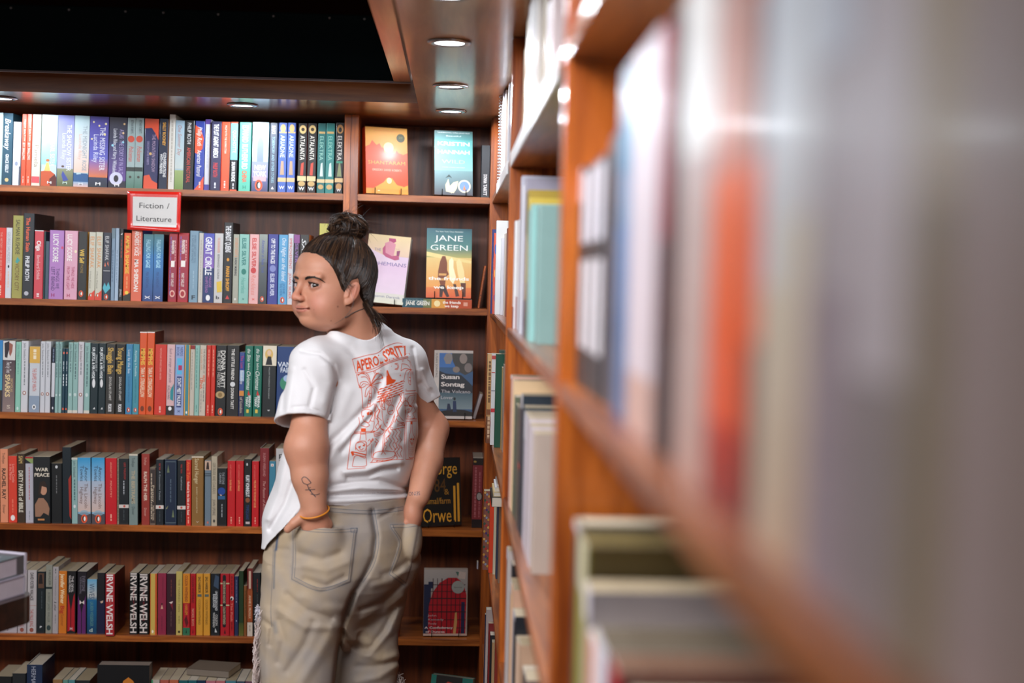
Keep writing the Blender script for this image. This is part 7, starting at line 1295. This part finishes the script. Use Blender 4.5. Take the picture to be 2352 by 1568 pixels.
# ------------------------------------------------------------------ hair
HAIRC = ['1c1310', '2a1d17', '35251c', '241813', '46301f', '17100d', '553c2a']
HAIRM, nt_, b_2 = newmat('brown_hair'); a_n = nd(nt_, 'ShaderNodeAttribute', attribute_name='Col'); nt_.links.new(a_n.outputs[0], b_2.inputs['Base Color']); setin(b_2, Roughness=.42, Coat_Weight=.04, Coat_Roughness=.3)
b_2.inputs['Specular IOR Level'].default_value = .3
PHI = [0, 20, 33, 42, 48, 56, 62, 68, 74, 82, 95, 108, 122, 140, 180]; ZH = [.072, .069, .061, .049, .037, .014, -.006, -.014, .0, .014, .018, -.012, -.046, -.058, -.062]
def zh(q): return np.interp(np.degrees(np.arctan2(np.abs(q[:, 0]), q[:, 1]+.012)), PHI, ZH)
def hair_sdf(p):
    q = hl(p); d = skull(q)
    d = U(d, ell(q, (0, -.050, -.030), (.050, .038, .048)), .02); d = U(d, cone(p, NECK0+(0, .004, .03), NECK1, .044, .05), .012)
    z = zh(q); t = np.clip((q[:, 2]-z)/.030, 0, 1); g = .0007*np.sin(np.arctan2(q[:, 0], q[:, 2]-.02)*60)
    return np.maximum(d-(.0004+.0052*t+g*t), (z-q[:, 2])*.8)
def haircol(v): return np.tile(np.array(H('1c120c')), (len(v), 1))
hair, HB = sdf_obj('hair', hair_sdf, grid(HC[0]-.11, HC[0]+.12, .0022), grid(HC[1]-.11, HC[1]+.12, .0022), grid(HC[2]-.11, HC[2]+.14, .0022), HAIRM, PERSON, haircol, 1)
BUN = Vector(PW(797, 549, 3.185)); bl_ = Vector(hl(np.array([BUN], dtype=np.float32))[0]); O0 = Vector((0, -.012, .032)); bdir = (bl_-O0).normalized()
rnd = random.Random(11); m = MB()
def on_head(dl_, lift):
    w0 = Vector(hw(*(O0+dl_*.3))); c = Vector(hw(*O0)); d = (c-w0).normalized()
    h = HB.ray_cast(w0, d)
    if h[0] is None: return None
    return h[0]-d*lift
def slerp(a, b, t):
    th = math.acos(max(-1, min(1, a.dot(b)))); 
    return a if th < 1e-4 else (a*math.sin((1-t)*th)+b*math.sin(t*th))/math.sin(th)
for k in range(3400):
    ph = rnd.uniform(-180, 180) if k % 3 else rnd.choice((-1, 1))*rnd.uniform(95, 180); edge = rnd.random() < .62
    pr = math.radians(abs(ph)); z0 = float(np.interp(abs(ph), PHI, ZH)); zz = z0+(-.004+.007*rnd.random() if edge else rnd.uniform(.0, .9)*(.115-z0))
    r0 = .085; dx_, dy_ = math.sin(pr)*r0*.88*(1 if ph > 0 else -1), math.cos(pr)*r0; e = max(.15, 1-((zz-.032)/.1)**2)**.5 if zz > .032 else 1
    d0 = (Vector((dx_*e, dy_*e, zz-O0.z))).normalized(); pts = []; rs = []; n = 15; zz += .003*math.sin(ph*.35)-(.008*rnd.random() if k % 6 == 0 else 0); thin = k % 6 == 0; w1 = rnd.uniform(-.05, .05); lf = rnd.uniform(.0002, .0022); wob = rnd.uniform(0, 6)
    side = d0.cross(bdir).normalized() if d0.cross(bdir).length > 1e-3 else Vector((1, 0, 0))
    ok = True
    for i in range(n):
        t = i/(n-1)*(.985); d_ = slerp(d0, bdir, t); d_ = (d_+side*(w1*math.sin(t*math.pi)+.006*math.sin(wob+t*9))).normalized(); q = on_head(d_, lf*math.sin(min(1, t*3)*math.pi/2)+.0003)
        if q is None: ok = False; break
        pts.append(q)
    if ok: m.tube(pts, ([.0001, .00018, .0003]+[.0004]*(n-3)) if thin else [.0002, .0004, .0006]+[.0008]*(n-4)+[.0006], 4, H(rnd.choice(HAIRC)), cap=False)
# bun
bc = Vector(PW(799, 524, 3.19))
bm = bmesh.new(); bmesh.ops.create_icosphere(bm, subdivisions=4, radius=1); bm.verts.index_update()
m.add([(bc.x+q.co.x*.034, bc.y+q.co.y*.030, bc.z+q.co.z*.028) for q in bm.verts], [tuple(q.index for q in f.verts) for f in bm.faces], H('1c120d')); bm.free()
for k in range(64):
    nrm = Vector((rnd.gauss(0, 1), rnd.gauss(0, 1), rnd.gauss(0, .8))).normalized(); a = nrm.orthogonal().normalized(); b = nrm.cross(a); ph = rnd.uniform(0, 6.28); L_ = rnd.uniform(1.6, 4.2); cw = rnd.uniform(.75, 1.0); hC = rnd.choice(HAIRC)
    off = nrm*rnd.uniform(-.4, .4); lock = []
    for i in range(14):
        t = ph+L_*i/13; d_ = (a*math.cos(t)+b*math.sin(t))*math.sqrt(1-off.length**2)+off; lock.append(Vector((bc.x+d_.x*.038*cw*(1+.08*math.sin(t*3)), bc.y+d_.y*.034*cw, bc.z+d_.z*.030*cw)))
    m.tube(lock, [.001+.0042*max(0, math.sin(math.pi*i/13))**.6 for i in range(14)], 7, H(hC), cap=False)
    for s_ in range(26):
        q = rnd.uniform(0, 6.28); o_ = Vector((rnd.gauss(0, 1), rnd.gauss(0, 1), rnd.gauss(0, 1)))*.0022
        m.tube([p_+o_*(.6+.8*math.sin(i*.6+q))+(p_-bc).normalized()*.0032 for i, p_ in enumerate(lock)], .00045, 4, H(rnd.choice(HAIRC)), cap=False)
def wisp(pix, Ys, spread, n, r=.0004, endsp=1.0):
    for k in range(n):
        o0 = (rnd.gauss(0, spread), rnd.gauss(0, spread)); o1 = (rnd.gauss(0, spread*endsp*2), rnd.gauss(0, spread*endsp*2)); pts = []
        for i, (u, v) in enumerate(pix):
            t = i/(len(pix)-1); pts.append(P(u+o0[0]*(1-t)+o1[0]*t, v+o0[1]*(1-t)+o1[1]*t, Ys[0]+(Ys[1]-Ys[0])*t+rnd.gauss(0, .002)))
        # smooth
        out = []
        for i in range(len(pts)-1):
            a, b, c, d = pts[max(i-1, 0)], pts[i], pts[i+1], pts[min(i+2, len(pts)-1)]
            for t in (0, .34, .67): out.append(.5*((2*b)+(-a+c)*t+(2*a-5*b+4*c-d)*t*t+(-a+3*b-3*c+d)*t**3))
        out.append(pts[-1]); m.tube(out, [r]*(len(out)-1)+[r*.3], 4, H(rnd.choice(HAIRC)), cap=False)
wisp([(838, 676), (842, 696), (848, 710), (860, 724), (872, 744)], (3.16, 3.09), 3.4, 190, .00032)
wisp([(832, 690), (840, 706), (856, 728), (866, 748), (871, 768)], (3.15, 3.075), 3.5, 40, .0003)
wisp([(812, 676), (812, 695), (803, 716), (786, 733), (768, 744)], (3.085, 3.07), .4, 2, .0002)
wisp([(806, 672), (811, 690), (806, 708), (795, 724), (780, 738)], (3.085, 3.072), .4, 2, .0002)
wisp([(865, 735), (872, 760), (876, 785), (877, 800)], (3.09, 3.06), 3, 9, .00025)
wisp([(823, 520), (838, 517), (850, 522)], (3.19, 3.19), 6, 34, .00025, 1.5); wisp([(770, 515), (762, 512), (758, 518)], (3.18, 3.18), 5, 24, .00028)
wisp([(800, 500), (798, 492), (806, 489)], (3.19, 3.19), 7, 22, .00025); wisp([(780, 612), (788, 640), (795, 652), (803, 660)], (3.085, 3.085), 3, 40, .0003)
wisp([(856, 640), (857, 665), (852, 690)], (3.2, 3.2), 2, 26, .0003); pass
wisp([(770, 548), (785, 545), (800, 543)], (3.12, 3.16), 5, 40, .0004)
adopt(m.build('hair_strands', HAIRM, None))
# shoes, standing on the carpet
SHOE = attrmat('canvas', .8); SOLE = plain('rubber_sole', 'd8d4cc', .6)
for nm, leg in (('left', PW(680, 1990, 3.11)), ('right', PW(832, 1960, 3.27))):
    def sf(p, leg=leg):
        q = p-np.array((leg[0], leg[1], 0), dtype=np.float32); f = q@rotz(PSI+.1)
        d = U(ell(f, (0, .0, .065), (.043, .055, .062)), ell(f, (0, .085, .038), (.043, .095, .036)), .03); return np.maximum(d, .014-q[:, 2])
    o, _b = sdf_obj('shoe', sf, grid(leg[0]-.2, leg[0]+.2, .005), grid(leg[1]-.15, leg[1]+.25, .005), grid(0, .15, .005), SHOE, PERSON, lambda v: np.tile(np.array(H('d8d4d0')), (len(v), 1)), 1)
    m = MB(); out = []
    for k in range(28):
        a = 2*math.pi*k/28; x, y = .047*math.cos(a), .055+.128*math.sin(a); w2 = np.array((x, y, 0))@rotz(PSI+.1).T; out.append((leg[0]+w2[0], leg[1]+w2[1]))
    m.prism(out, .0005, .016); s_ = m.build('sole', SOLE, None, cols=False); adopt(s_); s_.parent = o; s_.matrix_parent_inverse = o.matrix_world.inverted() if False else Matrix()
    s_.matrix_parent_inverse = Matrix()
